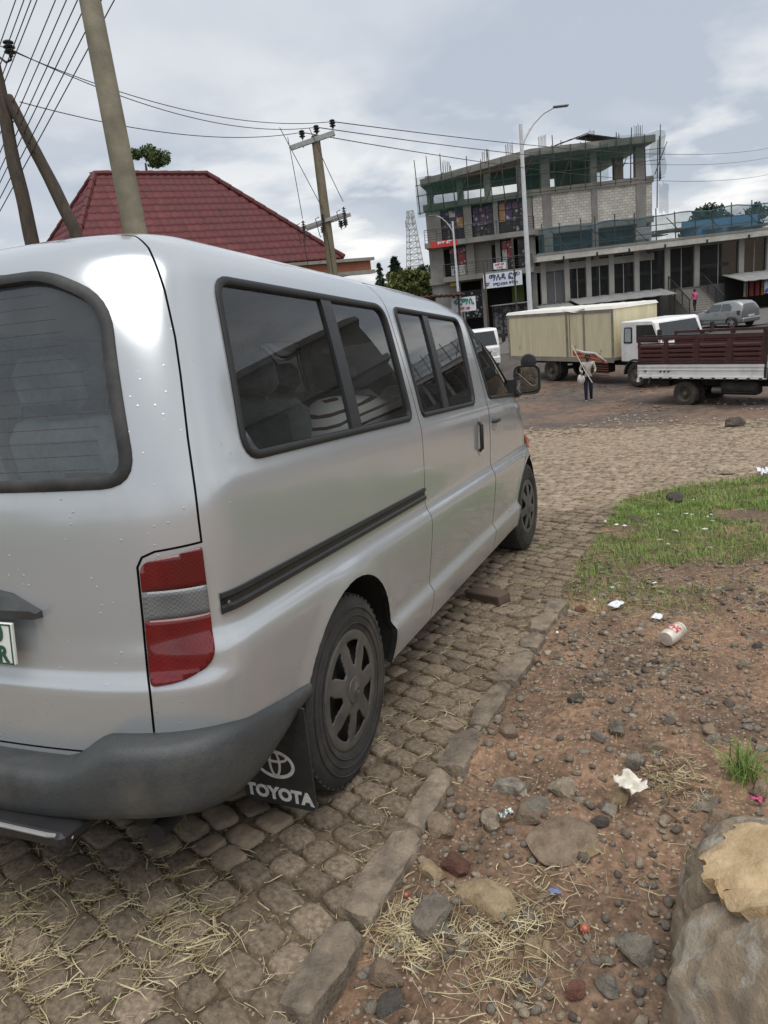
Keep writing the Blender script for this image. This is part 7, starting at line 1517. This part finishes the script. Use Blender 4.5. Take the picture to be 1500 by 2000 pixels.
MB().tube([(.20, .12, .60), (.12, -.10, 1.0), (.05, -.45, 1.75)], .014, 6).build('walking_stick', mat('pale_stick', (.6, .52, .46), .7), None, smooth=True, label='pale slanting stick held by the child', category='stick').matrix_world = Matrix.Translation((20.69, .43, -1.9)) @ Matrix.Rotation(R(185), 4, 'Z')
bg_ = MB().blob((.16, -.20, .72), (.06, .11, .15), 3, 2, .25); bg_.tube([(.17, -.19, .84), (.12, -.15, .98)], .015, 5); bg_.build('cloth_bag', mat('bag_white', (.58, .56, .52), .9), None, smooth=True, label='white cloth bag hanging from the child\'s hand', category='bag').matrix_world = Matrix.Translation((20.69, .43, -1.9)) @ Matrix.Rotation(R(185), 4, 'Z')
PINKS = mat('shirt_pink', (.62, .10, .24), .85); DKT = mat('trousers_dark', (.03, .015, .018), .9)
pk = KO+KU*11.3+KV*(-4.3); person('person in a pink shirt and dark trousers climbing the stairs', (pk.x, pk.y, -1.55), R(35), 1.72, (PINKS, DKT, mat('shoe_black', (.02, .02, .02), .6)), ([(-.03, -.13, .66), (.03, -.12, .56), (.06, -.11, .53)], [(.02, .13, .66), (.06, .12, .58), (.1, .11, .56)]), ([(.05, -.05, .28), (.03, -.05, .06), (.07, -.05, .02)], [(-.01, .05, .27), (-.09, .05, .07), (-.05, .05, .025)]), .015)
BRN = mat('jacket_brown', (.045, .035, .028), .85, var=.3); person('person in a dark jacket standing at the right edge beyond the maroon truck', (41.2, -7.05, -1.9), R(200), 1.72, (BRN, mat('trousers_black', (.015, .015, .018), .9), mat('shoe_black', (.02, .02, .02), .6)), ([(.02, -.15, .66), (.06, -.14, .55), (.08, -.13, .52)], [(.02, .15, .66), (.06, .14, .55), (.08, .13, .52)]), ([(.01, -.05, .27), (.0, -.05, .055), (.04, -.05, .02)], [(.01, .05, .27), (.0, .05, .055), (.04, .05, .02)]))
# passenger bent forward on the back seat, seen through the side window
def stripes():
    m = bpy.data.materials.new('striped_shirt'); m.use_nodes = True; N = m.node_tree.nodes; L = m.node_tree.links; b = N['Principled BSDF']; b.inputs['Roughness'].default_value = .9; tc = N.new('ShaderNodeTexCoord'); mp = N.new('ShaderNodeMapping'); mp.inputs['Rotation'].default_value = (0, R(12), 0); L.new(tc.outputs['Object'], mp.inputs[0]); w = N.new('ShaderNodeTexWave'); w.bands_direction = 'Z'; w.inputs['Scale'].default_value = 8.; w.inputs['Distortion'].default_value = .5; L.new(mp.outputs[0], w.inputs['Vector']); rp = N.new('ShaderNodeValToRGB'); L.new(w.outputs[0], rp.inputs[0]); e = rp.color_ramp.elements; e[0].position = .17; e[0].color = (.055, .018, .02, 1); e[1].position = .22; e[1].color = (.74, .71, .67, 1); L.new(rp.outputs[0], b.inputs['Base Color']); return m
ps = thing('person', 'passenger in a white shirt with dark stripes bent forward inside the minibus', 'person', (0, 0, .02), (0, SLOPE, 0))
J = [(.46, -.54, .88), (.60, -.54, 1.06), (.76, -.54, 1.20), (.93, -.54, 1.27), (1.10, -.54, 1.24), (1.20, -.54, 1.16), (1.29, -.54, 1.10), (1.34, -.54, 1.05)]; Rd = [(.15, .17), (.14, .17), (.13, .19), (.12, .2), (.07, .07), (.075, .075), (.09, .08), (.06, .06)]; E = [(i, i+1) for i in range(7)]
for sg in (-1, 1):
    b = len(J); J += [(1.02, -.54+sg*.19, 1.24), (1.10, -.54+sg*.24, 1.02), (1.28, -.54+sg*.12, .92), (1.36, -.54+sg*.08, .92)]; E += [(3, b), (b, b+1), (b+1, b+2), (b+2, b+3)]; Rd += [.075, .055, .04, .035]
    for k in range(5): q = len(J); yk = -.54+sg*(.08+(k-2)*.014); J += [(1.41, yk, .915), (1.44, yk, .895)]; E += [(b+3, q), (q, q+1)]; Rd += [.010, .008]
    b = len(J); J += [(.55, -.54+sg*.10, .82), (.95, -.54+sg*.13, .84), (1.0, -.54+sg*.13, .62)]; E += [(0, b), (b, b+1), (b+1, b+2)]; Rd += [.10, .075, .055]
skin_body('body', J, E, Rd, [stripes(), SKIN, DKT], ps, 2, lambda c: 2 if c.z < .87 and c.x < 1.15 else (1 if c.x > 1.16 or (c.z < .97 and c.x > 1.2) else 0))
MB().blob((1.27, -.54, 1.13), (.10, .09, .085), 3, 3, .06).build('hair', HAIR, ps, smooth=True)
# ---- litter
def crumple(name, x, y, w, d, h, matl, label, cat_, seed, lift=0., res=14):
    def fn(u, v):
        a, b = (u-.5)*w, (v-.5)*d; n1 = mnoise.noise(Vector((u*3.1+seed, v*3.1, seed*.7))); n2 = mnoise.noise(Vector((u*7+seed, v*7, 3)))
        return (a*(1+.25*n1)+.02*n2*w*3, b*(1-.3*n1)+.1*w*n2, h*(.4+.9*n1+.5*n2))
    o = MB().sheet(fn, res, res).build(name, matl, None, smooth='all', fix=False, label=label, category=cat_); o.location = (x, y, ground_z(x, y)+lift+.012); o.rotation_euler = (0, 0, seed*1.3)
    md = o.modifiers.new('t', 'SOLIDIFY'); md.thickness = .0012; return o
RAG = mat('rag_white', (.62, .58, .48), .9, c2=(.78, .75, .66), scale=30); PAPER = mat('paper_white', (.70, .72, .74), .7, var=.1)
crumple('rag', .085, -1.80, .10, .075, .028, RAG, 'crumpled white rag draped over a stone in the dirt', 'rag', 3, .035, 22)
crumple('plastic_bag', 6.9, -2.9, .22, .14, .06, PAPER, 'white torn plastic scrap on the grass beside the slab', 'litter', 5, .03)
crumple('paper_scrap', 2.12, -1.62, .11, .06, .012, PAPER, 'white paper scrap with a dark mark at the grass edge', 'litter', 2, .02, 6)
crumple('paper_scrap', 1.92, -1.85, .07, .05, .01, PAPER, 'small white paper scrap below the marked one on the grass', 'litter', 7, .01, 6)
crumple('foil_scrap', -.115, -1.44, .045, .03, .02, mat('foil', (.45, .50, .48), .35, metal=.6), 'crumpled grey-green foil scrap against a pale stone', 'litter', 9, .012)
crumple('wrapper', -.40, -1.63, .03, .02, .008, mat('wrapper_blue', (.14, .17, .30), .4), 'tiny blue wrapper among the gravel', 'litter', 4, .006, 6)
crumple('wrapper', .16, -2.17, .035, .02, .014, mat('wrapper_pink', (.42, .06, .15), .4), 'tiny pink wrapper under the tall grass tuft', 'litter', 6, .008, 6)
def fruit(x, y, r, c, label): 
    o = MB().blob((0, 0, 0), (r, r, r), 4, 2, .12).build('fruit_scrap', mat('fruit_%d' % int(x*100), c, .4, var=.4, scale=60), None, smooth=True, label=label, category='litter'); o.location = (x, y, ground_z(x, y)+r*.6); return o
fruit(-.50, -1.235, .008, (.42, .12, .07), 'small orange-red scrap beside the kerb'); fruit(-.50, -1.72, .014, (.16, .04, .02), 'dark red fruit scrap in the gravel')
cup = thing('plastic_jar', 'crushed translucent plastic jar with a red print lying in the soil', 'jar', (1.50, -1.93, ground_z(1.5, -1.93)+.045), (R(90), R(8), R(62)))
MB().lathe([(0, -.07), (.034, -.07), (.04, -.06), (.042, .0), (.04, .045), (.034, .058), (.034, .07)], 20).build('jar_wall', mat('cloudy_plastic', (.50, .42, .34), .3, c2=(.7, .64, .56), scale=14, coat=.3), cup, smooth=40)
MB().lathe([(.0428, -.03), (.0432, .02)], 12, arc=(R(60), R(150))).build('print', mat('red_print', (.5, .06, .05), .5, c2=(.7, .55, .5), scale=50, sharp=True), cup)
MB().lathe([(.0345, .055), (.038, .055), (.038, .068), (.0345, .072)], 20).build('rim', MATS['cloudy_plastic'], cup)
for k in range(20):
    for _ in range(30):
        x, y = rnd.uniform(.2, 5.5), rnd.uniform(-3.4, -1.35)
        if y > -1.2-.25*x: break
    w = rnd.uniform(.02, .045); o = crumple('litter_scrap', x, y, w, w*rnd.uniform(.4, .9), .006, PAPER if k % 3 else RAG, 'tiny whitish scrap of litter on the verge', 'litter', k+11, .008, 4); o['group'] = 'white litter flecks on the verge'
TWIG = mat('twig', (.14, .085, .05), .9)
for i, (pts, lb) in enumerate((([(.22, -1.80), (.25, -1.87), (.31, -1.93), (.33, -1.97)], 'thin brown stick pointing at the tall grass tuft'), ([(-.02, -1.95), (.04, -1.90), (.12, -1.92), (.18, -1.99)], 'forked dry twig left of the tall grass tuft'), ([(2.3, -2.62), (2.42, -2.78), (2.6, -3.0)], 'bare stick at the right edge of the grass'))):
    MB().tube([(x, y, ground_z(x, y)+.012+.006*(k % 2)) for k, (x, y) in enumerate(pts)], .004 if i < 2 else .012, 6).build('twig', TWIG, None, smooth=True, label=lb, category='twig')
